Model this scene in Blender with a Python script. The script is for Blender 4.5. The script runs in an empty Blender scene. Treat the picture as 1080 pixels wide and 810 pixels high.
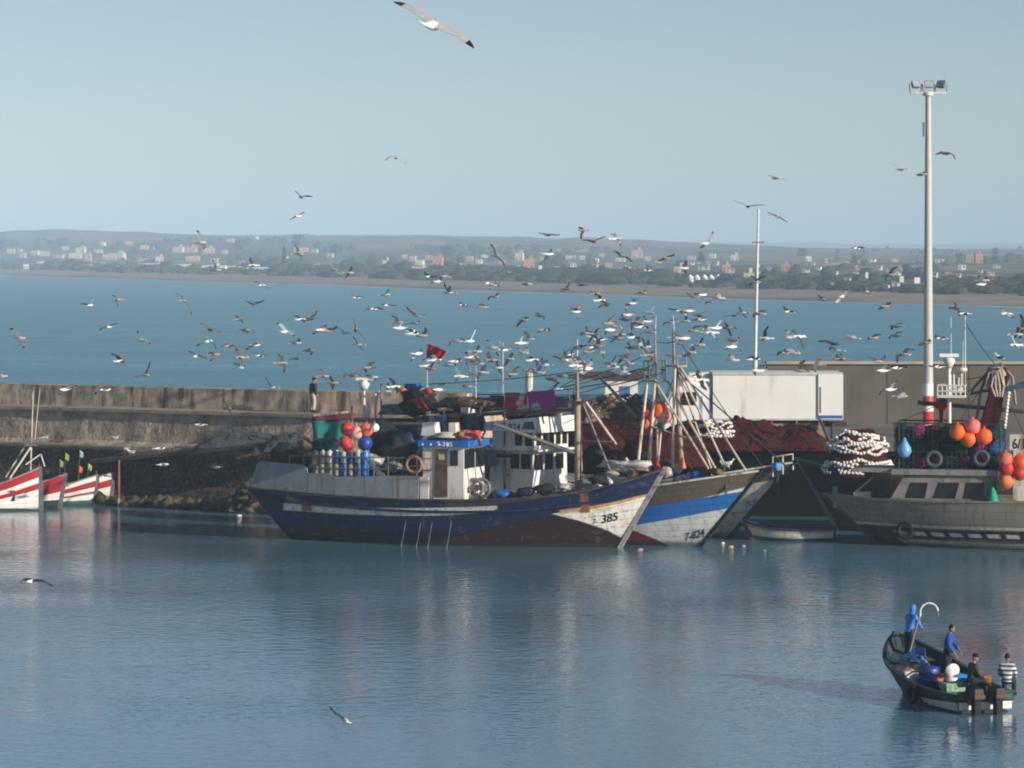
import bpy, bmesh, math, random
from mathutils import Vector, Matrix, noise
rnd = random.Random(7)
S = bpy.context.scene
C = S.collection
F, HC, CX, HY = 3613.0, 13.8, 540.0, 268.0      # focal length in photo pixels, eye height, principal column, horizon row
R = math.radians
def P(px, py, Y):                                # world point seen at photo pixel px,py at distance Y
    return Vector(((px-CX)*Y/F, Y, HC-(py-HY)*Y/F))
def tag(o, label=None, cat=None, group=None, kind=None):
    if label: o['label'] = label
    if cat: o['category'] = cat
    if group: o['group'] = group
    if kind: o['kind'] = kind
    return o
def thing(name, label, cat, loc=(0,0,0), rz=0.0, group=None):
    o = bpy.data.objects.new(name, None); C.objects.link(o)
    o.empty_display_size = 0.3
    o.location = loc; o.rotation_euler = (0,0,rz)
    return tag(o, label, cat, group)
def copy_tree(o, parent=None):
    c = o.copy(); C.objects.link(c)
    if parent is not None: c.parent = parent
    for ch in list(o.children): copy_tree(ch, c)
    return c
# ---------------------------------------------------------------- materials
class G:
    def __init__(s, name):
        s.m = bpy.data.materials.new(name); s.m.use_nodes = True
        s.t = s.m.node_tree; s.n = s.t.nodes; s.b = s.n['Principled BSDF']
    def put(s, sock, v):
        if hasattr(v, 'is_linked') or hasattr(v, 'links'): s.t.links.new(v, sock)
        else:
            if isinstance(v, (tuple, list)) and len(v) == 3 and sock.type == 'RGBA': v = (*v, 1)
            sock.default_value = v
    def math(s, op, a, b=0.0, c=None, clamp=False):
        n = s.n.new('ShaderNodeMath'); n.operation = op; n.use_clamp = clamp
        s.put(n.inputs[0], a); s.put(n.inputs[1], b)
        if c is not None: s.put(n.inputs[2], c)
        return n.outputs[0]
    def step(s, x, lo, hi):
        n = s.n.new('ShaderNodeMapRange'); n.interpolation_type = 'SMOOTHSTEP'
        s.put(n.inputs[0], x); n.inputs[1].default_value = lo; n.inputs[2].default_value = hi
        return n.outputs[0]
    def mix(s, f, a, b):
        n = s.n.new('ShaderNodeMix'); n.data_type = 'RGBA'
        s.put(n.inputs[0], f); s.put(n.inputs[6], a); s.put(n.inputs[7], b)
        return n.outputs[2]
    def coord(s, which='Object', scale=(1,1,1)):
        t = s.n.new('ShaderNodeTexCoord'); mp = s.n.new('ShaderNodeMapping')
        mp.inputs['Scale'].default_value = scale
        s.t.links.new(t.outputs[which], mp.inputs[0]); return mp.outputs[0]
    def world(s, scale=(1,1,1)):
        t = s.n.new('ShaderNodeNewGeometry'); mp = s.n.new('ShaderNodeMapping')
        mp.inputs['Scale'].default_value = scale
        s.t.links.new(t.outputs['Position'], mp.inputs[0]); return mp.outputs[0]
    def noise(s, vec, scale=1.0, detail=4.0, rough=0.55):
        n = s.n.new('ShaderNodeTexNoise'); s.put(n.inputs['Vector'], vec)
        n.inputs['Scale'].default_value = scale; n.inputs['Detail'].default_value = detail; n.inputs['Roughness'].default_value = rough
        return n.outputs['Fac']
    def sep(s, vec):
        n = s.n.new('ShaderNodeSeparateXYZ'); s.t.links.new(vec, n.inputs[0]); return n.outputs
    def bump(s, h, strength=0.3, dist=0.02):
        n = s.n.new('ShaderNodeBump'); n.inputs['Strength'].default_value = strength; n.inputs['Distance'].default_value = dist
        s.put(n.inputs['Height'], h); s.t.links.new(n.outputs[0], s.b.inputs['Normal'])
    def done(s, col=None, rough=None, metal=None, spec=None):
        if col is not None: s.put(s.b.inputs['Base Color'], col)
        if rough is not None: s.put(s.b.inputs['Roughness'], rough)
        if metal is not None: s.put(s.b.inputs['Metallic'], metal)
        if spec is not None: s.put(s.b.inputs['Specular IOR Level'], spec)
        return s.m
_mc = {}
def sc3(c, k): return tuple(min(1, x*k) for x in c)
def mat(name, col, rough=0.65, var=0.22, scale=2.5, dirt=None, dscale=1.2, damt=0.5, streak=False, bump=0.0, bscale=20, metal=0.0):
    if name in _mc: return _mc[name]
    g = G(name); v = g.coord()
    n = g.noise(v, scale, 5)
    c = g.mix(g.step(n, .3, .7), sc3(col, 1-var), sc3(col, 1+var))
    if dirt:
        dv = g.coord('Object', (1,1,.16)) if streak else v
        d = g.noise(dv, dscale*2, 6, .65)
        c = g.mix(g.step(d, .62-.25*damt, .78-.2*damt), c, dirt)
    if bump: g.bump(g.noise(v, bscale, 4), bump, .03)
    _mc[name] = g.done(c, rough, metal, .5 if rough<.42 and not name.startswith('cowl') else (0 if rough>=1 else .2))
    return _mc[name]
# ---------------------------------------------------------------- mesh builder
class MB:
    def __init__(s): s.v=[]; s.f=[]; s.m=[]; s.s=[]; s.k=0
    def add(s, vs, fs, smooth=False):
        o = len(s.v); s.v += [tuple(p) for p in vs]
        for f in fs:
            s.f.append([o+i for i in f]); s.m.append(s.k); s.s.append(smooth)
        return s
    def hexa(s, p):                 # 8 points: bottom 4 ccw, top 4 ccw
        return s.add(p, [(3,2,1,0),(4,5,6,7),(0,1,5,4),(1,2,6,5),(2,3,7,6),(3,0,4,7)])
    def box(s, c, d, rz=0.0, tx=1.0, ty=1.0, shx=0.0):
        hx,hy,hz = d[0]/2,d[1]/2,d[2]/2; ca,sa = math.cos(rz),math.sin(rz); out=[]
        for z,kx,ky,sh in ((-hz,1,1,0),(hz,tx,ty,shx)):
            for x,y in ((-hx,-hy),(hx,-hy),(hx,hy),(-hx,hy)):
                x,y = x*kx+sh,y*ky
                out.append((c[0]+x*ca-y*sa, c[1]+x*sa+y*ca, c[2]+z))
        return s.hexa(out)
    def tube(s, pts, r, n=8, caps=True):
        pts=[Vector(p) for p in pts]; m=len(pts)
        rs = r if isinstance(r,(list,tuple)) else [r]*m
        t0=(pts[1]-pts[0]).normalized(); a=Vector((0,0,1)) if abs(t0.z)<.9 else Vector((1,0,0))
        nx=t0.cross(a).normalized(); vs=[]
        for i,p in enumerate(pts):
            t=(pts[min(i+1,m-1)]-pts[max(i-1,0)])
            t = t.normalized() if t.length>1e-9 else t0
            nx=(nx-t*nx.dot(t)); nx = nx.normalized() if nx.length>1e-6 else t.orthogonal().normalized()
            ny=t.cross(nx)
            for k in range(n):
                an=2*math.pi*k/n; vs.append(p+(nx*math.cos(an)+ny*math.sin(an))*rs[i])
        fs=[(i*n+k,i*n+(k+1)%n,(i+1)*n+(k+1)%n,(i+1)*n+k) for i in range(m-1) for k in range(n)]
        s.add(vs,fs,True)
        if caps: s.add(vs[:n],[tuple(range(n-1,-1,-1))]); s.add(vs[-n:],[tuple(range(n))])
        return s
    def ell(s, c, r, nu=12, nv=8, rot=None, jit=0.0, seed=0):
        if not isinstance(r,(tuple,list)): r=(r,r,r)
        c=Vector(c); vs=[]
        for j in range(nv+1):
            th=math.pi*j/nv
            for i in range(nu):
                ph=2*math.pi*i/nu
                d=Vector((math.sin(th)*math.cos(ph),math.sin(th)*math.sin(ph),math.cos(th)))
                k=1+jit*noise.noise(d*1.7+Vector((seed,seed*2.3,0))) if jit else 1
                p=Vector((d.x*r[0],d.y*r[1],d.z*r[2]))*k
                if rot is not None: p=rot@p
                vs.append(c+p)
        fs=[(j*nu+i,(j+1)*nu+i,(j+1)*nu+(i+1)%nu,j*nu+(i+1)%nu) for j in range(nv) for i in range(nu)]
        return s.add(vs,fs,True)
    def torus(s, c, R_, r, axis=(0,1,0), n=20, k=8):
        ax=Vector(axis).normalized(); u=ax.orthogonal().normalized(); w=ax.cross(u); c=Vector(c); vs=[]
        for i in range(n):
            a=2*math.pi*i/n; d=u*math.cos(a)+w*math.sin(a)
            for j in range(k):
                b=2*math.pi*j/k; vs.append(c+d*(R_+r*math.cos(b))+ax*(r*math.sin(b)))
        return s.add(vs,[(i*k+j,((i+1)%n)*k+j,((i+1)%n)*k+(j+1)%k,i*k+(j+1)%k) for i in range(n) for j in range(k)],True)
    def prism(s, poly, off):
        off=Vector(off); a=[Vector(p) for p in poly]; n=len(a)
        s.add(a+[p+off for p in a],[tuple(range(n-1,-1,-1)),tuple(range(n,2*n))]+[(i,(i+1)%n,n+(i+1)%n,n+i) for i in range(n)])
        return s
    def lathe(s, c, prof, n=16, axis=None):
        c=Vector(c); vs=[]
        q = axis if axis is not None else Matrix.Identity(3)
        for r,z in prof:
            for k in range(n):
                a=2*math.pi*k/n; vs.append(c+q@Vector((r*math.cos(a),r*math.sin(a),z)))
        m=len(prof)
        s.add(vs,[(i*n+k,i*n+(k+1)%n,(i+1)*n+(k+1)%n,(i+1)*n+k) for i in range(m-1) for k in range(n)],True)
        return s
    def cloth(s, a, b, c, d, nu=10, nv=8, amp=.05, seed=0, th=.015):   # thin hanging sheet between corners a(tl) b(tr) c(br) d(bl)
        a,b,c,d=map(Vector,(a,b,c,d)); nrm=(b-a).cross(d-a).normalized(); fr=[]; bk=[]
        for j in range(nv+1):
            for i in range(nu+1):
                u=i/nu; v=j/nv; p=a*(1-u)*(1-v)+b*u*(1-v)+c*u*v+d*(1-u)*v
                w=amp*(.4+v)*(math.sin(u*11+seed*3.1+v*2)+.7*noise.noise(Vector((u*5,v*3,seed))))
                fr.append(p+nrm*(w+th)); bk.append(p+nrm*(w-th))
        W=nu+1; N=len(fr)
        fs=[(j*W+i,j*W+i+1,(j+1)*W+i+1,(j+1)*W+i) for j in range(nv) for i in range(nu)]
        fs+=[tuple(N+q for q in reversed(f)) for f in fs]
        rim=[i for i in range(W)]+[j*W+nu for j in range(1,nv+1)]+[nv*W+i for i in range(nu-1,-1,-1)]+[j*W for j in range(nv-1,0,-1)]
        for x,y in zip(rim,rim[1:]+rim[:1]): fs.append((y,x,N+x,N+y))
        return s.add(fr+bk,fs,True)
    def heap(s, c, sx, sy, h, seed=0, n=28, rough=.25, fr=2.2, rz=0.0, p=2.0, sink=.12):
        ca,sa=math.cos(rz),math.sin(rz); vs=[]; M_=n
        for j in range(M_+1):
            rr=j/M_
            for i in range(40):
                a=2*math.pi*i/40; ex=abs(math.cos(a))**.8*(1 if math.cos(a)>0 else -1); ey=abs(math.sin(a))**.8*(1 if math.sin(a)>0 else -1)
                x=rr*ex*sx; y=rr*ey*sy
                q=Vector((x*fr/2,y*fr/2,seed*7.7)); nz=noise.fractal(q,1.0,2.0,4)
                z=h*(1-rr**p)*(1+rough*nz*1.6)+(rough*.25*noise.noise(q*4)*h if rr<.98 else 0)
                if rr>.97: z=-sink
                k=1+.18*noise.noise(Vector((math.cos(a)*1.4,math.sin(a)*1.4,seed)))
                x*=k; y*=k
                vs.append((c[0]+x*ca-y*sa,c[1]+x*sa+y*ca,c[2]+z))
        return s.add(vs,[(j*40+i,(j+1)*40+i,(j+1)*40+(i+1)%40,j*40+(i+1)%40) for j in range(M_) for i in range(40)],True)
    def folds(s, sx, sy, h, seed, n=26, p=2.0, r=.05):
        rr=random.Random(seed*13+1)
        for i in range(n):
            a=rr.uniform(0,6.28); q=rr.uniform(.1,.85); x=q*math.cos(a)*sx; y=q*math.sin(a)*sy; d=rr.uniform(-.7,.7)+(math.pi if rr.random()<.5 else 0); pts=[]
            for k in range(7):
                e=min(1.0,math.hypot(x/sx,y/sy)); pts.append((x,y,max(.02,h*(1-e**p)*(1+.12*math.sin(k+i))+.03)))
                d+=rr.uniform(-.6,.6); x+=.24*math.cos(d)*sx/2; y+=.24*math.sin(d)*sy/2
            s.tube(pts,[r*rr.uniform(.6,1.3)]*7,5)
        return s
    def mesh(s, name, mats):
        me=bpy.data.meshes.new(name); me.from_pydata(s.v,[],s.f)
        for m in (mats if isinstance(mats,(list,tuple)) else [mats]): me.materials.append(m)
        me.polygons.foreach_set('material_index',s.m); me.polygons.foreach_set('use_smooth',s.s)
        me.update(); return me
    def build(s, name, mats, parent=None):
        o=bpy.data.objects.new(name,s.mesh(name,mats)); C.objects.link(o)
        if parent is not None: o.parent=parent
        return o
def text_verts(txt):
    cu=bpy.data.curves.new('t','FONT'); cu.body=txt; cu.resolution_u=3; cu.offset=.022
    o=bpy.data.objects.new('t',cu); C.objects.link(o)
    bpy.context.view_layer.update()
    me=bpy.data.meshes.new_from_object(o.evaluated_get(bpy.context.evaluated_depsgraph_get()))
    vs=[v.co.copy() for v in me.vertices]; fs=[tuple(p.vertices) for p in me.polygons]
    bpy.data.objects.remove(o); bpy.data.curves.remove(cu); bpy.data.meshes.remove(me)
    return vs,fs
# ---------------------------------------------------------------- camera, light, sky
cam=bpy.data.cameras.new('camera'); co=bpy.data.objects.new('camera',cam); C.objects.link(co)
co.location=(0,0,HC); co.rotation_euler=(R(90),0,0)
cam.sensor_width=36; cam.lens=36*F/1080; cam.shift_y=-(405-HY)/1080
cam.clip_start=1; cam.clip_end=60000; S.camera=co
SUN_DIR=Vector((.82,-.56,.30)).normalized()
EL=math.asin(SUN_DIR.z); AZ=math.atan2(SUN_DIR.x,SUN_DIR.y)
w=bpy.data.worlds.new('World'); S.world=w; w.use_nodes=True
wt=w.node_tree; sky=wt.nodes.new('ShaderNodeTexSky'); sky.sky_type='NISHITA'; sky.sun_disc=False
sky.sun_elevation=EL; sky.sun_rotation=AZ; sky.air_density=.7; sky.dust_density=.2; sky.ozone_density=2.0; sky.altitude=0
tint=wt.nodes.new('ShaderNodeMix'); tint.data_type='RGBA'; tint.blend_type='MULTIPLY'; tint.inputs[0].default_value=1; tint.inputs[7].default_value=(.575,.515,.480,1)
wt.links.new(sky.outputs[0],tint.inputs[6]); wt.links.new(tint.outputs[2],wt.nodes['Background'].inputs[0]); wt.nodes['Background'].inputs[1].default_value=SKY_STR if 'SKY_STR' in globals() else .10
sl=bpy.data.lights.new('sun','SUN'); sl.energy=3.45; sl.angle=R(.5); sl.color=(1,.89,.74)
so=bpy.data.objects.new('sun',sl); C.objects.link(so); so.rotation_euler=(-SUN_DIR).to_track_quat('-Z','Y').to_euler(); so.location=(60,-40,60)
S.view_settings.view_transform='Standard'; S.view_settings.look='None'; S.view_settings.gamma=1; S.view_settings.exposure=0.88
S.render.engine='CYCLES'
S.cycles.use_denoising=True
S.cycles.max_bounces=6; S.cycles.volume_bounces=3
S.cycles.pixel_filter_type='BLACKMAN_HARRIS'; S.cycles.filter_width=2.0
# ================================================================ water
def water_mat(name, deep, scl, strength, rough, spec=.5, ior=1.33, dist=.35):
    g=G(name)
    v=g.world((1.0*scl,1.1*scl,1)); v2=g.world((2.6*scl,3.0*scl,1)); v3=g.world((.05,.09,1) if scl>.8 else (.012,.05,1))
    n1=g.noise(v,1.0,3,.5); n2=g.noise(v2,1.0,3,.5); big=g.noise(v3,1.0,2,.5)
    patch=g.step(big,.3,.75)
    h=g.math('ADD',g.math('MULTIPLY',n1,1.0),g.math('MULTIPLY',n2,.45))
    h=g.math('MULTIPLY',h,g.math('ADD',g.math('MULTIPLY',patch,.8),.5))
    g.bump(h,strength,dist)
    c=g.mix(patch,sc3(deep,.85),sc3(deep,1.4))
    if scl<.8: c=g.mix(g.step(g.noise(g.world((.16,.5,1)),1.0,4,.6),.35,.65),sc3(deep,.82),c)
    g.b.inputs['IOR'].default_value=ior
    return g.done(c,rough,None,spec)
hw=MB(); hw.add([(-1500,-200,0),(1500,-200,0),(1500,196,0),(-1500,196,0)],[(0,1,2,3)])
tag(hw.build('harbour_water',water_mat('harbour_water',(.085,.195,.265),1.5,.8,.03,.5,3.3,.042)),kind='structure')
sw=MB(); sw.add([(-12000,196,0),(12000,196,0),(12000,14000,0),(-12000,14000,0)],[(0,1,2,3)])
tag(sw.build('sea_water',water_mat('sea_water',(.105,.295,.385),.55,.8,.3,.012,1.33)),kind='structure')
# ================================================================ far coast
CD=Vector((.949,.315)); C0=Vector((0,1246))
def inland(x,y):
    d=(x-C0.x)*CD.x+(y-C0.y)*CD.y
    return d+18*noise.noise(Vector((x*.004,y*.004,3)))
def sstep(a,b,x):
    t=max(0,min(1,(x-a)/(b-a))); return t*t*(3-2*t)
def lerp_tab(tab,x):
    if x<=tab[0][0]: return tab[0][1]
    for (a,b),(c,d) in zip(tab,tab[1:]):
        if x<=c: return b+(d-b)*(x-a)/(c-a)
    return tab[-1][1]
SHORE=[(-60,-3),(0,0),(60,2.2),(150,4.2),(240,5.0),(430,7.0),(900,11),(2500,16)]
RIDGE=[(-200,48),(0,45),(300,40),(540,37),(760,28),(900,23),(1080,21),(1300,21)]
def ground_z(x,y):
    d=inland(x,y); px=CX+x*F/y
    h=lerp_tab(SHORE,d)
    r=lerp_tab(RIDGE,px)+5*noise.noise(Vector((px*.006,1.3,0)))+2.0*noise.noise(Vector((px*.03,5,0)))
    t=sstep(2300,4600,y)*sstep(30,500,d)
    h=h*(1-t)+r*t
    if d>100: h+=1.2*noise.fractal(Vector((x*.004,y*.002,9)),1,2,3)*min(1,(d-100)/200)
    return h
tm=MB(); cols=[-140+ i*14 for i in range(100)]
rows=[800*(1.0165**i) for i in range(118)]
vs=[]
for Y in rows:
    for px in cols:
        x=(px-CX)*Y/F; z=ground_z(x,Y)
        if Y>4700: z-= (Y-4700)*.03
        vs.append((x,Y,z))
W_=len(cols)
tm.add(vs,[(j*W_+i,j*W_+i+1,(j+1)*W_+i+1,(j+1)*W_+i) for j in range(len(rows)-1) for i in range(W_-1)],True)
def land_mat():
    g=G('coast_land'); v=g.world()
    x,y,z=g.sep(v)[0:3]
    dd=g.math('ADD',g.math('MULTIPLY',x,CD.x),g.math('MULTIPLY',g.math('SUBTRACT',y,C0.y),CD.y))
    dd=g.math('ADD',dd,g.math('MULTIPLY',g.math('SUBTRACT',g.noise(v,.012,4),.5),50))
    f1=g.noise(g.world((1,.25,1)),.006,3); f2=g.noise(g.world((1,.35,1)),.02,4)
    field=g.mix(g.step(f1,.42,.55),(.06,.085,.035),(.20,.165,.10))
    field=g.mix(g.step(f2,.5,.62),field,(.035,.055,.028))
    sand=g.mix(g.step(g.noise(v,.05,4),.35,.65),(.26,.20,.15),(.36,.28,.20))
    wet=g.mix(g.step(dd,2,25),(.14,.115,.095),sand)
    c=g.mix(g.step(dd,95,130),wet,field)
    return g.done(c,.95,spec=.1)
tag(tm.build('coast_terrain',land_mat()),kind='structure')
# surf line along the beach
sf=MB(); pts=[]
for i in range(260):
    t=-900+ i*9.0; p=C0+Vector((.315,-.949))*t*-1
    lo,hi=-40,60
    for _ in range(22):
        m_=(lo+hi)/2
        q=p+CD*m_
        if inland(q.x,q.y)>0: hi=m_
        else: lo=m_
    q=p+CD*lo; pts.append((q,3+5*abs(noise.noise(Vector((t*.02,0,0))))))
vs=[]
for q,wd in pts: vs+= [(q.x-CD.x*wd,q.y-CD.y*wd,.06),(q.x+CD.x*.6,q.y+CD.y*.6,.10)]
sf.add(vs,[(2*i,2*i+1,2*i+3,2*i+2) for i in range(len(pts)-1)])
tag(sf.build('surf',mat('surf_foam',(.55,.58,.6),.8,.3,.05)),kind='structure')
# distant ridge
fh=MB(); vs=[]; RID2=[(-300,66),(0,62),(200,60),(450,58),(540,52),(760,46),(900,42),(1080,40),(1400,40)]
for j,(Y,k) in enumerate(((6500,0),(7600,.7),(8800,1.0),(9800,.6),(11000,0))):
    for i in range(120):
        px=-160+i*12; x=(px-CX)*Y/F
        h=lerp_tab(RID2,px)+6*noise.fractal(Vector((px*.008,2.2,4)),1,2,3)+2.5*noise.noise(Vector((px*.06,8,0)))
        vs.append((x,Y,-8+(h+8)*k))
fh.add(vs,[(j*120+i,j*120+i+1,(j+1)*120+i+1,(j+1)*120+i) for j in range(4) for i in range(119)],True)
tag(fh.build('distant_hills',mat('distant_hills',(.12,.13,.08),.95,.3,.003)),kind='structure')
# haze: the air over the bay
hz=MB(); hz.hexa([(-3200,-120,-9),(3200,-120,-9),(3200,12500,-9),(-3200,12500,-9),(-3200,-120,150),(3200,-120,150),(3200,12500,150),(-3200,12500,150)])
hm=bpy.data.materials.new('haze'); hm.use_nodes=True; nt=hm.node_tree; nt.nodes.remove(nt.nodes['Principled BSDF'])
pv=nt.nodes.new('ShaderNodeVolumePrincipled'); pv.inputs['Color'].default_value=(.58,.78,.98,1); pv.inputs['Density'].default_value=HAZE if 'HAZE' in globals() else 2.3e-4
pv.inputs['Anisotropy'].default_value=-.3
nt.links.new(pv.outputs[0],nt.nodes['Material Output'].inputs['Volume'])
tag(hz.build('haze',hm),kind='stuff')
# ================================================================ hulls
def interp(tab,u):
    for i in range(len(tab)-1):
        if u<=tab[i+1][0] or i==len(tab)-2:
            (a,b),(c,d)=tab[i],tab[i+1]; t=(u-a)/(c-a)
            m0=(tab[i+1][1]-tab[i-1][1])/(tab[i+1][0]-tab[i-1][0])*(c-a) if i>0 else d-b
            m1=(tab[i+2][1]-b)/(tab[i+2][0]-a)*(c-a) if i<len(tab)-2 else d-b
            return (2*t**3-3*t*t+1)*b+(t**3-2*t*t+t)*m0+(-2*t**3+3*t*t)*d+(t**3-t*t)*m1
class Hull:
    """A wooden boat: local x runs to the bow, y to port, z up, z=0 the waterline."""
    def __init__(s, O, deg, foot, tip, sfoot, stip, B, sheer, side, stern=.62, wl=(.55,.9,.35), pb=2.3, rake_p=1.0, draft=-.35, vp=.75, mid=.45):
        s.O=Vector((O[0],O[1],0)); s.rz=R(deg); s.a=Vector((math.cos(s.rz),math.sin(s.rz),0)); s.n=Vector((-math.sin(s.rz),math.cos(s.rz),0))
        s.foot,s.tip,s.sfoot,s.stip,s.B,s.sheer,s.side,s.stern,s.wl,s.pb,s.rp,s.draft,s.vp,s.mid=foot,tip,sfoot,stip,B,sheer,side,stern,wl,pb,rake_p,draft,vp,mid
    def S(s,u): return interp(s.sheer,u)
    def plan(s,u):
        if u>s.mid: return s.B/2*max(0,1-((u-s.mid)/(1-s.mid))**s.pb)
        return s.B/2*(s.stern+(1-s.stern)*math.sin(math.pi/2*u/s.mid))
    def pt(s,u,v,inset=0.0):
        vv=max(v,0)
        z=v*s.S(u) if v>=0 else v*2.2
        xb=s.foot+(s.tip-s.foot)*(vv**s.rp) + (v*1.2 if v<0 else 0); xs=s.sfoot+(s.stip-s.sfoot)*vv - (v*1.2 if v<0 else 0)
        x=xs*(1-u)+xb*u
        w=s.wl[0]+(s.wl[1]-s.wl[0])*min(1,u/s.mid) if u<s.mid else s.wl[1]+(s.wl[2]-s.wl[1])*((u-s.mid)/(1-s.mid))
        k=w+(1-w)*(vv**s.vp) if v>=0 else w*(1+v*1.6)
        return x, max(0,s.plan(u)*k-inset), z
    def local(s,px,py,y):            # local x,z of the point seen at a photo pixel, at local y
        k=(px-CX)/F
        x=(k*(s.O.y+s.n.y*y)-s.O.x-s.n.x*y)/(s.a.x-k*s.a.y)
        Y=s.O.y+s.a.y*x+s.n.y*y
        return Vector((x,y,HC-(py-HY)*Y/F))
    def proj(s,p):
        q=s.O+s.a*p[0]+s.n*p[1]; return CX+q.x*F/q.y, HY+(HC-p[2])*F/q.y
    def uv(s,px,py):                 # hull coordinates of the near side at a photo pixel
        best=None
        for i in range(61):
            for j in range(-2,25):
                u,v=i/60,j/20; x,y,z=s.pt(u,v); a,b=s.proj((x,s.side*y,z)); e=(a-px)**2+(b-py)**2
                if best is None or e<best[0]: best=(e,u,v)
        _,u,v=best; h=1/60
        for _ in range(30):
            for du,dv in ((h,0),(-h,0),(0,h),(0,-h)):
                x,y,z=s.pt(min(1.05,u+du),v+dv); a,b=s.proj((x,s.side*y,z)); e=(a-px)**2+(b-py)**2
                if e<best[0]: best=(e,u+du,v+dv)
            if (best[1],best[2])==(u,v): h/=2
            _,u,v=best
        return u,v
    def yat(s,x,z):
        u=(x-s.sfoot)/(s.foot-s.sfoot)
        for _ in range(12):
            u=max(0,min(1,u)); v=z/s.S(u); xx,y,_z=s.pt(u,v); u+=(x-xx)/(s.tip-s.stip)
        return y
    def build(s, root, paint, deckm, railm, bul=.7, nu=72, nv=16, name='hull', dvs=(-.28,-.14), thick=.10):
        vl=list(dvs)+[i/nv for i in range(nv+1)]; m=MB(); uvs=[]
        n=len(vl); vs=[]
        for sd in (-1,1):
            for i in range(nu+1):
                for v in vl:
                    x,y,z=s.pt(i/nu,v); vs.append((x,sd*y,z)); uvs.append((i/nu,v))
        N=(nu+1)*n; fs=[]
        for i in range(nu):
            for j in range(n-1):
                q=(i*n+j,(i+1)*n+j,(i+1)*n+j+1,i*n+j+1); fs.append(q); fs.append(tuple(N+k for k in reversed(q)))
        for j in range(n-1): fs.append((j,j+1,N+j+1,N+j))                         # transom
        m.add(vs,fs,True)
        for k in range(len(m.f)-(n-1),len(m.f)): m.s[k]=False
        # inside of the bulwark
        iv=[]
        for sd in (-1,1):
            for i in range(nu+1):
                u=i/nu; S_=s.S(u); vd=max(.15,1-bul/S_)
                uu=.012+u*.976
                for v in (1.0,vd):
                    x,y,z=s.pt(uu,v,thick); iv.append((x,sd*y,z)); uvs.append((u,2.0))
        o=len(m.v); M2=(nu+1)*2; fs=[]
        for i in range(nu):
            q=(i*2,(i+1)*2,(i+1)*2+1,i*2+1); fs.append(tuple(reversed(q))); fs.append(tuple(M2+k for k in q))
        fs.append((0,1,M2+1,M2))
        m.add(iv,fs,True)
        ob=m.build(name,[paint],root)
        ul=ob.data.uv_layers.new(name='hull')
        for lp in ob.data.loops: ul.data[lp.index].uv=uvs[lp.vertex_index]
        d=MB(); dv=[]
        for i in range(nu+1):
            u=i/nu; uu=.012+u*.976; S_=s.S(u); vd=max(.15,1-bul/S_)+.02
            x,y,z=s.pt(uu,vd,thick-.02); dv+=[(x,-y,z),(x,y,z)]
        d.add(dv,[(2*i,2*i+2,2*i+3,2*i+1) for i in range(nu)]); d.build('deck',deckm,root)
        for sd in (-1,1):
            r=MB(); pv=[]
            for i in range(nu+1):
                x,y,z=s.pt(i/nu,1.0); x2,y2,z2=s.pt(.008+i/nu*.984,1.0,thick+.04)
                pv+=[(x,sd*(y+.04),z-.03),(x2,sd*y2,z-.03),(x2,sd*y2,z+.05),(x,sd*(y+.04),z+.05)]
            r.add(pv,[(4*i+a,4*i+b,4*i+4+b,4*i+4+a) for i in range(nu) for a,b in ((0,1),(1,2),(2,3),(3,0))]); r.build('cap_rail',railm,root)
        st=MB(); ps=[]
        for k in range(14):
            v=-.2+1.23*k/13; x,y,z=s.pt(1.0,v); ps.append((x,0,z))
        for p,q in zip(ps,ps[1:]):
            h=.09*getattr(s,'stemk',1); st.hexa([(p[0]-.16,-h,p[2]),(p[0]+.07,-h*.7,p[2]),(p[0]+.07,h*.7,p[2]),(p[0]-.16,h,p[2]),(q[0]-.16,-h,q[2]),(q[0]+.07,-h*.7,q[2]),(q[0]+.07,h*.7,q[2]),(q[0]-.16,h,q[2])])
        st.build('stem_post',s.stemm if hasattr(s,'stemm') else railm,root)
        return ob
    def rub(s, root, m, v0, r=.06, u0=.0, u1=.98, name='rubbing_strake'):
        for sd in (-1,1):
            b=MB(); b.tube([(lambda q:(q[0],sd*(q[1]+r*.3),q[2]))(s.pt(u0+(u1-u0)*i/40,v0(u0+(u1-u0)*i/40) if callable(v0) else v0)) for i in range(41)],r,6); b.build(name,m,root)
    def text(s, root, txt, p0, p1, hpx, m, name='registration_number', only=None):
        """lettering on the near side, baseline from pixel p0 to p1, hpx tall"""
        vs,fs=text_verts(txt); x0=min(v.x for v in vs); x1=max(v.x for v in vs)
        yb=lambda px,py:s.local(px,py,s.side*s.B*.25)
        out=[]
        for v in vs:
            t=(v.x-x0)/(x1-x0); px=p0[0]+(p1[0]-p0[0])*t+v.y*hpx*.10; py=p0[1]+(p1[1]-p0[1])*t-v.y/.7*hpx
            y=s.B*.25
            for _ in range(6):
                q=s.local(px,py,s.side*y); y=s.yat(q.x,q.z)
            out.append((q.x,s.side*(y+.018),q.z))
        b=MB(); b.add(out,fs); return b.build(name,m,root)
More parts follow.
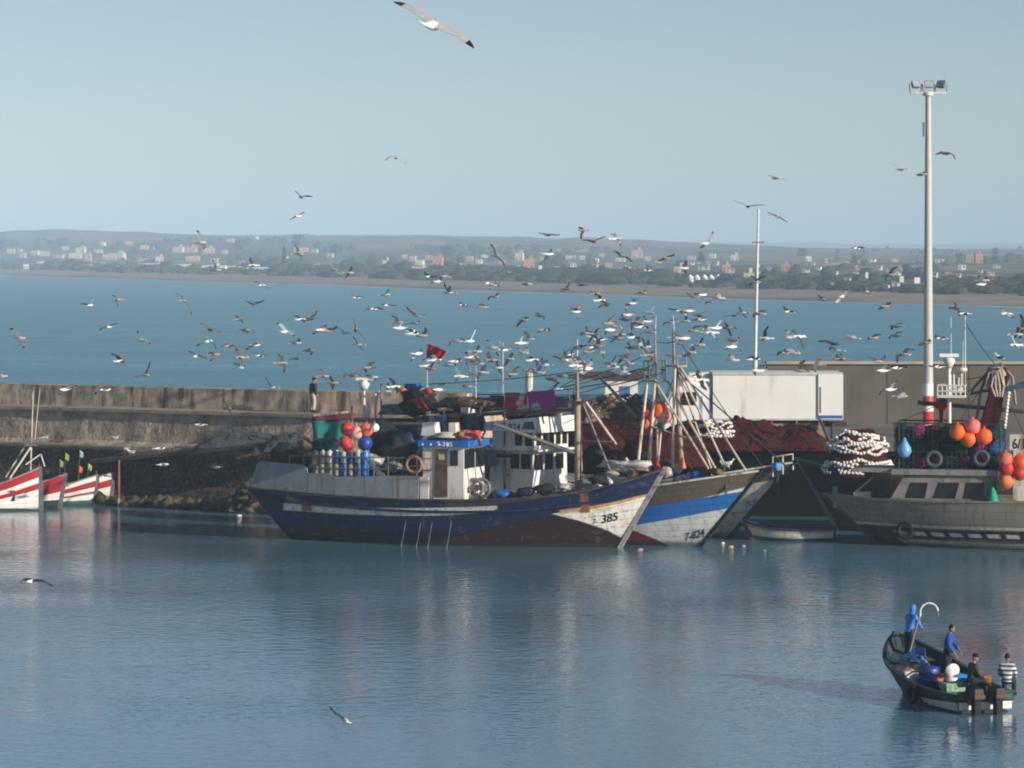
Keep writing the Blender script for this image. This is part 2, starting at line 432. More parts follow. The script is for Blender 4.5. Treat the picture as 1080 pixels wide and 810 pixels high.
def paint(name, hull, base, layers, plank=9, grime=(.05,.045,.04), gamt=.5, wearcol=(.22,.2,.17)):
    """base colour then polygons of paint, each given by photo pixels on the near side; edges are brushed and chipped"""
    g=G(name)
    t=g.n.new('ShaderNodeUVMap'); t.uv_map='hull'; uv=g.sep(t.outputs[0]); u,v=uv[0],uv[1]
    ob=g.coord(); jit=g.math('MULTIPLY',g.math('SUBTRACT',g.noise(ob,3.0,5,.7),.5),.02)
    v_=g.math('ADD',v,jit); u_=g.math('ADD',u,g.math('MULTIPLY',jit,.3))
    base_n=g.noise(ob,1.3,5)
    c=g.mix(base_n,sc3(base,.7),sc3(base,1.3))
    for L in layers:
        col,poly=L[0],L[1]; q=[p if len(p)==3 else hull.uv(*p) for p in poly]; q=[p[:2] for p in q]
        ar=sum(q[i][0]*q[(i+1)%len(q)][1]-q[(i+1)%len(q)][0]*q[i][1] for i in range(len(q)))
        if ar<0: q=q[::-1]
        f=None
        for i in range(len(q)):
            (a,b),(c2,d)=q[i],q[(i+1)%len(q)]; ln=math.hypot(c2-a,d-b)
            if ln<1e-6: continue
            # signed distance in v-ish units, positive inside (ccw)
            nx,ny=-(d-b)/ln,(c2-a)/ln
            sd=g.math('ADD',g.math('MULTIPLY',g.math('SUBTRACT',u_,a),nx),g.math('MULTIPLY',g.math('SUBTRACT',v_,b),ny))
            wdt=.004
            st=g.step(sd,-wdt,wdt); f=st if f is None else g.math('MULTIPLY',f,st)
        cc=g.mix(g.noise(ob,2.1,5),sc3(col,.86),sc3(col,1.1))
        wear=L[2] if len(L)>2 else .4
        chip=g.step(g.noise(g.coord('Object',(1,1,3.2)),2.6,8,.7),.66-.1*wear,.70-.08*wear)
        cc=g.mix(g.math('MULTIPLY',chip,.85),cc,L[3] if len(L)>3 else wearcol)
        c=g.mix(f,c,cc)
    streak=g.noise(g.coord('Object',(2.6,2.6,.20)),1.9,7,.7)
    c=g.mix(g.math('MULTIPLY',g.step(streak,.48,.72),min(1,gamt*1.25)),c,grime)
    blot=g.noise(g.coord('Object',(.8,.8,1.6)),1.5,9,.72)
    c=g.mix(g.math('MULTIPLY',g.step(blot,.57,.63),.38),c,(.13,.11,.09))
    scuff=g.noise(g.coord('Object',(.5,.5,2.4)),5.5,8,.75)
    c=g.mix(g.math('MULTIPLY',g.step(scuff,.64,.70),.35),c,(.33,.30,.25))
    rs=g.noise(g.coord('Object',(3.0,3.0,.12)),1.1,5,.6)
    c=g.mix(g.math('MULTIPLY',g.step(rs,.60,.70),.62),c,(.17,.075,.03))
    low=g.math('SUBTRACT',1,g.step(g.math('ADD',v,g.math('MULTIPLY',jit,2.0)),.02,.11))
    c=g.mix(g.math('MULTIPLY',low,.75),c,(.03,.032,.028))
    pl=g.math('FRACT',g.math('MULTIPLY',v,plank)); seam=g.math('SUBTRACT',1,g.step(g.math('ABSOLUTE',g.math('SUBTRACT',pl,.5)),.0,.07))
    c=g.mix(g.math('MULTIPLY',seam,.42),c,(.03,.03,.03))
    g.bump(g.math('ADD',g.math('MULTIPLY',seam,-1.0),g.math('MULTIPLY',g.noise(ob,6,5),.6)),.45,.02)
    return g.done(c,.6,None,.22)
# shared materials
WHITE=mat('white_paint',(.68,.67,.64),.5,.08,2,(.30,.24,.17),1.1,.35,True)
OFFW=mat('worn_white_paint',(.62,.60,.55),.6,.14,2,(.25,.19,.13),1.3,.55,True)
GREYP=mat('grey_paint',(.22,.24,.265),.6,.12,1.2,(.12,.10,.085),.9,.5,True,.15,8)
DARKW=mat('dark_wood',(.055,.045,.038),.75,.35,3,(.12,.09,.06),2,.4)
BROWNW=mat('brown_wood',(.12,.075,.05),.7,.3,3)
DECK=mat('deck_boards',(.16,.14,.12),.85,.35,2,(.06,.05,.045),1.5,.6)
NAVY=mat('navy_paint',(.010,.020,.060),.5,.3,2,(.05,.05,.05),1.4,.4)
BLUE=mat('blue_paint',(.02,.12,.40),.45,.2,2,(.1,.1,.12),1.6,.3)
STEEL=mat('dull_steel',(.20,.195,.185),.55,.2,5,(.16,.09,.05),2.5,.45,False,0,20,.3)
RUSTY=mat('rusty_pole',(.34,.27,.19),.6,.2,4,(.22,.11,.05),2.2,.5,True)
PALEP=mat('pale_pole',(.56,.48,.37),.6,.15,3,(.25,.17,.10),2.0,.4,True)
BLACK=mat('black_rubber',(.015,.015,.016),.7,.3,5)
GLASS=mat('dark_window_glass',(.012,.016,.02),.12,.2,2)
ROPE=mat('pale_rope',(.42,.38,.31),.9,.25,10)
DROPE=mat('dark_rope',(.06,.055,.05),.9,.25,10)
RED=mat('red_paint',(.42,.025,.02),.5,.2,3)
ORANGEB=mat('orange_buoy',(.80,.13,.02),.5,.14,3,(.42,.12,.06),1.8,.45)
PINKB=mat('pink_buoy',(.76,.15,.14),.5,.14,3,(.5,.2,.17),1.8,.45)
PALEPINK=mat('faded_pink_buoy',(.66,.34,.30),.5,.12,2)
REDB=mat('red_buoy',(.48,.035,.03),.5,.2,3,(.25,.04,.035),1.8,.45)
CORALB=mat('coral_buoy',(.62,.15,.10),.5,.16,3,(.40,.14,.10),1.8,.45)
BLUEB=mat('blue_buoy',(.015,.04,.26),.4,.2,3,(.06,.09,.2),1.8,.4)
WHITEB=mat('white_float',(.72,.70,.66),.55,.1,6)
LETTER=mat('black_lettering',(.02,.02,.02),.6,.2,5)
WLETTER=mat('white_lettering',(.75,.75,.75),.6,.1,5)
def net_mat(name,c1,c2,sc=9,spot=None):
    g=G(name); v=g.coord(); n=g.noise(v,sc,6,.7); k=g.noise(v,1.1,4)
    c=g.mix(g.step(n,.38,.66),sc3(c1,.55),c1); c=g.mix(g.step(k,.5,.66),c,c2)
    if spot: c=g.mix(g.step(g.noise(v,4.5,3,.6),.57,.63),c,spot)
    g.bump(g.math('ADD',g.noise(v,sc*2.2,5,.7),g.math('MULTIPLY',g.noise(v,3,4),2)),.9,.10); return g.done(c,.95,spec=.05)
NETDARK=net_mat('dark_net',(.035,.042,.05),(.06,.05,.045)); NETRED=net_mat('maroon_net',(.085,.015,.017),(.055,.026,.020))
NETBROWN=net_mat('brown_net',(.17,.10,.065),(.24,.16,.11),7,(.50,.42,.34)); NETBLUE=net_mat('bluegrey_net',(.10,.12,.14),(.06,.065,.07)); NETGREEN=net_mat('teal_net',(.015,.085,.09),(.02,.03,.08))
def pole(root,name,H,p,q,y0,y1,r,m,r2=None,n=8):
    b=MB(); a=H.local(p[0],p[1],y0); c=H.local(q[0],q[1],y1); b.tube([a,c],[r,r2 if r2 else r],n); return b.build(name,m,root)
def wire(root,name,H,p,q,y0,y1,r=.02,sag=.0,m=None):
    b=MB(); a=H.local(p[0],p[1],y0); c=H.local(q[0],q[1],y1)
    b.tube([a.lerp(c,t/8)-Vector((0,0,sag*4*(t/8)*(1-t/8))) for t in range(9)],r,5); return b.build(name,m or DROPE,root)
def hbox(root,name,H,p,q,y0,y1,m):   # a box whose side face spans photo pixels p..q, from local y0 to y1
    a=H.local(p[0],p[1],y0); b=H.local(q[0],q[1],y0); bb=MB()
    bb.box(((a.x+b.x)/2,(y0+y1)/2,(a.z+b.z)/2),(abs(b.x-a.x),abs(y1-y0),abs(a.z-b.z))); return bb.build(name,m,root)
def buoy(x,y,Y,r,m,label,group):
    o=thing('buoy',label,'buoy',P(x,y,Y),rnd.uniform(-1,1),group)
    b=MB(); b.ell((0,0,0),(r,r,r*1.02),20,14,None,.10,px); b.build('float',m,o)
    n_=MB(); n_.lathe((0,0,r*1.02),[(r*.16,0),(r*.14,.04),(r*.07,.06),(0,.06)],10); n_.torus((0,0,r*1.02+.07),r*.09,.014,(0,1,0),10,5); n_.build('rope_eye',m,o)
    return o
# ---------------------------------------------------------------- boat 1: dark blue, bow 385
H1=Hull((-2.4,163.74),-20,8.0,10.2,-8.6,-10.5,5.0,[(0,2.49),(.23,2.27),(.465,2.19),(.72,2.39),(.88,2.95),(1,3.75)],-1,stern=.66,wl=(.45,.86,.22))
H1.stemm=mat('grey_stem',(.30,.30,.30),.55,.2,4,(.15,.12,.1),1.5,.5)
b1=thing('fishing_trawler','long dark blue wooden trawler with white bow panel marked 385 and grey stern plates','boat',H1.O,H1.rz,'wooden fishing boats moored at the quay')
RUST=(.30,.11,.03)
pm1=paint('blue_hull_paint',H1,(.004,.015,.062),[
    ((.007,.008,.011),[(250,556),(420,560),(560,560),(640,590),(250,590)],.2),
    ((.026,.009,.009),[(582,542),(655,567),(655,600),(440,600),(440,575),(520,556)],.5,(.05,.02,.02)),
    ((.05,.045,.045),[(470,523),(640,509),(580,524),(560,530),(470,534)],.9),
    ((.62,.60,.52),[(299,530.5),(360,534.5),(360,542),(299,538)],.9),((.62,.60,.52),[(359.5,534.5),(430,536),(430,544),(359.5,542)],.9),((.62,.60,.52),[(429.5,536),(480,535),(480,543),(429.5,544)],.9),((.62,.60,.52),[(479.5,535),(524,533.5),(524,540),(479.5,543)],.9),
    ((.30,.11,.03),[(318,531),(329,531),(329,539),(318,539)],.2),
    ((.74,.72,.66),[(582,542),(688,520),(655,567)],.75,(.26,.17,.10)),
    ((.48,.30,.12),[(590,538),(686,520.2),(686,522.5),(592,542)],.9),
    ((.23,.09,.03),[(612,520),(619,520),(622,541),(612,541)],.6)],gamt=.45,grime=(.018,.016,.016),wearcol=(.10,.08,.06))
H1.build(b1,pm1,DECK,DARKW,bul=.75)
H1.rub(b1,NAVY,lambda u:.80-.05*math.sin(u*3),.07,0,.97)
H1.text(b1,'385',(634.5,552),(651.5,548.5),8.5,LETTER)
H1.text(b1,'7-',(625.5,552.5),(630,552),5,LETTER)
# grey stern plates, stepped
def plate(pts,name='stern_plate'):
    b=MB(); q=[]
    for px,py in pts:
        y=2.0
        for _ in range(5):
            p=H1.local(px,py,-y); y=H1.yat(p.x,min(p.z,2.3))+.03
        q.append(Vector((p.x,-y,p.z)))
    b.prism(q,(0,.07,0)); b.build(name,GREYP,b1)
plate([(263,513),(271,489),(275,486.5),(318,490),(324,494),(324,522)])
plate([(324.6,522),(324.6,499),(347,499),(352,503),(352,524)])
plate([(352.6,524),(352.6,502.5),(384,502.5),(384,525.5)]); plate([(384.6,525.5),(384.6,502.5),(414,502),(414,526.5)]); plate([(414.6,526.5),(414.6,502),(442,502),(441,527)])
hbox(b1,'door_leaf',H1,(443,503),(452,527),-2.25,-2.18,WHITE)
# far side bulwark plates keep the stern deck closed in
fp=MB(); fp.box((-6.0,2.12,2.75),(8.0,.07,1.1)); fp.build('stern_plate',GREYP,b1)
# wheelhouse
def L1(px,py,y): return H1.local(px,py,y)
def wheelhouse1():
    a=L1(446,527,-1.45); c=L1(489,472,-1.45); z0=1.55; z1=c.z
    x0,x1=a.x,c.x; b=MB(); b.box(((x0+x1)/2,0,(z0+z1)/2),(x1-x0,2.9,z1-z0)); wh=b.build('wheelhouse',WHITE,b1)
    r=MB(); r.box(((x0+x1)/2+.05,0,z1+.16),(x1-x0+.5,3.3,.30)); r.build('roof',BLUE,b1)
    r=MB(); r.box(((x0+x1)/2,0,z1+.37),(x1-x0-.3,2.6,.10)); r.build('roof_cap',NAVY,b1)
    d0,d1=L1(459,474,-1.47),L1(472,524,-1.47)
    d=MB(); d.box(((d0.x+d1.x)/2,-1.47,(d0.z+d1.z)/2),(d1.x-d0.x,.05,d0.z-d1.z)); dd=d.build('door',BROWNW,b1)
    k=MB(); k0,k1=L1(462.5,479,-1.51),L1(468.5,485,-1.51); k.box(((k0.x+k1.x)/2,-1.505,(k0.z+k1.z)/2),(k1.x-k0.x,.02,k0.z-k1.z)); k.build('notice',mat('yellowed_paper',(.50,.42,.22),.8,.2,8),dd)
    w0,w1=L1(475,475,-1.47),L1(483,491,-1.47); q=MB(); q.box(((w0.x+w1.x)/2,-1.47,(w0.z+w1.z)/2),(w1.x-w0.x,.05,w0.z-w1.z)); q.build('window',GLASS,wh)
    for y in (-.75,.75):
        q=MB(); q.box((x1+.02,y,z1-.55),(.05,1.15,.80)); wn=q.build('window',GLASS,wh)
        fr=MB()
        for yy in (-.6,.6): fr.box((x1+.035,y+yy,z1-.55),(.07,.06,.92))
        for zz in (-.43,.43): fr.box((x1+.035,y,z1-.55+zz),(.066,1.14,.06))
        fr.build('window_frame',NAVY,wn)
    hr=MB(); hr.tube([(x1+.10,-1.2,z1-1.0),(x1+.35,-1.5,z0+.6)],.025,6); hr.tube([(x1+.10,-.2,z1-1.0),(x1+.35,-.4,z0+.6)],.025,6); hr.build('handrail',STEEL,wh)
    vs,fs=text_verts('7-385'); t=MB(); xa=L1(460,472,-1.67).x; t.add([(xa+v.x*.36,-1.655,z1+.05+v.y*.30) for v in vs],fs); t.build('registration_number',WLETTER,b1)
    for i in range(4):
        t=MB(); t.ell((x0+.05+i*.42,-1.66,z1+.12),(.06,.015,.05),8,6); t.build('roof_stud',WLETTER,b1)
    # things fixed to the roof
    s_=MB(); s_.box((x0+.0,-.4,z1+.80),(.75,.7,.62),0,.8,.9); s_.tube([(x0,-.4,z1+.2),(x0,-.4,z1+.6)],.12,8); s_.build('searchlight',WHITE,b1)
    s_=MB(); s_.box((x0+.95,.2,z1+.78),(.35,.5,.60)); s_.build('locker',OFFW,b1)
    return x0,x1,z0,z1
X0,X1,Z0,Z1=wheelhouse1()
# foremast with boom and stays
ym=0.2
mt=MB(); a=L1(611,512,ym); c=L1(609,421,ym); mt.tube([(a.x,ym,1.8),c],[.20,.17],12); mt.build('mast',RUSTY,b1)
pole(b1,'topmast',H1,(609,421),(608.5,385),ym,ym,.11,STEEL,.08); pole(b1,'antenna',H1,(609,386),(609,358),ym+.05,ym+.05,.035,WHITE,.02); pole(b1,'antenna',H1,(607,400),(603.5,372),ym+.1,ym+.1,.03,WHITE,.02)
pole(b1,'derrick_boom',H1,(606,478),(521,447),ym-.1,-.9,.11,STEEL,.08)
pole(b1,'stay',H1,(614,424),(647,505),ym,-.4,.055,STEEL); pole(b1,'stay',H1,(618,424),(650,469),ym,.6,.06,PALEP); pole(b1,'stay',H1,(660,483),(669,497),.2,.4,.06,PALEP); pole(b1,'stay',H1,(612,465),(648,466),ym,.2,.035,STEEL)
cr=MB(); q=L1(609,424,ym); cr.box((q.x,ym,q.z),(.9,.9,.10)); cr.build('mast_platform',DARKW,b1)
for yy in (-.45,.45):
    cb=MB(); q=L1(609,409,ym); cb.tube([(q.x-.25,yy,q.z-.05),(q.x+.25,yy,q.z)],.05,6); cb.tube([(q.x-.25,yy,q.z-.05),(q.x-.25,yy*.3,q.z-.6)],.03,6); cb.build('lamp_bracket',STEEL,b1)
for (p,q_) in (((609,405),(640,390)),((609,415),(690,384)),((609,425),(700,392)),((608,405),(505,420)),((608,423),(470,437)),((609,418),(560,412))):
    wire(b1,'rigging_wire',H1,p,q_,ym,ym+(.5 if q_[0]<600 else 1.2),.03,.15)
# stern rail cage with posts
rl=MB()
for i in range(11):
    x=-8.2+i*.73; rl.tube([(x,-1.75,1.9),(x,-1.75,4.15)],.03,5)
for z in (3.05,3.55,4.1): rl.tube([(-8.2,-1.75,z),(-.9,-1.75,z)],.03,5)
rl.build('stern_rail',STEEL,b1)
# winch, fairlead and bow clutter fixed on deck
wn=MB(); q=L1(500,515,-.6); wn.torus((q.x,-.6,q.z),.42,.09,(0,1,0)); wn.torus((q.x+.25,-.3,q.z),.42,.09,(0,1,0)); wn.tube([(q.x,-1,q.z),(q.x,.4,q.z)],.15,10); wn.box((q.x,-.3,q.z-.6),(.7,1.0,.5)); wn.build('winch',STEEL,b1)
wl_=MB(); q=L1(617,500,-.5); q.z=2.6; wl_.torus((q.x+.9,-.4,q.z+.25),.5,.12,(.5,1,0)); wl_.tube([(q.x+.7,-.9,q.z+.25),(q.x+1.1,.3,q.z+.25)],.2,10); wl_.build('line_hauler',OFFW,b1)
bt=MB(); bt.box((8.6,0,3.45),(.25,.9,.5)); bt.build('bow_bitt',DARKW,b1)
# bilge water pouring from the scuppers
WS=mat('falling_water',(.20,.25,.30),.25,.1,8)
for px,ya,yb in ((428,551,572),(444,551,574),(456,551,574),(476,552,573)):
    y=2.4
    for _ in range(5): p=L1(px,ya,-y); y=H1.yat(p.x,p.z)+.03
    b=MB(); zt=p.z; b.tube([(p.x+.12*t*t*(1 if px%4 else -1),-(y+.30*math.sqrt(t)),zt*(1-t)) for t in (0,.15,.35,.6,.85,1)],[.010,.009,.008,.008,.010,.02],6); b.build('bilge_water',WS,b1)
def upright(x,y,z,r,h,m,name,label,cat,group,H,kind='jug'):
    w=H.O+H.a*x+H.n*y; o=thing(name,label,cat,(w.x,w.y,z),H.rz,group)
    b=MB(); b.lathe((0,0,0),[(0,0),(r*.95,0),(r,h*.05),(r,h*.88),(r*.85,h*.96),(r*.3,h*.99),(r*.3,h),(0,h)],10); b.build('body',m,o)
    c=MB(); c.lathe((0,0,h),[(r*.34,-.03),(r*.34,.05),(0,.05)],8); c.build('cap',WHITE,o); return o
DRUMC={'blue':mat('blue_jerrycan',(.03,.20,.70),.4,.1,3),'pale':mat('pale_jerrycan',(.40,.50,.52),.5,.1,3),'tan':mat('tan_jerrycan',(.34,.29,.23),.6,.15,3),'navy':mat('navy_jerrycan',(.02,.06,.22),.45,.15,3),'white':mat('white_jerrycan',(.62,.62,.58),.5,.1,3)}
colsj=['tan','tan','white','navy','pale','navy','pale','blue']; low=['tan','tan','tan','tan','blue','tan','blue','blue']
nmw=['first','second','third','fourth','fifth','sixth','seventh','eighth']
for i in range(8):
    px=333+i*7.5
    for row,cl in ((0,low),(1,colsj)):
        p=H1.local(px,501.5 if row==0 else 488,-1.55)
        upright(p.x,-1.55,p.z,.17,.56,DRUMC[cl[i]],'jerrycan','%s jerrycan in the %s row behind the stern rail, %s from the left'%(cl[i],('lower','upper')[row],nmw[i]),'jerrycan','jerrycans stacked on the blue trawler',H1)
dk=MB(); dk.box((-4.6,-1.3,2.25),(7.4,1.3,.68)); dk.build('stern_locker',DARKW,b1)
# life ring on the rail
w_=H1.O+H1.a*L1(437,490,-1.85).x+H1.n*-1.9
lr=MB(); lr.torus((0,0,0),.38,.075,(0,1,0),24,8); o=lr.build('life_ring',mat('faded_orange_ring',(.32,.16,.085),.6,.2,5)); o.location=(w_.x,w_.y,L1(437,490,-1.9).z); o.rotation_euler=(0,0,H1.rz); tag(o,'faded orange life ring hung beside the white wheelhouse of the blue trawler','life ring')
# ---------------------------------------------------------------- boat 2: 7-824
H2=Hull((3.38,165.71),-38,7.0,10.42,-7.2,-8.5,5.0,[(0,2.5),(.25,2.2),(.5,2.35),(.75,2.93),(.9,3.4),(1,3.72)],-1,stern=.6,wl=(.45,.85,.25),mid=.56)
H2.stemm=mat('black_stem',(.03,.035,.04),.5,.3,4)
b2=thing('fishing_trawler','wooden trawler with bright blue and white banded bow marked 7-824 and twin pole masts','boat',H2.O,H2.rz,'wooden fishing boats moored at the quay')
pm2=paint('banded_hull_paint',H2,(.72,.71,.68),[
    ((.15,.115,.08),[(640,500),(804,497),(789,520),(690,538),(640,549)],.8,(.20,.16,.11)),
    ((.015,.17,.56),[(650,539),(690,533.5),(790,516),(780,533.5),(673,553.5),(650,557)],.3,(.10,.25,.5)),
    ((.16,.022,.020),[(640,550),(665,558.5),(745,577),(745,600),(560,600),(560,540)],.5,(.07,.02,.02))],gamt=.35,plank=11)
H2.build(b2,pm2,DECK,OFFW,bul=.8)
H2.text(b2,'7-824',(722.5,570.5),(743,565.5),8,LETTER)
ac=MB(); q=H2.local(762,505,-.9); ac.tube([(q.x,-H2.yat(q.x,2.9)-.06,3.2),(q.x,-H2.yat(q.x,2.9)-.05,2.6)],.05,6); ac.box((q.x,-H2.yat(q.x,2.9)-.05,3.35),(.5,.12,.3)); ac.build('anchor',mat('rusty_iron',(.13,.06,.035),.8,.3,5),b2)
def L2(px,py,y): return H2.local(px,py,y)
# two storey wheelhouse
def wheelhouse2():
    a=L2(516,520,-1.5); c=L2(562,475,-1.5); x0,x1=a.x,c.x; y0=-1.5; y1=1.3
    zl,zm=1.4,L2(540,475,-1.5).z; zt=L2(540,455,-1.5).z
    b=MB(); b.box(((x0+x1)/2,(y0+y1)/2,(zl+zm)/2),(x1-x0,y1-y0,zm-zl),0,.97,.97); lo=b.build('lower_house',WHITE,b2)
    b=MB(); b.box(((x0+x1)/2+.2,(y0+y1)/2,zm+.04),(x1-x0+.55,y1-y0+.35,.10)); b.build('upper_deck',OFFW,b2)
    b=MB(); b.box(((x0+x1)/2+.1,(y0+y1)/2,(zm+.09+zt)/2),(x1-x0-.1,y1-y0-.1,zt-zm-.09)); up=b.build('upper_house',WHITE,b2)
    # slanted roof, higher to the front
    b=MB(); zr=zt+.002; b.hexa([(x0-.35,y0-.2,zr),(x1+.7,y0-.2,zr),(x1+.7,y1+.2,zr),(x0-.35,y1+.2,zr),(x0-.15,y0-.1,zr+.42),(x1+.45,y0-.1,zr+.75),(x1+.45,y1+.1,zr+.75),(x0-.15,y1+.1,zr+.42)]); rf=b.build('roof',WHITE,b2)
    w0=L2(553,452,-1.6); b=MB(); b.hexa([(x1-.55,y0-.19,zr+.12),(x1+.25,y0-.19,zr+.14),(x1+.25,y0-.08,zr+.14),(x1-.55,y0-.08,zr+.12),(x1-.4,y0-.155,zr+.48),(x1+.12,y0-.15,zr+.52),(x1+.12,y0-.05,zr+.52),(x1-.4,y0-.05,zr+.48)]); b.build('roof_window',GLASS,rf)
    vs,fs=text_verts('7-824'); t=MB(); t.add([(x0+.9+v.x*.5,y0-.19+.05*(v.y),zr+.10+v.y*.42) for v in vs],fs); t.build('registration_number',mat('grey_lettering',(.08,.09,.10),.6,.2,5),rf)
    xf=x1+.05
    for px in (547,562.5):
        p=L2(px,468,-1.46); b=MB(); b.box((min(p.x,x1-.3),y0+.04,zm+.55),(.42,.05,.62)); b.build('window',GLASS,up)
    for k in range(5):
        b=MB(); b.box((xf+.01,y0+.38+k*.52,zm+.58),(.05,.36,.62)); b.build('window',GLASS,up)
    # lower house: dark openings on the forward corner, door and recess on the side
    for k in range(3):
        b=MB(); b.box((x1+.005,y0+.45+k*.85,zm-.55),(.05,.55,.75)); b.build('window',GLASS,lo)
    for xx,wd in ((x1-.42,.55),(x1-1.1,.5)):
        b=MB(); b.box((xx,y0-.005,zm-.52),(wd,.05,.72)); b.build('window',GLASS,lo)
    b=MB(); b.box((x0+1.0,y0-.005,zm-1.2),(.62,.05,1.7)); d=b.build('door',OFFW,lo)
    b=MB(); b.box((x0+1.22,y0-.05,zm-1.2),(.05,.05,.12)); b.build('handle',STEEL,d)
    b=MB(); b.box((x0+.95,y0-.03,zm-.28),(.95,.06,.16)); b.build('door_hood',NAVY,lo)
    b=MB(); b.cloth((x0-.05,y0-.12,zm+.25),(x0+.6,y0-.12,zm-.02),(x0+.62,y0-.12,zm-.75),(x0-.03,y0-.12,zm-.78),6,6,.04,2); b.build('drying_cloth',mat('grey_cloth',(.17,.19,.25),.9,.2,4),b2)
    b=MB(); b.hexa([(x1+.1,y0+.3,1.7),(x1+1.2,y0+.5,1.7),(x1+1.2,y1-.4,1.7),(x1+.1,y1,1.7),(x1+.1,y0+.3,2.6),(x1+1.0,y0+.6,2.5),(x1+1.0,y1-.5,2.5),(x1+.1,y1,2.6)]); b.build('winch_housing',OFFW,b2)
    b=MB(); b.tube([(x0-.4,y0-.05,zl),(x0-.4,y0-.05,zm+.6),(x0-.2,y0-.05,zm+.9)],.05,6); b.build('exhaust_pipe',STEEL,b2)
    return x0,x1,zm,zt
W2=wheelhouse2()
# aft canopy: a long pipe frame with beams, posts and clutter
PIPE=mat('dark_pipe',(.07,.065,.06),.6,.3,4)
pole(b2,'canopy_beam',H2,(440,441),(618,431),-1.7,-1.2,.09,PIPE); pole(b2,'canopy_beam',H2,(455,435),(600,428),1.2,1.6,.07,PIPE); pole(b2,'canopy_beam',H2,(462,426),(520,432),-.6,-.6,.12,BROWNW,.09)
for px in (468,506,532): pole(b2,'canopy_post',H2,(px,520),(px,432),-1.6,-1.6,.05,PIPE)
for px,pyt,r in ((502,372,.03),(496,386,.025),(527,360,.022),(530.5,361,.022)): pole(b2,'antenna',H2,(px,432),(px,pyt),.2,.2,r,WHITE,.015)
pole(b2,'exhaust_funnel',H2,(558,434),(558,393),.6,.6,.19,OFFW)
wire(b2,'rigging_wire',H2,(470,424),(608,420),.8,.8,.03,.1); wire(b2,'clothes_line',H2,(503,416),(640,404),-.2,.4,.03,.15)
# foremasts: A frame with basket and platform mast
pole(b2,'mast_leg',H2,(672,496),(683,400),-1.4,-.4,.085,PALEP,.06); pole(b2,'mast_leg',H2,(684,497),(691,400),-.5,-.2,.085,PALEP,.06); pole(b2,'mast_leg',H2,(693,497),(693,400),.9,.2,.07,RUSTY,.05)
pole(b2,'mast_pole',H2,(692,402),(691,352),0,0,.06,RUSTY,.04)
pole(b2,'antenna',H2,(691,352),(692,333),0,0,.02,WHITE,.012)
q=L2(690,398,0); bk=MB()
for z in (-.15,.35,.78):
    bk.torus((q.x,0,q.z+z),.52,.03,(0,0,1),16,5)
for i in range(9):
    a_=2*math.pi*i/9; bk.tube([(q.x+.52*math.cos(a_),.52*math.sin(a_),q.z-.15),(q.x+.52*math.cos(a_),.52*math.sin(a_),q.z+.78)],.025,5)
bk.box((q.x,0,q.z-.17),(.9,.9,.06)); bk.build('crow_nest',STEEL,b2)
pole(b2,'mast_pole',H2,(719,494),(713,386),.5,.3,.13,RUSTY,.10); pole(b2,'mast_pole',H2,(709,493),(712,386),-.1,.1,.07,PALEP,.06); pole(b2,'mast_pole',H2,(711,384),(710,347),.3,.3,.08,STEEL,.05); pole(b2,'antenna',H2,(711,348),(710,333),.3,.3,.02,WHITE,.012)
q=L2(713,386,.3); pf=MB(); pf.box((q.x,.3,q.z),(.75,.8,.08))
for dx in (-.34,.34):
    for dy in (-.36,.36): pf.tube([(q.x+dx,.3+dy,q.z),(q.x+dx,.3+dy,q.z+.5)],.025,5)
pf.torus((q.x,.3,q.z+.5),.44,.025,(0,0,1),12,5); pf.build('mast_platform',RUSTY,b2)
for p,q_,y0,y1,r in (((716,388),(763,488),.3,-.5,.05),((718,388),(787,497),.3,.0,.055),((714,390),(750,494),.3,.9,.045),((704,402),(757,499),.3,-.9,.06),((692,404),(747,494),0,-1.3,.05)):
    pole(b2,'stay',H2,q_,p,y1,y0,r,PALEP)
pole(b2,'spreader',H2,(688,450),(724,462),-.4,.2,.05,RUSTY); pole(b2,'spreader',H2,(724,462),(748,460),.2,.3,.04,RUSTY); pole(b2,'mast_leg',H2,(697,455),(694,490),-.2,-.4,.05,PALEP)
pole(b2,'derrick_boom',H2,(672,440),(631,396),.0,.6,.08,STEEL,.07)
wire(b2,'rigging_wire',H2,(626,401),(682,388),.6,0,.035,.0); wire(b2,'rigging_wire',H2,(636,408),(690,395),.6,0,.03,.05)
wire(b2,'rigging_wire',H2,(712,390),(832,494),.3,0,.035,.0); wire(b2,'rigging_wire',H2,(640,445),(700,491),.2,.2,.03,.1)
for k in range(3):
    gc=MB(); gc.tube([(6.2+k*1.3,-1.2+.35*k,3.0),(6.3+k*1.3,-1.0+.35*k,3.35)],.06,6); gc.build('bow_cleat',DARKW,b2)
# ---------------------------------------------------------------- boat 3: pale weathered bow
H3=Hull((5.08,171.0),-38,7.0,10.77,-4.2,-5.0,4.6,[(0,2.6),(.4,2.5),(.75,3.1),(1,3.80)],-1,stern=.6,wl=(.45,.85,.2))
H3.stemm=NAVY
b3=thing('fishing_boat','weathered grey white boat with dark bulwark and flaking bow behind the grey rowing boat','boat',H3.O,H3.rz,'wooden fishing boats moored at the quay')
pm3=paint('flaking_hull_paint',H3,(.40,.39,.37),[
    ((.05,.055,.06),[(740,480),(850,470),(838,500),(815,506),(740,520)],.6),
    ((.30,.24,.17),[(770,541),(815,541),(815,544),(770,544)],.9),
    ((.03,.05,.09),[(801,546),(838,494),(850,480),(850,600),(770,600)],.1)],gamt=.6)
H3.build(b3,pm3,DECK,OFFW,bul=.7)
H3.text(b3,'7-21',(786,535),(800,533),6,mat('blue_lettering',(.04,.12,.25),.6,.2,5))
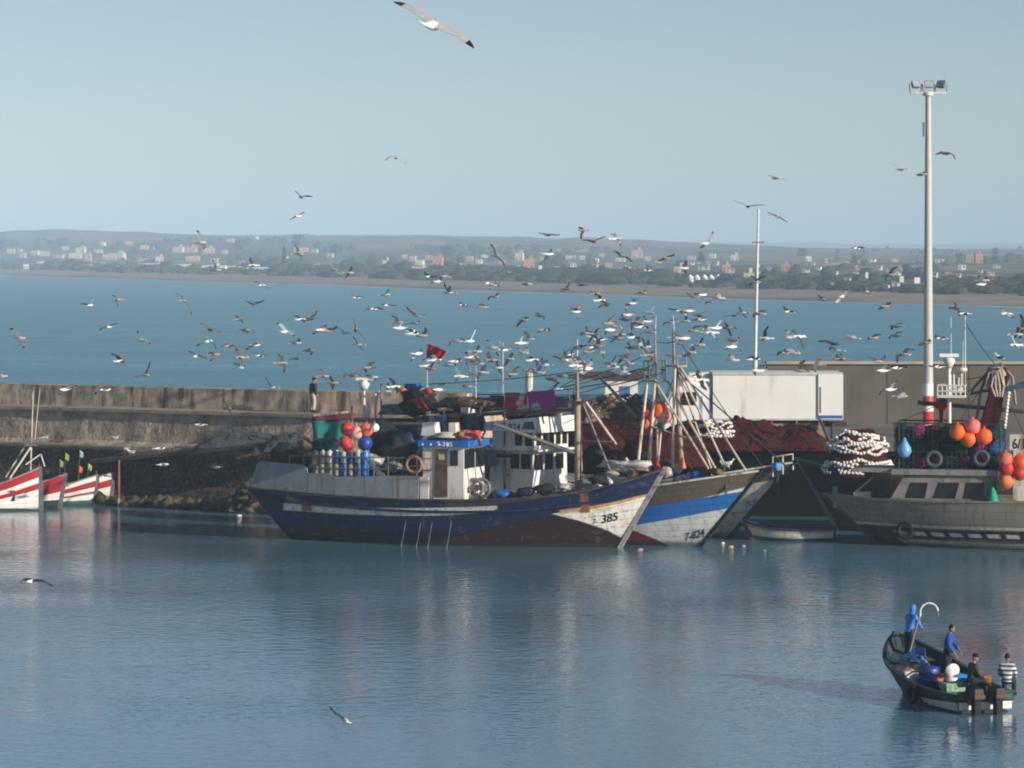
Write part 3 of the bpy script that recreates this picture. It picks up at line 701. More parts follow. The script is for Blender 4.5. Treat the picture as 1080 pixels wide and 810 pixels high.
hr=MB(); a=H3.local(815,494,-.5); b_=H3.local(835,478,-.1); hr.tube([(a.x,-.5,a.z-.4),(a.x,-.5,a.z+.55),(b_.x,0,b_.z-.05),(b_.x,.0,b_.z-.8)],.045,8); m_=Vector(((a.x+b_.x)/2,-.25,(a.z+.55+b_.z-.05)/2)); hr.tube([m_,(m_.x,m_.y,m_.z-.9)],.04,8); hr.build('bow_rail',PALEP,b3)
fd=MB(); q=H3.local(806,512,-1.2); fd.lathe((q.x,-H3.yat(q.x,2.7)-.12,2.2),[(0,0),(.16,.05),(.18,.4),(.14,.9),(0,1.0)],10); fd.build('fender',BLACK,b3)
# ================================================================ mole, quay, wall
def pxX(px,Y): return (px-CX)*Y/F
LINE=[(-6,209.0),(0,196.5),(330,186),(470,182.5)]        # front edge of the mole, photo column and distance
ML=[Vector((pxX(-900,226),226)),Vector((pxX(0,196.5),196.5)),Vector((pxX(330,186),186)),Vector((pxX(480,183),183))]
def along(L,n):
    out=[]; seg=[(b-a).length for a,b in zip(L,L[1:])]; T=sum(seg)
    for i in range(n+1):
        d=T*i/n; k=0
        while k<len(seg)-1 and d>seg[k]: d-=seg[k]; k+=1
        out.append(L[k].lerp(L[k+1],d/seg[k]))
    return out
def stone_mat():
    g=G('mole_masonry'); v=g.world(); z=g.sep(v)[2]
    n=g.noise(v,1.1,6,.65); n2=g.noise(v,4.5,4,.6); n3=g.noise(g.world((1,1,.25)),.9,5)
    c=g.mix(g.step(n,.35,.68),(.27,.21,.155),(.52,.43,.33)); c=g.mix(g.math('MULTIPLY',g.step(n2,.5,.68),.6),c,(.44,.38,.31))
    c=g.mix(g.math('MULTIPLY',g.step(n3,.55,.72),.6),c,(.09,.075,.06))
    zz=g.math('ADD',z,g.math('MULTIPLY',g.math('SUBTRACT',n,.5),.9))
    c=g.mix(g.step(zz,2.55,3.3),g.mix(g.step(n2,.42,.66),(.048,.038,.026),(.15,.115,.075)),c)
    c=g.mix(g.step(zz,.2,.9),(.05,.042,.025),c)
    br=g.n.new('ShaderNodeTexBrick'); br.inputs['Scale'].default_value=.8; br.inputs['Mortar Size'].default_value=.03
    g.t.links.new(g.coord('Object',(1,.4,1)),br.inputs['Vector'])
    g.bump(g.math('ADD',n2,g.math('MULTIPLY',n,2)),.8,.12); return g.done(c,.9,spec=.2)
STONE=stone_mat(); CONC=mat('worn_concrete',(.27,.245,.215),.9,.25,.35,(.12,.10,.085),.25,.5,True,.3,3)
LEDGE=mat('pale_ledge_stone',(.36,.30,.22),.9,.2,.8,(.2,.16,.12),.6,.5,False,.3,5)
QUAYTOP=mat('quay_paving',(.20,.185,.17),.9,.2,.3,(.10,.09,.08),.3,.5)
def profile_wall(name,L,prof,m,n=90,jit=0.0,label=None,cat=None):
    b=MB(); pts=along(L,n); vs=[]; k=len(prof)
    for i,p in enumerate(pts):
        d=(pts[min(i+1,n)]-pts[max(i-1,0)]).normalized(); nb=Vector((-d.y,d.x))
        if nb.y<0: nb=-nb
        for j,(o,z) in enumerate(prof):
            q=p+nb*o; jj=jit*noise.noise(Vector((q.x*.6,j*2.1,z))) if jit else 0
            vs.append((q.x+nb.x*jj,q.y+nb.y*jj,z+jj*.5 if z>-.5 else z))
    b.add(vs,[(i*k+j,(i+1)*k+j,(i+1)*k+j+1,i*k+j+1) for i in range(n) for j in range(k-1)])
    b.add([vs[j] for j in range(k)],[tuple(range(k))]); b.add([vs[n*k+j] for j in range(k)],[tuple(reversed(range(k)))])
    o=b.build(name,m)
    if label: tag(o,label,cat)
    return o
mole=thing('harbour_mole','long stone harbour mole with dark wet foot, pale ledge and parapet on the left','breakwater')
wb=profile_wall('wall',ML,[(-2.2,-1),(-1.6,.9),(-1.2,1.0),(-.9,3.1),(-.35,3.15),(0,3.3),(.15,5.0),(9,5.0),(9,-1)],STONE,120,.12); wb.parent=mole
lg=profile_wall('ledge',ML,[(-.05,4.92),(-.05,5.10),(1.6,5.13),(1.6,4.92)],LEDGE,60,.03); lg.parent=mole
pr=profile_wall('parapet',ML,[(1.6,5.0),(1.7,6.28),(2.4,6.30),(2.5,5.0)],mat('parapet_masonry',(.45,.365,.28),.9,.35,1.3,(.10,.08,.065),.8,.6,True,.6,4),100,.06); pr.parent=mole
st=profile_wall('step',[ML[0],ML[1],Vector((pxX(145,191.5),191.5))],[(-1.25,2.9),(-1.25,3.05),(-.1,3.10),(-.1,2.9)],mat('step_stone',(.20,.165,.12),.9,.3,.8),40,.05); st.parent=mole
a=P(95,485,191.0); b=P(290,466,184.6); rp=MB(); rp.hexa([(a.x,a.y-.3,a.z-.2),(b.x,b.y-.3,b.z-.2),(b.x,b.y+1.2,b.z-.2),(a.x,a.y+1.2,a.z-.2),(a.x,a.y-.3,a.z),(b.x,b.y-.3,b.z),(b.x,b.y+1.2,b.z),(a.x,a.y+1.2,a.z)]); rp.build('ramp',mat('wet_ramp_stone',(.12,.10,.075),.8,.3,1),mole)
# rubble along the foot
rb=MB(); rr=random.Random(3)
for i in range(230):
    t=rr.random(); px=60+t*230; Y=194.2-px*.034-rr.random()*2.4
    if px>225: Y-=rr.random()*1.5
    s_=rr.uniform(.15,.40); zz=rr.uniform(-.1,.35)+ (max(0,(px-225)/40)*rr.uniform(0,1.2) if px<275 else 0)
    p=P(px,500,Y); rb.ell((p.x,Y,zz),(s_*1.2,s_,s_*.8),8,6,Matrix.Rotation(rr.random()*6,3,'Z'),.9,i)
tag(rb.build('rubble',mat('rubble_stone',(.085,.068,.038),.9,.5,1.6,(.05,.045,.03),1.5,.6,False,.5,8)),'weedy rubble stones heaped along the wet foot of the mole','rubble',kind='stuff')
# quay block
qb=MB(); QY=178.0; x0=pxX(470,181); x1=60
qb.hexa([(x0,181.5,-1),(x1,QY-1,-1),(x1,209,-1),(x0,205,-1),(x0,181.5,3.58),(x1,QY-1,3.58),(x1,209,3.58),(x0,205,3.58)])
o=qb.build('quay',[mat('shaded_quay_concrete',(.008,.008,.0075),1.0,.3,.4,(.005,.005,.005),.5,.7,True,.4,3)]); tag(o,kind='structure')  # near-black: wet face with the moored boats' shade put into its colour
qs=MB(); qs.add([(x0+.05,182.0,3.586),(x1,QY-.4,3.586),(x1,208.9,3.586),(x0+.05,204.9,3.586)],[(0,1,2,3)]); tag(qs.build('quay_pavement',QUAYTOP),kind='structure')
kb=MB(); kb.hexa([(x0,181.46,3.45),(x1,QY-1.04,3.45),(x1,QY-.5,3.45),(x0,181.95,3.45),(x0,181.46,3.74),(x1,QY-1.04,3.74),(x1,QY-.5,3.74),(x0,181.95,3.74)]); tag(kb.build('quay_kerb',mat('kerb_concrete',(.12,.11,.10),.9,.3,.6)),kind='structure')
# sea walls
wl=thing('sea_wall','tall weathered grey concrete sea wall behind the white lorry and light mast','wall')
b=MB(); xa,xb=pxX(809,205),60; b.hexa([(xa,205,3.5),(xb,205,3.5),(xb,206.2,3.5),(xa,206.2,3.5),(xa,205,7.22),(xb,205,7.22),(xb,206.0,7.22),(xa,206.0,7.22)]); b.build('wall',mat('stained_concrete',(.112,.103,.090),.9,.18,.3,(.13,.115,.10),.22,.6,True,.25,2),wl)
b=MB(); b.box(((xa+xb)/2,205.5,7.30),(xb-xa+.1,1.35,.16)); b.build('coping',mat('coping_concrete',(.36,.33,.29),.9,.15,.5),wl)
for i in range(7):
    b=MB(); b.box((xa+2.3+i*4.9,204.99,5.35),(.03,.03,3.6)); b.build('joint',mat('joint_concrete',(.10,.095,.088),.9),wl)
lw=MB(); xm=pxX(560,203); lw.hexa([(xm,203,3.5),(xa,203,3.5),(xa,204,3.5),(xm,204,3.5),(xm,203,5.45),(xa,203,5.45),(xa,204,5.45),(xm,204,5.45)]); tag(lw.build('low_parapet',mat('blue_washed_wall',(.05,.09,.17),.8,.3,.6)),'low dark blue parapet along the seaward quay edge behind the brown nets','wall')
# hut
h_=thing('quay_hut','small white hut with a dark overhanging roof beyond the brown nets','hut',P(655,424,199))
b=MB(); b.box((0,0,.55),(1.9,1.6,1.7)); b.build('wall',WHITE,h_)
b=MB(); b.box((-.8,0,1.48),(4.6,2.2,.18)); b.box((-.7,0,1.65),(3.9,1.8,.20)); b.build('roof',DARKW,h_)
b=MB(); b.box((.2,-.81,.65),(.6,.05,.6)); b.build('window',mat('blue_shutter',(.05,.15,.35),.5),h_)
# light mast
LM=thing('light_mast','tall white floodlight mast with red and white bands near its foot','light mast',(pxX(979,192),192,3.58))
b=MB(); b.lathe((0,0,0),[(.36,0),(.36,.3),(.30,.32),(.27,4),(.16,19.0),(.16,19.2)],18)
def band_mat():
    g=G('banded_mast_paint'); z=g.sep(g.coord())[2]; n=g.noise(g.coord(),2,4)
    c=g.mix(n,(.38,.38,.38),(.50,.50,.49))
    for a_,b_,cl in ((0,.75,(.72,.70,.67)),(.75,1.42,(.50,.045,.025)),(1.42,1.70,(.78,.77,.74)),(1.70,2.28,(.50,.045,.025)),(2.28,2.98,(.8,.79,.77))):
        f=g.math('MULTIPLY',g.step(z,a_-.01,a_+.01),g.math('SUBTRACT',1,g.step(z,b_-.01,b_+.01))); c=g.mix(f,c,cl)
    return g.done(c,.5)
b.build('pole',band_mat(),LM)
b=MB(); b.box((0,0,19.25),(2.0,.35,.12)); b.lathe((0,0,19.1),[(.3,0),(.3,.2),(0,.2)],12); b.build('crossbar',OFFW,LM)
for i,(dx,rz,tl) in enumerate(((-.72,.5,-.5),(.02,.05,-.35),(.72,-.7,-.5))):
    f=MB(); q=Matrix.Rotation(rz,3,'Z')@Matrix.Rotation(tl,3,'X')
    pts=[q@Vector(p)+Vector((dx,-.05,19.72)) for p in ((-.26,-.10,-.22),(.26,-.10,-.22),(.18,.17,-.15),(-.18,.17,-.15),(-.26,-.10,.22),(.26,-.10,.22),(.18,.17,.15),(-.18,.17,.15))]
    f.hexa(pts); fl=f.build('floodlight',STEEL,LM)
    f=MB(); f.hexa([q@Vector(p)+Vector((dx,-.05,19.72)) for p in ((-.22,-.115,-.18),(.22,-.115,-.18),(.22,-.105,-.18),(-.22,-.105,-.18),(-.22,-.115,.18),(.22,-.115,.18),(.22,-.105,.18),(-.22,-.105,.18))]); f.build('lens',mat('lamp_glass',(.30,.38,.40),.1),fl)
    f=MB(); f.tube([(dx-.3,0,19.3),(dx-.35,0,19.75)],.03,5); f.tube([(dx+.3,0,19.3),(dx+.35,0,19.75)],.03,5); f.build('bracket',STEEL,fl)
b=MB(); b.box((-.28,-.1,17.2),(.10,.16,.8)); b.build('junction_box',STEEL,LM)
# thin pole behind the lorry
tp=thing('street_pole','thin slightly leaning grey pole behind the white lorry with gulls round its top','pole',(pxX(795,196),196,3.58))
b=MB(); b.lathe((0,0,0),[(.19,0),(.19,.4),(.135,.45),(.13,4.2),(.095,4.3),(.06,12.8),(0,12.8)],12)
for k,v in enumerate(b.v): b.v[k]=(v[0]+v[2]*.021,v[1],v[2])
b.build('shaft',mat('pale_shaft',(.60,.60,.58),.5,.1,2),tp)
b=MB(); b.box((.25,-.02,10.9),(.7,.10,.07)); b.build('bracket',STEEL,tp)
# ---------------------------------------------------------------- refrigerated lorry
tk=thing('box_lorry','white box lorry with long plain refrigerated body, parked on the quay facing left','lorry',(pxX(752,186),186,3.59))
def tX(px): return (px-752)*186/F
BX=tX(888); z0,z1=1.22,3.78
CORR=mat('lorry_panel',(.70,.70,.69),.45,.04,.6,(.56,.55,.53),.5,.25,True)
b=MB(); b.box((BX/2,1.2,(z0+z1)/2),(BX,2.4,z1-z0)); bx=b.build('cargo_box',CORR,tk)
b=MB(); b.box((BX/2,-.01,z1-.06),(BX+.06,.08,.16)); b.box((BX/2,2.41,z1-.06),(BX+.06,.08,.16)); b.box((-.02,1.2,z1-.06),(.08,2.4,.16)); b.box((BX/2,-.01,z0+.02),(BX+.04,.07,.10)); b.build('edge_trim',mat('alloy_trim',(.60,.60,.59),.4,.1,3,None,1,.5,False,0,20,.4),bx)
xd=tX(863); b=MB(); b.box(((xd+BX)/2+.03,-.05,(z0+z1)/2-.03),(BX-xd+.06,.10,z1-z0-.12)); dr=b.build('side_door',CORR,bx)
b=MB(); b.box(((xd+BX)/2+.03,-.115,z0+.16),(BX-xd,.02,.16)); b.build('blue_kick_strip',BLUE,dr)
b=MB(); b.box((xd+.12,-.12,2.3),(.04,.04,1.4)); b.build('door_bar',STEEL,dr)
b=MB(); b.box((BX/2-.8,.35,.95),(BX+2.2,.14,.24)); b.box((BX/2-.8,2.05,.95),(BX+2.2,.14,.24)); b.build('chassis',DARKW,tk)
for i in range(5):
    b=MB(); b.box((.5+i*1.35,.12,1.12),(.10,.2,.16)); b.build('body_mount',STEEL,tk)
b=MB(); b.box((2.6,.12,.72),(2.4,.08,.55)); b.build('side_guard',mat('dusty_panel',(.20,.17,.14),.8,.25,1),tk)
b=MB(); b.box((BX-.55,.25,.65),(.06,.4,.9)); b.build('mudflap',BLACK,tk)
cx0,cx1=tX(700),tX(748)
b=MB(); y0,y1=.08,2.32
prof=[(cx0+.05,.62),(cx1,.62),(cx1,3.02),(cx0+.75,3.02),(cx0+.18,1.95),(cx0+.02,1.55)]
b.prism([(x,y0,z) for x,z in prof],(0,y1-y0,0)); cb=b.build('cab',mat('cab_white',(.78,.78,.77),.3,.05,2),tk)
b=MB(); b.prism([(cx0+.72,y0-.02,2.0),(cx0+1.78,y0-.02,2.0),(cx0+1.78,y0-.02,2.72),(cx0+1.08,y0-.02,2.72)],(0,.03,0)); b.build('side_window',GLASS,cb)
b=MB(); b.prism([(cx0+1.95,y0-.015,1.15),(cx0+2.12,y0-.015,1.15),(cx0+2.12,y0-.015,2.5),(cx0+1.95,y0-.015,2.5)],(0,.025,0)); b.build('intake_grille',mat('bluegrey_grille',(.25,.33,.40),.5),cb)
b=MB(); b.hexa([(cx0+.15,y0+.15,1.97),(cx0+.15,y1-.15,1.97),(cx0+.18,y1-.15,1.97),(cx0+.18,y0+.15,1.97),(cx0+.66,y0+.2,2.92),(cx0+.66,y1-.2,2.92),(cx0+.70,y1-.2,2.92),(cx0+.70,y0+.2,2.92)]); b.build('windscreen',GLASS,cb)
b=MB(); b.hexa([(cx0+.95,y0+.1,3.03),(cx1,y0+.1,3.03),(cx1,y1-.1,3.03),(cx0+.95,y1-.1,3.03),(cx0+1.45,y0+.25,3.72),(cx1+.05,y0+.25,3.78),(cx1+.05,y1-.25,3.78),(cx0+1.45,y1-.25,3.72)]); b.build('roof_deflector',mat('cab_white',(.78,.78,.77)),cb)
b=MB(); b.box((cx1+.02,1.2,3.35),(.35,1.9,.75)); b.build('cooling_unit',OFFW,tk)
b=MB(); b.box((cx0+.52,y0-.24,2.35),(.10,.18,.45)); b.tube([(cx0+.52,y0-.2,2.6),(cx0+.62,y0,2.72)],.02,5); b.build('mirror',BLACK,cb)
for (wx,r) in ((cx0+1.15,.48),(BX-1.55,.48),(BX-2.75,.48)):
    for wy in (.22,2.1):
        b=MB(); b.torus((wx,wy,r),r-.13,.14,(0,1,0),24,10); ww=b.build('wheel',BLACK,tk)
        q=Matrix.Rotation(R(90),3,'X'); b=MB(); b.lathe((wx,wy,r),[(0,.08),(.12,.1),(.30,.06),(.33,.12),(.33,-.12),(0,-.12)],18,q); b.build('rim',OFFW,ww)
b=MB(); b.torus((cx0+1.15,.10,.5),.60,.07,(0,1,0),24,6); b.build('wheel_arch',DARKW,cb)
# ---------------------------------------------------------------- nets on the quay
def heap_thing(name,label,px,py,Y,sx,sy,h,m,seed,rz=0.0,cat='fishing net',group='heaps of net on the quay',**k):
    b=MB(); b.heap((0,0,0),sx,sy,h,seed,rz=rz,**k); b.folds(sx,sy,h,seed,40,k.get('p',2.0)); o=b.build(name,m); o.location=P(px,py,Y); o.location.z=3.59 if k.get('z') is None else k['z']
    return tag(o,label,cat,group)
heap_thing('net_heap','long heap of brown netting and floats in front of the dark blue parapet',655,470,190,3.1,2.4,2.15,NETBROWN,1,n=30,p=3.2,rough=.18)
heap_thing('net_heap','dark maroon net heap lying behind the twin masts of the banded trawler',645,475,186,3.6,2.2,.95,NETRED,2,p=2.6,rough=.2)
heap_thing('net_heap','maroon net heap spread in front of the lorry cab',735,475,181.5,2.6,1.5,1.25,NETRED,3,p=2.2,rough=.25)
heap_thing('net_heap','wide red net heap sagging under the lorry body',790,475,181.0,3.0,1.5,1.25,NETRED,4,p=2.0,rough=.3)
heap_thing('net_heap','rounded red net heap below the rear door of the lorry',842,475,181.0,1.9,1.4,1.0,NETRED,5,p=2.4,rough=.25)
heap_thing('net_heap','dark maroon net hanging over the quay edge right of the single mast',632,478,180.6,1.9,1.5,.85,NETRED,6,p=2.6,rough=.3,sink=.9)
heap_thing('net_heap','dark maroon net hanging over the quay edge behind the twin masts',700,478,180.0,2.3,1.5,.75,NETRED,7,p=2.6,rough=.3,sink=.9)
# coil of float line draped over the net near the cab
def bead(f,pts,r,step=.19):
    q=[];rs=[]
    for p,e in zip(pts,pts[1:]):
        p,e=Vector(p),Vector(e); m_=max(1,round((e-p).length/step))
        for t in range(m_):
            for u,k in ((.04,.35),(.22,.92),(.5,1.0),(.78,.92),(.96,.35)): q.append(p.lerp(e,(t+u)/m_)); rs.append(r*k)
    f.tube(q,rs,7)
def float_coil(name,label,c,sx,sy,h,loops,seed,netm,spin=0.0):
    o=thing(name,label,'float line',c,0,'coils of white net floats'); rr=random.Random(seed)
    b=MB(); b.heap((0,0,0),sx,sy,h*.95,seed,n=16,rough=.14,p=4.5); b.build('net',netm,o)
    for L in range(loops):
        line=MB(); f=MB(); pts=[]; zb=h*((.05+.26*L/(loops*.5)) if L<loops*.5 else (.58+.42*(L-loops*.5)/(loops*.5))); k=1-.5*(L/max(1,loops-1))**2.2
        n=26; a0=rr.uniform(0,6)
        for i in range(n+1):
            a=a0+2*math.pi*i/n; x=sx*k*1.02*math.cos(a)+rr.uniform(-.05,.05); y=sy*k*1.02*math.sin(a)
            pts.append(Vector((x+.15*math.sin(L*2.2),y,max(.08,zb+.17*math.sin(2*a+L*1.3)+.10*rr.uniform(-1,1)))))
        line.tube(pts,.025,5); lo=line.build('rope',ROPE,o)
        bead(f,pts,.085); f.build('float_string',WHITEB,lo)
    return o
float_coil('float_coil','white float line coiled over a net beside the lorry cab wheel',(pxX(757,180.6),180.6,4.15),1.0,.7,.75,9,11,NETRED)
# brown trolley frame leaning beneath the lorry
o=thing('folded_tent','upright tan canvas flap standing under the rear of the lorry','canvas',P(865,470,180.6)); o.location.z=3.59
b=MB(); b.hexa([(-.35,0,0),(.6,-.25,0),(.6,.3,0),(-.35,.5,0),(-.05,.1,1.5),(.02,.05,1.5),(.02,.15,1.5),(-.05,.2,1.5)]); b.build('canvas',mat('tan_canvas',(.36,.29,.18),.9,.25,3),o)
b=MB(); b.tube([(-.4,-.05,0),(-.03,.05,1.55)],.03,5); b.tube([(.62,-.27,0),(0,.05,1.55)],.03,5); b.build('pole',BROWNW,o)
b=MB(); b.box((0,0,.22),(2.3,1.3,.42),.03,.7,.8); o=b.build('tarpaulin_bale',mat('blue_tarp',(.05,.15,.36),.7,.25,2,None,1,.5,False,.6,3)); o.location=(pxX(905,186),186,3.7); tag(o,'blue tarpaulin bale on the quay right of the lorry','tarpaulin')
# net piles on the mole
def loose_heap(name,label,c,sx,sy,h,m,seed,group,cat='fishing net'):
    b=MB(); b.heap((0,0,0),sx,sy,h,seed,rough=.3,p=2.2); b.folds(sx,sy,h,seed,34,2.2); o=b.build(name,m); o.location=c; return tag(o,label,cat,group)
q=P(262,455,187.5); loose_heap('net_heap','blue grey net heap lying along the mole wall left of the walking man',(q.x,q.y-.2,3.2),3.0,.6,.75,NETBLUE,21,'nets piled on the mole')
q=P(305,462,184.5); loose_heap('net_heap','blue grey net heap on the mole below the walking man',(q.x,q.y,3.2),1.8,.7,.85,NETBLUE,22,'nets piled on the mole')
q=H1.O+H1.a*-8.2+H1.n*.2; loose_heap('net_heap','dark net pile spilling over the stern of the long blue trawler',(q.x,q.y,2.4),2.0,1.5,1.5,NETDARK,23,'nets on the blue trawler')
q=H1.O+H1.a*-5.6+H1.n*.6; loose_heap('net_heap','dark net pile behind the jerrycans on the blue trawler',(q.x,q.y,2.5),2.4,1.2,1.4,NETDARK,24,'nets on the blue trawler')
# ---------------------------------------------------------------- boat 6: teal sterned boat behind, mostly hidden
H6=Hull((pxX(385,173.5),173.5),-18,3.2,4.2,-2.6,-3.4,3.0,[(0,3.0),(.5,2.9),(1,3.3)],-1,stern=.75,wl=(.7,.9,.3))
b6=thing('fishing_boat','teal hulled boat with a dark red rail behind the jerrycan rack','boat',H6.O,H6.rz,'wooden fishing boats moored at the quay')
pm6=paint('teal_hull_paint',H6,(.03,.17,.16),[((.17,.045,.05),[(0,.93,0),(1,.93,0),(1,1.05,0),(0,1.05,0)],.5)],gamt=.5)
H6.build(b6,pm6,DECK,OFFW,bul=.6,nu=40)
def L6(px,py,y): return H6.local(px,py,y)
pole(b6,'radar_mast',H6,(384,470),(384,404),0,0,.075,WHITE,.06)
q=L6(384,400,0); b=MB(); b.lathe((q.x,0,q.z-.55),[(0,0),(.16,0),(.30,.32),(.16,.42),(.16,.5),(0,.5)],14); b.build('radar_base',WHITE,b6)
b=MB(); b.box((q.x,0,q.z+.02),(1.05,.16,.13),.25); b.build('radar_scanner',WHITE,b6)
b=MB(); q=L6(387,443,-.6); b.lathe((q.x,-.6,q.z),[(0,0),(.13,0),(.14,.45),(.08,.5),(0,.5)],10); b.build('lantern',WHITE,b6)
pole(b6,'awning_beam',H6,(352,442),(440,443),-1.3,-1.3,.09,DARKW); pole(b6,'awning_beam',H6,(330,441),(365,436),-.9,-.4,.06,OFFW); pole(b6,'awning_post',H6,(402,490),(402,405),-1,-1,.05,STEEL); pole(b6,'awning_post',H6,(371,470),(371,428),.6,.6,.05,STEEL); pole(b6,'awning_post',H6,(396,460),(396,415),.5,.5,.06,OFFW)
b=MB(); q=L6(425,432,-.4); b.box((q.x,-.2,q.z),(2.4,1.6,.5),.1,.8,.8); b.build('canopy',mat('slate_canvas',(.13,.16,.19),.8,.3,3,None,1,.5,False,.5,4),b6)
b=MB(); q=L6(420,470,0); b.box((q.x,0,3.9),(2.0,1.8,2.6)); b.build('cabin',NAVY,b6)
o=thing('stern_awning','teal tarpaulin awning with a dark red top band over the stern of the blue trawler','awning',H1.O,H1.rz)
b=MB(); b.cloth(L1(328,444,-.8),L1(372,443,-.8),L1(371,464,-.8),L1(334,463,-.8),10,8,.10,7); b.build('tarpaulin',mat('teal_tarp',(.02,.19,.17),.75,.25,2),o)
b=MB(); b.cloth(L1(330,437.5,-.8),L1(373,435.5,-.8),L1(373,443.4,-.84),L1(329,444.4,-.84),10,3,.05,9); b.build('top_band',mat('dark_red_tarp',(.16,.04,.05),.8,.3,2),o)
b=MB(); b.tube([L1(331,438.5,-.8),L1(366,435,-.8)],.07,6); b.build('ridge_pole',OFFW,o)
for px in (331,371):
    b=MB(); p_=L1(px,438,-.75); b.tube([p_,(p_.x,-.75,2.0)],.05,6); b.build('post',STEEL,o)
# buoys hung on the blue trawler
BY=162.6
for px,py,r,m,lb in ((366,452,.40,REDB,'red buoy topmost left of the bunch above the jerrycans'),(364,466,.36,REDB,'red buoy lowest left in the bunch above the jerrycans'),(376,456.5,.40,PALEPINK,'faded pink buoy in the bunch above the jerrycans'),(386.5,453.5,.40,CORALB,'coral buoy at the right of the bunch above the jerrycans'),(385,467.5,.42,BLUEB,'glossy dark blue buoy below the coral one'),(395,451,.26,WHITEB,'small white buoy beside the coral one'),(367,471.5,.33,REDB,'red buoy half under its neighbours, just over the pale jerrycans')):
    buoy(px,py,BY,r*.82,m,lb,'buoys hung above the jerrycans')
# white floats draped behind the stern rail
o=thing('float_line','cluster of white net floats draped beside the blue jerrycans','float line',H1.O+H1.a*L1(402,486,-1).x+H1.n*-1.2,H1.rz,None); o.location.z=2.6
for i in range(9):
    b=MB(); b.ell((-.5+i*.14,-.1+.1*math.sin(i),1.25-.13*i+.05*math.sin(i*3)),(.17,.15,.15),9,7); b.build('float',WHITEB,o)
b=MB(); b.tube([(-.5+i*.14,-.1+.1*math.sin(i),1.25-.13*i+.05*math.sin(i*3)) for i in range(9)],.02,5); b.build('rope',ROPE,o)
# clutter over the canopy
def cloth_thing(name,label,cat,H,tl,tr,br,bl,y,m,seed,group=None,amp=.05,nu=10):
    o=MB(); o.cloth(H.local(*tl,y),H.local(*tr,y),H.local(*br,y),H.local(*bl,y),nu,8,amp,seed); x=o.build(name,m)
    x.location=H.O; x.rotation_euler=(0,0,H.rz); return tag(x,label,cat,group)
def stripe_cloth(name,a,b_,k,thr=.5):
    g=G(name); v=g.coord(); n=g.noise(v,k,2); return g.done(g.mix(g.step(n,thr-.03,thr+.03),a,b_),.9)
cloth_thing('blanket','red blanket with a pale grey patch hung over the canopy line','blanket',H2,(533,414),(555.5,414),(556,437),(532,440),-.3,stripe_cloth('red_white_blanket',(.46,.016,.03),(.55,.50,.48),1.0,.56),1,'blankets drying on the canopy')
cloth_thing('blanket','purple magenta blanket with a pale panel hung right of the red one','blanket',H2,(556.5,413),(585.5,411),(585.5,436),(557,437),-.3,stripe_cloth('magenta_blanket',(.42,.02,.30),(.55,.48,.52),.8,.58),2,'blankets drying on the canopy')
cloth_thing('blanket','dark blue cloth hung left of the red blanket','blanket',H2,(517,417),(531,417),(531,430),(516,430),-.3,NAVY,3,'blankets drying on the canopy')
gcs=[((.03,.05,.10),'navy'),((.40,.38,.34),'cream'),((.10,.17,.30),'blue'),((.33,.36,.42),'pale grey'),((.30,.03,.03),'red'),((.35,.06,.05),'rust red'),((.02,.03,.07),'very dark blue'),((.06,.16,.16),'teal'),((.10,.11,.12),'charcoal'),((.02,.03,.06),'black')]
for i,(cc,nm) in enumerate(gcs):
    px=446+i*6.6; ln=(18,14,16,17,12,13,22,18,15,17)[i]
    cloth_thing('hanging_garment','%s garment hung from the canopy beam, %s from the left in the row'%(nm,nmw[i] if i<8 else ('ninth','tenth')[i-8]),'garment',H2,(px,438),(px+5.6,438),(px+5.9,438+ln),(px+.4,437+ln),-1.75,mat('cloth_%d'%i,cc,.9,.25,6),i+5,'clothes hung under the canopy beam',.05,5)
o=thing('pole_bundle','bundle of brown poles and rolled net lying on the canopy','pole bundle',H2.O,H2.rz)
for i in range(9):
    b=MB(); a=L2(455+i*2,429-i*1.1,-1+.25*i); c=L2(508+i*3,431-i*.6-(4 if i%2 else 0),-1.2+.3*i); b.tube([a,a.lerp(c,.5)+Vector((0,0,.12)),c],.09,6); b.build('pole',BROWNW if i%2 else DARKW,o)
b=MB(); q=L2(488,427,-.9); b.ell((q.x,-.3,q.z),(1.5,.8,.38),14,8,None,.6,4); b.build('rolled_net',NETBROWN,o)
b=MB(); q=L2(494,426,-1.1); b.box((q.x,-1.15,q.z-.3),(.5,.5,.25)); o=b.build('fish_crate',WHITE); o.location=H2.O; o.rotation_euler=(0,0,H2.rz); tag(o,'small pale crate on the pole bundle','crate')
b=MB(); q=L2(437,408,0); b.box((q.x,0,q.z),(.8,.6,.32)); o=b.build('tool_box',BLUE); o.location=H2.O; o.rotation_euler=(0,0,H2.rz); tag(o,'blue box perched on the canopy left of the flagpole','box')
o=thing('gear_heap','heap of colourful gear, floats and cloth on the canopy under the flag','gear heap',H2.O,H2.rz)
q=L2(440,424,-.2); b=MB(); b.ell((q.x,-.2,q.z),(1.1,.8,.7),14,9,None,.7,9); b.build('net',NETDARK,o)
for i,(px,py,m) in enumerate(((425,413,ORANGEB),(428,415,BROWNW),(452,413,RED),(442,416,WHITEB),(446,412,ROPE))):
    b=MB(); q=L2(px,py,-.7); b.ell(q,(.2,.2,.17),8,6,None,.4,i); b.build('float',m,o)
cloth_thing('red_cloth','crumpled red cloth draped across the gear heap','cloth',H2,(429,423),(444,419),(453,432),(446,433),-.9,RED,8,None,.12)
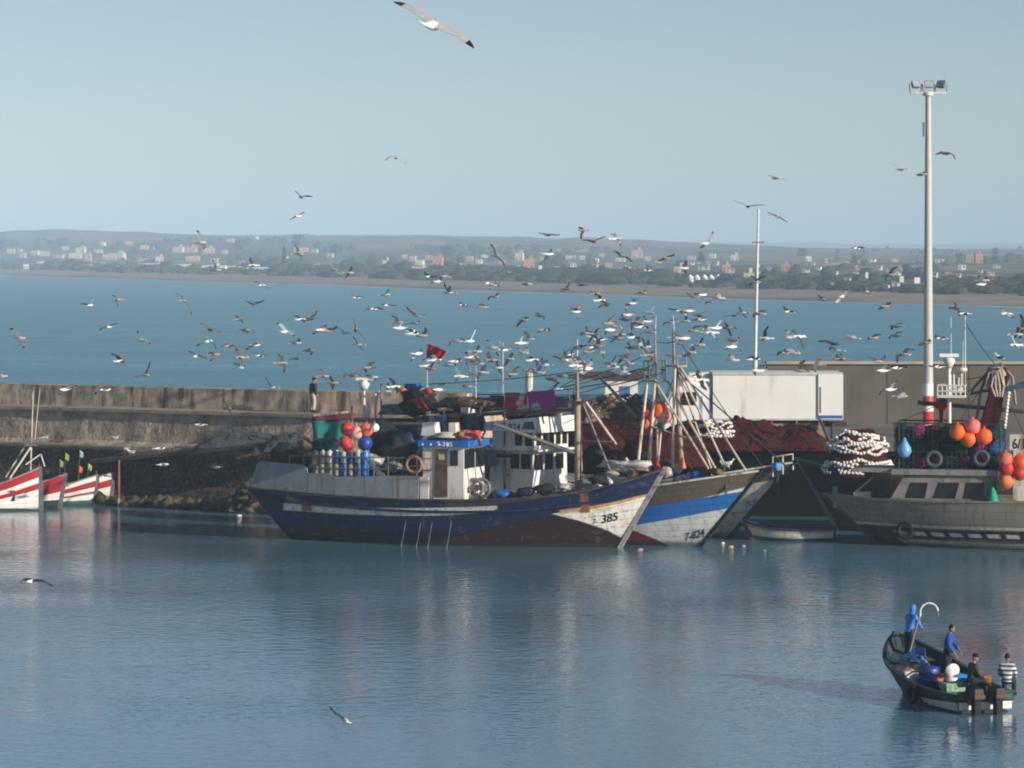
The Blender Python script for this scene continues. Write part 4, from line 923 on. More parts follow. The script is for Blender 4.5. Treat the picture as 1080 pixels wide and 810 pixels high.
# Moroccan flag
fo=thing('flag','red flag with a small green star flying over the gear heap','flag',H2.O,H2.rz)
a=L2(450.5,432,0); c=L2(450.5,362,0); b=MB(); b.tube([a,c],[.05,.03],8); b.build('flagpole',PALEP,fo)
tl,tr,br,bl=L2(451.5,362,0),L2(471,370,0),L2(464,379.5,0),L2(451.5,377,0)
b=MB(); b.cloth(tl,tr,br,bl,14,9,.07,3,.008); b.build('flag_cloth',mat('flag_red',(.66,.018,.03),.8,.12,3),fo)
b=MB(); cc=(tl*.35+tr*.15+br*.15+bl*.35); ex=(tr-tl).normalized(); ez=Vector((0,0,1)); sp=[]
for k in range(5): sp.append(cc+(ex*math.sin(k*4*math.pi/5)+ez*math.cos(k*4*math.pi/5))*.17)
for k in range(5):
    for sgn in (-.11,.11): b.tube([sp[k]+Vector((0,sgn,0)),sp[(k+1)%5]+Vector((0,sgn,0))],.014,4)
b.build('star',mat('star_green',(.02,.12,.05),.8),fo)
# clutter on boat roofs and bow decks
def blob(name,label,cat,H,px,py,y,r,m,seed,group=None,jit=.6):
    b=MB(); q=H.local(px,py,y); b.ell((0,0,0),r,14,9,None,jit,seed); x=b.build(name,m); w=H.O+H.a*q.x+H.n*y; x.location=(w.x,w.y,q.z); x.rotation_euler=(0,0,H.rz); return tag(x,label,cat,group)
blob('inflatable_bundle','grey rolled bundle on the wheelhouse roof of the blue trawler','bundle',H1,468,463,-.5,(.75,.4,.28),mat('grey_bundle',(.42,.42,.41),.8,.15,4),31)
blob('rag_heap','pink and red rag heap on the wheelhouse roof of the blue trawler','rags',H1,495,460,0,(.72,.6,.30),stripe_cloth('pink_rags',(.50,.20,.17),(.42,.03,.03),3),32)
blob('net_bag','white tarpaulin bundle on the bow of the blue trawler','tarpaulin',H1,660,491,.1,(.85,.5,.30),mat('white_tarp',(.48,.48,.47),.85,.3,4,None,1,.5,False,.9,7),33,None,1.3)
for i,(px,py,m,lb) in enumerate(((660.5,487,RED,'red traffic cone like float standing at the mast foot'),)):
    pass
for i,(px,py,r,m,lb) in enumerate(((716,507,.26,mat('pale_blue_jug',(.38,.47,.55),.5,.15,5),'pale blue can on the bow deck of the banded trawler'),(725,504,.22,mat('grey_jug',(.33,.37,.40),.5,.15,5),'grey can on the bow deck of the banded trawler'),(735,503,.25,BLUE,'blue can on the bow deck of the banded trawler'),(744,502,.22,NETDARK,'dark net bundle on the bow deck of the banded trawler'),(757,499,.22,BROWNW,'brown net bundle on the bow deck of the banded trawler'),(703,499,.25,OFFW,'white can by the mast foot of the banded trawler'))):
    blob('deck_bundle',lb,'deck gear',H2,px,py,-.9,(r*1.3,r,r),m,40+i,'gear on the bow deck',.4)
for px,m,lb in ((693,REDB,'red cone by the pale mast leg'),(720,CORALB,'coral cone at the foot of the platform mast')):
    q=L2(px,494,-.4); w=H2.O+H2.a*q.x+H2.n*-.4; b=MB(); b.lathe((0,0,0),[(.17,0),(.16,.06),(.06,.5),(0,.52)],10); o=b.build('marker_cone',m); o.location=(w.x,w.y,q.z); tag(o,lb,'cone','cones on the bow deck')
for px,py,r,m,lb in ((696,434,.42,ORANGEB,'orange buoy topmost of the bunch between the masts'),(683,437,.34,REDB,'red buoy left in the bunch between the masts'),(700,438,.42,PALEPINK,'pale pink buoy right in the bunch between the masts'),(682,447,.30,CORALB,'coral buoy lowest left in the bunch between the masts'),(689,443,.26,WHITEB,'small white buoy in the middle of the bunch between the masts'),(697,447,.22,mat('green_buoy',(.05,.22,.08),.5),'small green buoy at the bottom of the bunch between the masts')):
    buoy(px,py,163.0,r,m,lb,'buoys hung between the masts')
blob('blue_bag','small bright blue bag on the bow of the weathered boat','bag',H3,820,492,-.5,(.22,.2,.22),mat('sky_blue_bag',(.10,.28,.55),.6),51)
# perched white birds stand in p5
# ---------------------------------------------------------------- rowing dinghy
HD=Hull((pxX(832,166),165.0),176,1.85,2.35,-2.0,-2.1,1.5,[(0,.62),(.3,.55),(.7,.66),(1,.98)],1,stern=.6,wl=(.6,.8,.25))
HD.stemm=DARKW
bd=thing('rowing_boat','small grey white wooden rowing boat with a dark green bottom lying under the quay','rowing boat',HD.O,HD.rz)
pmd=paint('dinghy_paint',HD,(.44,.43,.40),[((.02,.07,.07),[(0,-1,0),(1,-1,0),(1,.28,0),(0,.28,0)],.3),((.10,.12,.15),[(0,.84,0),(1,.84,0),(1,1.1,0),(0,1.1,0)],.5),((.25,.17,.11),[(0,.72,0),(1,.72,0),(1,.80,0),(0,.80,0)],.7)],gamt=.5,plank=6)
HD.build(bd,pmd,DECK,NAVY,bul=.4,nu=40,nv=10,thick=.05)
for x in (-1.0,0.2,1.1):
    b=MB(); b.box((x,0,.48),(.22,1.1,.05)); b.build('thwart',BROWNW,bd)
b=MB(); b.box((-2.12,.15,.3),(.10,.10,.9)); b.build('rudder',DARKW,bd)
# ---------------------------------------------------------------- boat 5: dark hull behind
H5=Hull((pxX(930,170.5),171.0),170,2.2,4.2,-7.5,-8,4.2,[(0,3.05),(.5,3.0),(.8,3.15),(1,3.5)],1,stern=.7,wl=(.6,.9,.3))
b5=thing('fishing_boat','dark brown hulled boat squeezed between the grey boat and the quay','boat',H5.O,H5.rz,'wooden fishing boats moored at the quay')
H5.build(b5,paint('dark_hull_paint',H5,(.030,.026,.024),[((.07,.06,.05),[(0,.93,0),(1,.93,0),(1,1.1,0),(0,1.1,0)],.5)],gamt=.3),DECK,mat('grey_rail',(.17,.16,.145),.8,.2,3),bul=.35)
q=H5.O+H5.a*1.1+H5.n*.5; float_coil('float_coil','great heap of white float line on red net aboard the dark hulled boat',(q.x,q.y,2.85),1.6,1.15,2.05,20,12,NETRED)
# ---------------------------------------------------------------- boat 4: grey boat with slanted windows
H4=Hull((20.6,162.4),167.5,3.3,5.95,-11,-12,4.6,[(0,2.3),(.5,2.22),(.85,2.22),(1,2.34)],1,stern=.75,wl=(.7,.96,.4),pb=2.6)
H4.stemm=DARKW
b4=thing('fishing_boat','grey fishing boat with three slanted cabin windows and a net cage on its roof','boat',H4.O,H4.rz,'wooden fishing boats moored at the quay')
lay=[((.40,.39,.36),[(0,.40,0),(1,.40,0),(1,.47,0),(0,.47,0)],.9),((.02,.022,.024),[(0,.17,0),(.93,.17,0),(.93,.385,0),(0,.385,0)],.4),((.30,.28,.23),[(0,-.05,0),(1,-.05,0),(1,.165,0),(0,.165,0)],.9),((.018,.02,.022),[(.86,-.3,0),(1.05,-.3,0),(1.05,.40,0),(.93,.40,0)],.1)]  # last layer paints in the shade under the bow overhang
for k in range(10):
    u=.33+k*.058; lay.append(((.46,.46,.44),[(u,.235,0),(u+.038,.235,0),(u+.038,.32,0),(u,.32,0)],.8))
H4.build(b4,paint('grey_hull_paint',H4,(.185,.175,.15),lay,gamt=.5,plank=7),DECK,mat('grey_rail',(.17,.16,.145)),bul=.55)
H4.rub(b4,DARKW,.39,.05,.05,.97); H4.rub(b4,DARKW,.17,.05,.05,.93)
def L4(px,py,y): return H4.local(px,py,y)
# hung tyre
q=L4(952,563,2.3); y4=H4.yat(q.x,.8); b=MB(); b.torus((q.x,y4+.14,q.z+.05),.32,.12,(0,1,0),20,8); b.tube([(q.x,y4+.06,q.z+.3),(q.x,y4+.05,2.25)],.02,5); b.build('tyre_fender',BLACK,b4)
# cabin with slanted panes: built as a frame with openings
CABM=mat('grey_cabin_paint',(.21,.205,.185),.7,.15,2,(.14,.12,.09),1.4,.55,True)
yc=1.55; xl=lambda px,py: L4(px,py,yc)
zb=2.0; zt=L4(1000,503,yc).z; zr=L4(1000,497,yc).z
def cab_side(y,th):
    b=MB(); bot=L4(1000,531,yc).z
    # sill and header
    def bar(p,q,r,s_): b.prism([Vector((v.x,y,v.z)) for v in (p,q,r,s_)],(0,th,0))
    bar(xl(938,525.5),xl(1072,527),xl(1070,531),xl(938,529)); bar(xl(953,502),xl(1050,502),xl(1049,509),xl(950,509))
    for (b0,b1,t0,t1) in ((938,952.5,950,959.5),(975,982,979,989),(1007,1014,1012,1018),(1036,1046,1039,1049)):
        bar(xl(b0,528),xl(b1,528),xl(t1,508),xl(t0,508))
    return b
cab_side(yc,-.10).build('cabin_side',CABM,b4)
xa_,xb_=xl(946,520).x,xl(1046,520).x
b=MB(); b.box(((xa_+xb_)/2,-1.5,(zb+zt)/2),(abs(xb_-xa_),.1,zt-zb)); b.build('cabin_side',CABM,b4)
b=MB(); b.box(((xa_+xb_)/2,0,(zb+zt)/2-.1),(abs(xb_-xa_)-.5,2.2,zt-zb-.3)); b.build('cabin_interior',mat('dark_interior',(.012,.014,.016),.9),b4)
for p in (967,997,1027):
    b=MB(); c=xl(p,518); b.box((c.x,yc-.14,c.z),(1.15,.03,.8)); b.build('window',GLASS,b4)
b=MB(); b.box(((xa_+xb_)/2,0,zr-.05),(abs(xb_-xa_)+.5,3.5,.26)); b.build('cabin_roof',CABM,b4)
b=MB(); c=xl(925,496); b.box((c.x,.2,zr+.0),(2.3,2.6,.18)); b.build('roof_extension',CABM,b4)
# cage on the roof
x0c,x1c=L4(1055,475,1.5).x,L4(943,475,1.5).x; z0c=zr+.1; z1c=L4(1000,447,1.5).z
cg=MB()
for y in (-1.5,1.5):
    for i in range(23):
        x=x0c+(x1c-x0c)*i/22; cg.tube([(x,y,z0c),(x,y,z1c)],.014 if i%7 else .04,4)
    for k in range(9):
        z=z0c+(z1c-z0c)*k/8; cg.tube([(x0c,y,z),(x1c,y,z)],.012 if k not in (0,8) else .035,4)
for x in (x0c,x1c):
    for k in range(7): y=-1.5+.5*k; cg.tube([(x,y,z0c),(x,y,z1c)],.018,4)
    for z in (z0c,z1c): cg.tube([(x,-1.5,z),(x,1.5,z)],.035,4)
cg.build('roof_cage',mat('dark_cage_steel',(.035,.045,.045),.6,.3,4),b4)
# gear inside the cage: each bundle its own thing
rr=random.Random(5)
gm=[(NETGREEN,'teal net'),(NETDARK,'dark net'),(mat('magenta_net',(.20,.02,.09),.9,.4,5),'magenta net'),(mat('blue_net',(.02,.07,.20),.9,.4,5),'blue net'),(NETRED,'maroon net'),(mat('green_net',(.02,.12,.07),.9,.4,5),'green net')]
k=0; place=['lowest','middle','topmost']
for row in range(3):
    for i in range(7):
        mm,nm=gm[(i*2+row*3+(i*row)%2)%6]; x=x1c+(x0c-x1c)*(i+.5)/7; z=z0c+.32+row*.66
        q=H4.O+H4.a*x+H4.n*(.35+.15*(i%2)); b=MB(); b.ell((0,0,0),(.48,.85,.42),12,8,None,.5,60+k); o=b.build('net_bundle',mm); o.location=(q.x,q.y,z); o.rotation_euler=(0,0,H4.rz)
        tag(o,'%s bundle in the roof cage, %s row, %s from the left'%(nm,place[row],nmw[i]),'net bundle','net bundles in the roof cage'); k+=1
for px,py,lb in ((1035,483,'upper'),(985,484,'left')):
    q=L4(px,py,1.58); b=MB(); b.torus((0,0,0),.32,.10,(0,1,0),18,8); o=b.build('tyre',mat('bluegrey_tyre',(.06,.08,.10),.6)); w_=H4.O+H4.a*q.x+H4.n*1.66; o.location=(w_.x,w_.y,q.z); o.rotation_euler=(0,0,H4.rz); tag(o,'ring buoy tied to the cage front '+('under the right orange buoys' if lb=='upper' else 'left of centre'),'ring','rings tied to the cage')
q=L4(954,473,1.7); b=MB(); b.lathe((0,0,0),[(0,-.42),(.2,-.38),(.34,-.15),(.30,.05),(.12,.35),(.05,.52),(0,.52)],12); o=b.build('plastic_bag',mat('light_blue_plastic',(.12,.36,.62),.35,.2,4)); w_=H4.O+H4.a*q.x+H4.n*1.75; o.location=(w_.x,w_.y,q.z); tag(o,'light blue plastic bag tied to the front of the roof cage','bag')
q=L4(1047,520,1.9); b=MB(); b.lathe((0,0,0),[(.30,0),(.22,.35),(.07,.8),(0,.88)],7); o=b.build('folded_tarp',mat('green_tarp',(.02,.30,.22),.7,.2,5)); w_=H4.O+H4.a*q.x+H4.n*1.8; o.location=(w_.x,w_.y,2.1); tag(o,'green folded tarpaulin standing at the aft end of the grey cabin','tarpaulin')
BY4=160.3
for px,py,r,m,lb in ((1010,456,.38,ORANGEB,'orange buoy leftmost on the roof cage'),(1025.5,450,.38,PINKB,'pink buoy topmost on the roof cage'),(1021,463,.37,mat('dusty_orange_buoy',(.62,.13,.03),.5,.15,3),'dusty orange buoy lowest on the roof cage'),(1038,460.5,.38,ORANGEB,'bright orange buoy rightmost on the roof cage')):
    buoy(px,py,BY4,r,m,lb,'buoys on the roof cage')
for px,py,r,m,lb in ((1060.5,485,.36,CORALB,'coral buoy topmost in the bunch at the right edge'),(1061.5,494,.38,REDB,'red buoy second in the bunch at the right edge'),(1060.5,508,.37,mat('dull_orange_buoy',(.60,.17,.06),.5,.15,3),'dull orange buoy lowest in the bunch at the right edge'),(1076,488,.40,mat('red_orange_buoy',(.80,.09,.02),.4),'orange red buoy at the right edge'),(1075,499,.36,REDB,'red buoy under the orange red one at the right edge')):
    buoy(px,py,BY4-.2,r,m,lb,'buoys hung at the right edge')
# radar platform and masts of the grey boat
pole(b4,'radar_mast',H4,(1001.5,500),(1001,378),-.4,-.4,.10,WHITE,.085)
q=L4(1001,376,-.4); b=MB(); b.lathe((q.x,-.4,q.z-.55),[(0,0),(.12,0),(.27,.30),(.27,.42),(.12,.5),(0,.5)],12); b.box((q.x,-.4,q.z+.06),(.92,.16,.16),.2); b.build('radar',WHITE,b4)
rlm=MB(); pa,pb_=L4(991,412,-.9),L4(1020,412,-.9); zz0,zz1=L4(1000,418,-.5).z,L4(1000,406,-.5).z
for y in (-1.0,.2):
    for z in (zz0+.05,(zz0+zz1)/2,zz1): rlm.tube([(pa.x,y,z),(pb_.x,y,z)],.035,6)
    for i in range(7): x=pa.x+(pb_.x-pa.x)*i/6; rlm.tube([(x,y,zz0),(x,y,zz1)],.03,5)
for x in (pa.x,pb_.x):
    for z in (zz0+.05,zz1): rlm.tube([(x,-1,z),(x,.2,z)],.035,6)
rlm.box(((pa.x+pb_.x)/2,-.4,zz0),(abs(pb_.x-pa.x),1.25,.08)); rlm.build('radar_platform',WHITE,b4)
for px,pt_,r in ((1003,334,.02),(1015.5,360,.02),(1018,332,.028),(1006,392,.05),(1011,398,.05),(1014,394,.055)): pole(b4,'antenna',H4,(px,414),(px,pt_),-.4,-.4,r,WHITE,r*.7)
b=MB(); q=L4(1015,392,-.4); b.lathe((q.x,-.4,q.z),[(0,0),(.22,0),(.26,.1),(.2,.2),(0,.2)],12); b.build('satellite_dome',WHITE,b4)
pole(b4,'gantry_beam',H4,(968,424.5),(1080,434),-.8,-.8,.10,PIPE); pole(b4,'gantry_beam',H4,(1005,419),(1045,411),-.6,-.2,.07,PIPE); pole(b4,'gantry_post',H4,(1002,500),(1002,418),-.5,-.5,.09,PIPE)
b=MB(); q=L4(993,430,-.8); b.lathe((q.x,-.8,q.z-.7),[(0,0),(.1,0),(.12,.55),(.34,.75),(.26,1.1),(0,1.3)],10); b.build('red_lamp_post',RED,b4)
# net hauler with hanging ropes
q=L4(1051,400,-.6); hl=MB()
arch=[(q.x+1.0,-.6,q.z-2.3),(q.x+.75,-.6,q.z-.6),(q.x+.35,-.6,q.z+.55),(q.x-.2,-.6,q.z+.75),(q.x-.75,-.6,q.z+.1),(q.x-.9,-.6,q.z-1.2)]
hl.tube([Vector(arch[0]).lerp(Vector(arch[1]),t) for t in (0,.5,1)]+[Vector(a) for a in arch[2:]],.07,7); hl.build('hauler_arch',STEEL,b4)
hb=MB(); hb.torus((q.x,-.6,q.z),.42,.20,(.2,1,0),18,8); hb.build('power_block',mat('pale_rubber',(.40,.38,.34),.7,.2,5),b4)
pole(b4,'hauler_boom',H4,(1058,412),(1084,404),-.6,-.6,.13,mat('blue_boom',(.06,.10,.18),.5)); pole(b4,'hauler_boom',H4,(1019,418),(1046,388),-.3,-.6,.07,BROWNW,.06)
nh=thing('hanging_net','red net and pale ropes hanging in folds from the net hauler at the right','fishing net',H4.O,H4.rz)
for k in range(7):
    b=MB(); s_=.22*k; b.tube([(q.x-.35+.12*k,-.6+.05*k,q.z+.55-.03*k),(q.x-.5+.1*k,-.45,q.z+.1),(q.x-.25+.09*k,-.4,q.z-.8),(q.x-.1+.13*k,-.35,q.z-1.7-.1*k),(q.x+.05+.14*k,-.3,q.z-2.6)],[.10,.14,.11,.12,.09],7); b.build('net_fold',NETRED if k<4 else mat('dark_maroon_net',(.07,.01,.015),.95,.3,6),nh)
for k in range(4):
    b=MB(); b.tube([(q.x+.5-.3*k,-.1,q.z-.35),(q.x+.3-.2*k,.0,q.z+.35+.1*k),(q.x-.2+.1*k,.05,q.z+.4-.1*k),(q.x-.4+.2*k,.05,q.z-.3),(q.x-.3+.1*k,.05,q.z-.8)],.055,6); b.build('rope',ROPE,nh)
b=MB()
bead(b,[(q.x-.62+.02*i,-.2,q.z-.55-.17*i) for i in range(13)],.085)
b.build('float_string',WHITEB,nh)
# bow post, sign
b=MB(); q=L4(881,512,0); b.tube([(q.x,0,1.7),(q.x,0,2.95)],.13,10); b.build('mooring_post',GREYP,b4)
b=MB(); b.ell((q.x,0,3.15),(.28,.25,.45),10,8,None,.3,3); b.build('post_cover',NAVY,b4)
pole(b4,'boat_hook',H4,(900,521),(921,503),.4,.4,.035,PALEP)
b=MB(); q=L4(910,520,.3); b.box((q.x,.2,2.25),(.8,.8,.45)); b.build('fish_box',OFFW,b4)
ps=MB(); p0,p1=L4(1065,458,.5),L4(1100,480,.5); ps.box(((p0.x+p1.x)/2,.5,(p0.z+p1.z)/2),(abs(p0.x-p1.x),.06,abs(p0.z-p1.z))); sg=ps.build('name_board',OFFW,b4)
vs,fs=text_verts('6/1-51'); t=MB(); p2=L4(1067.5,473,.54); t.add([(p2.x-v.x*.52,.54,p2.z+v.y*.66) for v in vs],fs); t.build('board_lettering',LETTER,sg)
pb2=MB(); pb2.box(((p0.x+p1.x)/2,0,3.4),(1.2,1.4,2.4)); pb2.build('wheelhouse',OFFW,b4)
# ---------------------------------------------------------------- the four small red and white boats on the left
def small_boat(px_top,py_top,px_bot,Y,deg,L_,bands,label,low,seed):
    foot=Vector((pxX(px_bot,Y),Y)); a=Vector((math.cos(R(deg)),math.sin(R(deg))))
    k=(px_top-CX)/F; t=(k*Y-foot.x)/(a.x-k*a.y); zt=HC-(py_top-HY)*(Y+a.y*t)/F
    O=foot-a*2.6; H=Hull((O.x,O.y),deg,2.6,2.6+t,-L_+2.8,-L_+2.6,1.75,[(0,1.0),(.4,.95),(.7,zt*.66),(.88,zt*.86),(1,zt)],-1,stern=.6,wl=(.5,.78,.16),pb=2.1)
    H.stemm=mat('grey_stem_small',(.14,.14,.15),.6); H.stemk=.6
    o=thing('small_fishing_boat',label,'boat',H.O,H.rz,'small red and white boats moored abreast')
    lay=[(c,[(0,v0,0),(1,w0,0),(1,w1,0),(0,v1,0)],.2,(.35,.28,.24)) for c,v0,w0,v1,w1 in bands]
    H.build(o,paint('small_boat_paint_%d'%seed,H,low,lay,gamt=.15,plank=7),DECK,mat('small_rail',(.22,.20,.20),.7),bul=.35,nu=44,nv=12,thick=.05)
    b=MB(); b.tube([(2.45+t,0,zt-.4),(2.5+t,0,zt+.25)],.05,6); b.build('bow_post',DARKW,o)
    for x in (-1.2,0,1.1):
        b=MB(); b.box((x,0,.82+max(0,x)*.25),(.25,1.3,.05)); b.build('thwart',BROWNW,o)
    b=MB(); b.box((.4,0,.72),(1.6,.9,.35)); b.build('engine_box',NAVY,o)
    return H,o
RD=(.37,.012,.020); WH=(.78,.76,.72); GN=(.03,.12,.10)
sb=[small_boat(43,493,44.5,184.3,-3,6.4,[(GN,-.4,-.4,.28,.02),(WH,.28,.02,.30,.52),(RD,.30,.52,.45,.66),(WH,.45,.66,.62,.80),(RD,.62,.80,1.1,1.1)],'red and white small boat nearest the left edge, with a white derrick',GN,1),
 small_boat(70,500,64,186.3,-3,6.2,[((.02,.06,.06),-.4,-.4,.30,.25),(WH,.30,.25,.30,.50),(RD,.30,.50,1.1,1.1)],'red and white small boat second from the left, with plain red topsides',(.02,.06,.06),2),
 small_boat(103.5,501,101,188.3,-3,6.0,[(GN,-.4,-.4,.25,.18),(WH,.25,.18,.28,.40),((.20,.03,.03),.28,.40,.38,.48),(WH,.38,.48,.5,.62),(RD,.5,.62,.72,.84),(WH,.72,.84,1.1,1.1)],'red and white banded small boat third from the left',GN,3),
 small_boat(120.5,498,118.5,190.3,-3,6.0,[(GN,-.4,-.4,.25,.20),(WH,.25,.20,.40,.55),(RD,.40,.55,.66,.80),(WH,.66,.80,1.1,1.1)],'red and white banded small boat furthest right, with a dark blue inside',GN,4)]
Hs,o=sb[0]
pole(o,'derrick_leg',Hs,(10,505),(34,469),-.5,0,.055,OFFW); pole(o,'derrick_leg',Hs,(6,503),(28,468),.3,.1,.045,OFFW); pole(o,'mast',Hs,(32,500),(35,412),0,0,.05,PALEP,.03); pole(o,'antenna',Hs,(36,470),(42,410),.1,.1,.03,PALEP,.02); pole(o,'bow_rail',Hs,(27,490),(43,479),-.3,0,.035,WHITE); pole(o,'bow_rail',Hs,(43,479),(47,492),0,.2,.035,WHITE)
b=MB(); q=Hs.local(33,469,0); b.box((q.x,0,q.z),(.7,.4,.12)); b.build('derrick_head',STEEL,o)
for i,(px,py,m,lb) in enumerate(((62,490,mat('yellow_flag',(.30,.34,.10),.8),'pale yellow marker flag over the second small boat'),(68,483,mat('yellow_flag',(.50,.55,.08)),'taller yellow green marker flag over the second small boat'),(82,496,ORANGEB,'orange marker flag over the third small boat'),(92,494,mat('lime_flag',(.27,.36,.12),.8),'lime green marker flag over the third small boat'),(83,480,mat('pale_blue_flag',(.35,.45,.55),.8),'pale blue marker flag over the third small boat'))):
    Y=189.5; p=P(px,py,Y); o=thing('marker_flag',lb,'flag',(p.x,Y,.7),0,'marker flags on the small boats')
    h=p.z-.7; b=MB(); b.tube([(0,0,0),(.05,0,h+.3)],.02,5); b.build('staff',BROWNW,o)
    b=MB(); b.cloth((.05,0,h+.3),(.26,.05,h+.12),(.22,.05,h-.18),(.04,0,h-.12),5,5,.05,i); b.build('flag_cloth',m,o)
p=P(125,485,187.5); o=thing('mooring_pile','red and white painted mooring pile beside the furthest small boat','pile',(p.x,187.5,-1)); b=MB(); b.tube([(0,0,0),(.02,0,p.z+1)],.065,8)
g=G('pile_paint'); z=g.sep(g.coord())[2]; m=g.done(g.mix(g.step(z,2.0,2.1),g.mix(g.step(z,1.4,1.5),(.35,.33,.30),(.22,.04,.04)),g.mix(g.step(z,2.7,2.8),(.28,.07,.06),(.14,.08,.07))),.6); b.build('shaft',m,o)
# floating litter
for i,(px,py,m,lb) in enumerate(((771,577,mat('yellow_plastic',(.55,.36,.04),.4),'yellow plastic can floating by the black stem'),(675,580,mat('pink_plastic',(.42,.30,.33),.5),'pink plastic scrap floating by the red bottom'),(252,544,WHITEB,'white float bobbing off the stern of the blue trawler'),(762,573,WHITEB,'small white scrap floating left of the rowing boat'),(784,576,mat('lilac_plastic',(.40,.40,.50),.5),'lilac plastic scrap floating below the rowing boat'),(806,581,mat('teal_plastic',(.10,.25,.32),.5),'blue plastic scrap floating below the rowing boat'))):
    Y=HC*F/(py-HY); b=MB(); b.ell((0,0,.02),(.15 if i<3 else .10,.08,.05 if i<3 else .035),9,6,None,.4,i); o=b.build('floating_litter',m); o.location=(pxX(px,Y),Y,0); tag(o,lb,'litter','litter floating in the harbour')

# ---------------------------------------------------------------- deck clutter
rk=random.Random(17)
def bundle(H,px,py,y,r,m,label,group,i,jit=.5):
    b=MB(); b.ell((0,0,0),r,14,9,None,jit,200+i); b.folds(r[0]*.9,r[1]*.9,r[2]*.8,i+3,10,2.0,.03); o=b.build('net_bundle',m); q=H.local(px,py,y); w_=H.O+H.a*q.x+H.n*y; o.location=(w_.x,w_.y,q.z); o.rotation_euler=(0,0,H.rz); return tag(o,label,'net bundle',group)
for i,(px,py,y,r,m,lb) in enumerate(((418,477,-.6,(.8,.7,.7),NETDARK,'dark net bundle right of the white floats on the blue trawler'),(405,462,.4,(.9,.7,.8),NETDARK,'tall dark net bundle behind the coral buoy'),(428,466,-.2,(.7,.6,.7),NAVY,'navy canvas bundle left of the white wheelhouse'),(395,486,-1.2,(.45,.4,.3),OFFW,'pale sack behind the stern rail near the blue jerrycans'),(415,492,-1.2,(.5,.4,.25),GREYP,'grey sack behind the stern rail near the life ring'),(345,470,-.9,(.7,.5,.4),NETGREEN,'teal net bundle above the tan jerrycans'),(325,474,-.9,(.6,.5,.42),NETBROWN,'brown net bundle left of the tan jerrycans'),(300,478,-1.0,(.8,.5,.45),NETDARK,'dark net bundle on the stern of the blue trawler'))):
    bundle(H1,px,py,y,r,m,lb,'nets on the blue trawler',i)
for i,(px,py,y,r,m,lb) in enumerate(((530,522,-1.0,(.5,.4,.25),BLUE,'blue canvas bundle before the white two storey wheelhouse'),(555,519,-1.1,(.45,.4,.22),NAVY,'navy bundle below the white two storey wheelhouse'),(575,516,-1.0,(.55,.4,.25),NETDARK,'dark net bundle on the foredeck left of the single mast'),(595,514,-.9,(.35,.3,.14),ROPE,'pale rope coil at the foot of the single mast'),(632,506,-.6,(.55,.4,.24),NETDARK,'dark net bundle right of the single mast foot'),(645,500,-.3,(.35,.3,.15),ROPE,'pale rope heap near the bow tarpaulin'))):
    bundle(H1,px,py,y,r,m,lb,'gear on the foredeck of the blue trawler',20+i)
for i,(px,py,y,r,m,lb) in enumerate(((628,482,.3,(.9,.7,.6),NETDARK,'dark net heap amidships on the banded trawler'),(648,486,.2,(.8,.7,.5),NETRED,'maroon net heap amidships on the banded trawler'),(672,490,.6,(.7,.5,.4),NETDARK,'dark net heap between the mast legs'),(706,494,.3,(.6,.5,.35),NETBLUE,'blue grey net heap left of the platform mast'))):
    bundle(H2,px,py,y,r,m,lb,'nets on the banded trawler',40+i)
for i,(px,py,y,r,m,lb) in enumerate(((480,441,-1.2,(.9,.6,.3),NETDARK,'dark rolled net under the canopy pole bundle'),(470,448,-.6,(.6,.5,.5),NETDARK,'dark bundle under the canopy left'),(500,447,-.4,(.7,.5,.5),NETGREEN,'teal net bundle under the canopy right'),(548,440,.4,(.9,.5,.25),NETDARK,'dark net rolled behind the blankets'),(580,439,.3,(.8,.5,.22),NETBROWN,'brown net rolled on the white wheelhouse roof'))):
    bundle(H2,px,py,y,r,m,lb,'rolled nets under the canopy',60+i)
for (p_,q_) in (((609,392),(452,405)),((609,398),(556,424)),((609,440),(566,455)),((691,370),(609,402)),((712,360),(691,360)),((691,380),(650,494)),((712,395),(668,497)),((712,388),(735,430)),((692,410),(730,495)),((711,350),(806,495))):
    wire(b2,'rigging_wire',H2,p_,q_,.2,.3,.022,.08)
for (p_,q_) in (((1002,400),(1046,395)),((1002,420),(940,447)),((1050,385),(1085,470)),((1046,390),(1010,447)),((1018,340),(1050,385))):
    wire(b4,'rigging_wire',H4,p_,q_,-.4,-.5,.022,.08)
# ================================================================ people
def skin_mesh(joints, edges, mats_of=None, sub=2):
    """joints: name -> (co, radius); grown into one continuous surface"""
    names=list(joints); me=bpy.data.meshes.new('skel'); me.from_pydata([joints[n][0] for n in names],[(names.index(a),names.index(b)) for a,b in edges],[])
    o=bpy.data.objects.new('skel',me); C.objects.link(o)
    sk=o.modifiers.new('skin','SKIN'); sk.use_smooth_shade=True
    for i,n in enumerate(names):
        r=joints[n][1]; r=r if isinstance(r,tuple) else (r,r); me.skin_vertices[0].data[i].radius=r
    me.skin_vertices[0].data[0].use_root=True
    if sub: ss=o.modifiers.new('sub','SUBSURF'); ss.levels=ss.render_levels=sub
    bpy.context.view_layer.update()
    out=bpy.data.meshes.new_from_object(o.evaluated_get(bpy.context.evaluated_depsgraph_get()))
    bpy.data.objects.remove(o); bpy.data.meshes.remove(me)
    for p in out.polygons: p.use_smooth=True
    return out
SKIN=mat('brown_skin',(.30,.165,.10),.55,.1,6); HAIR=mat('black_hair',(.012,.010,.009),.7,.2,10)
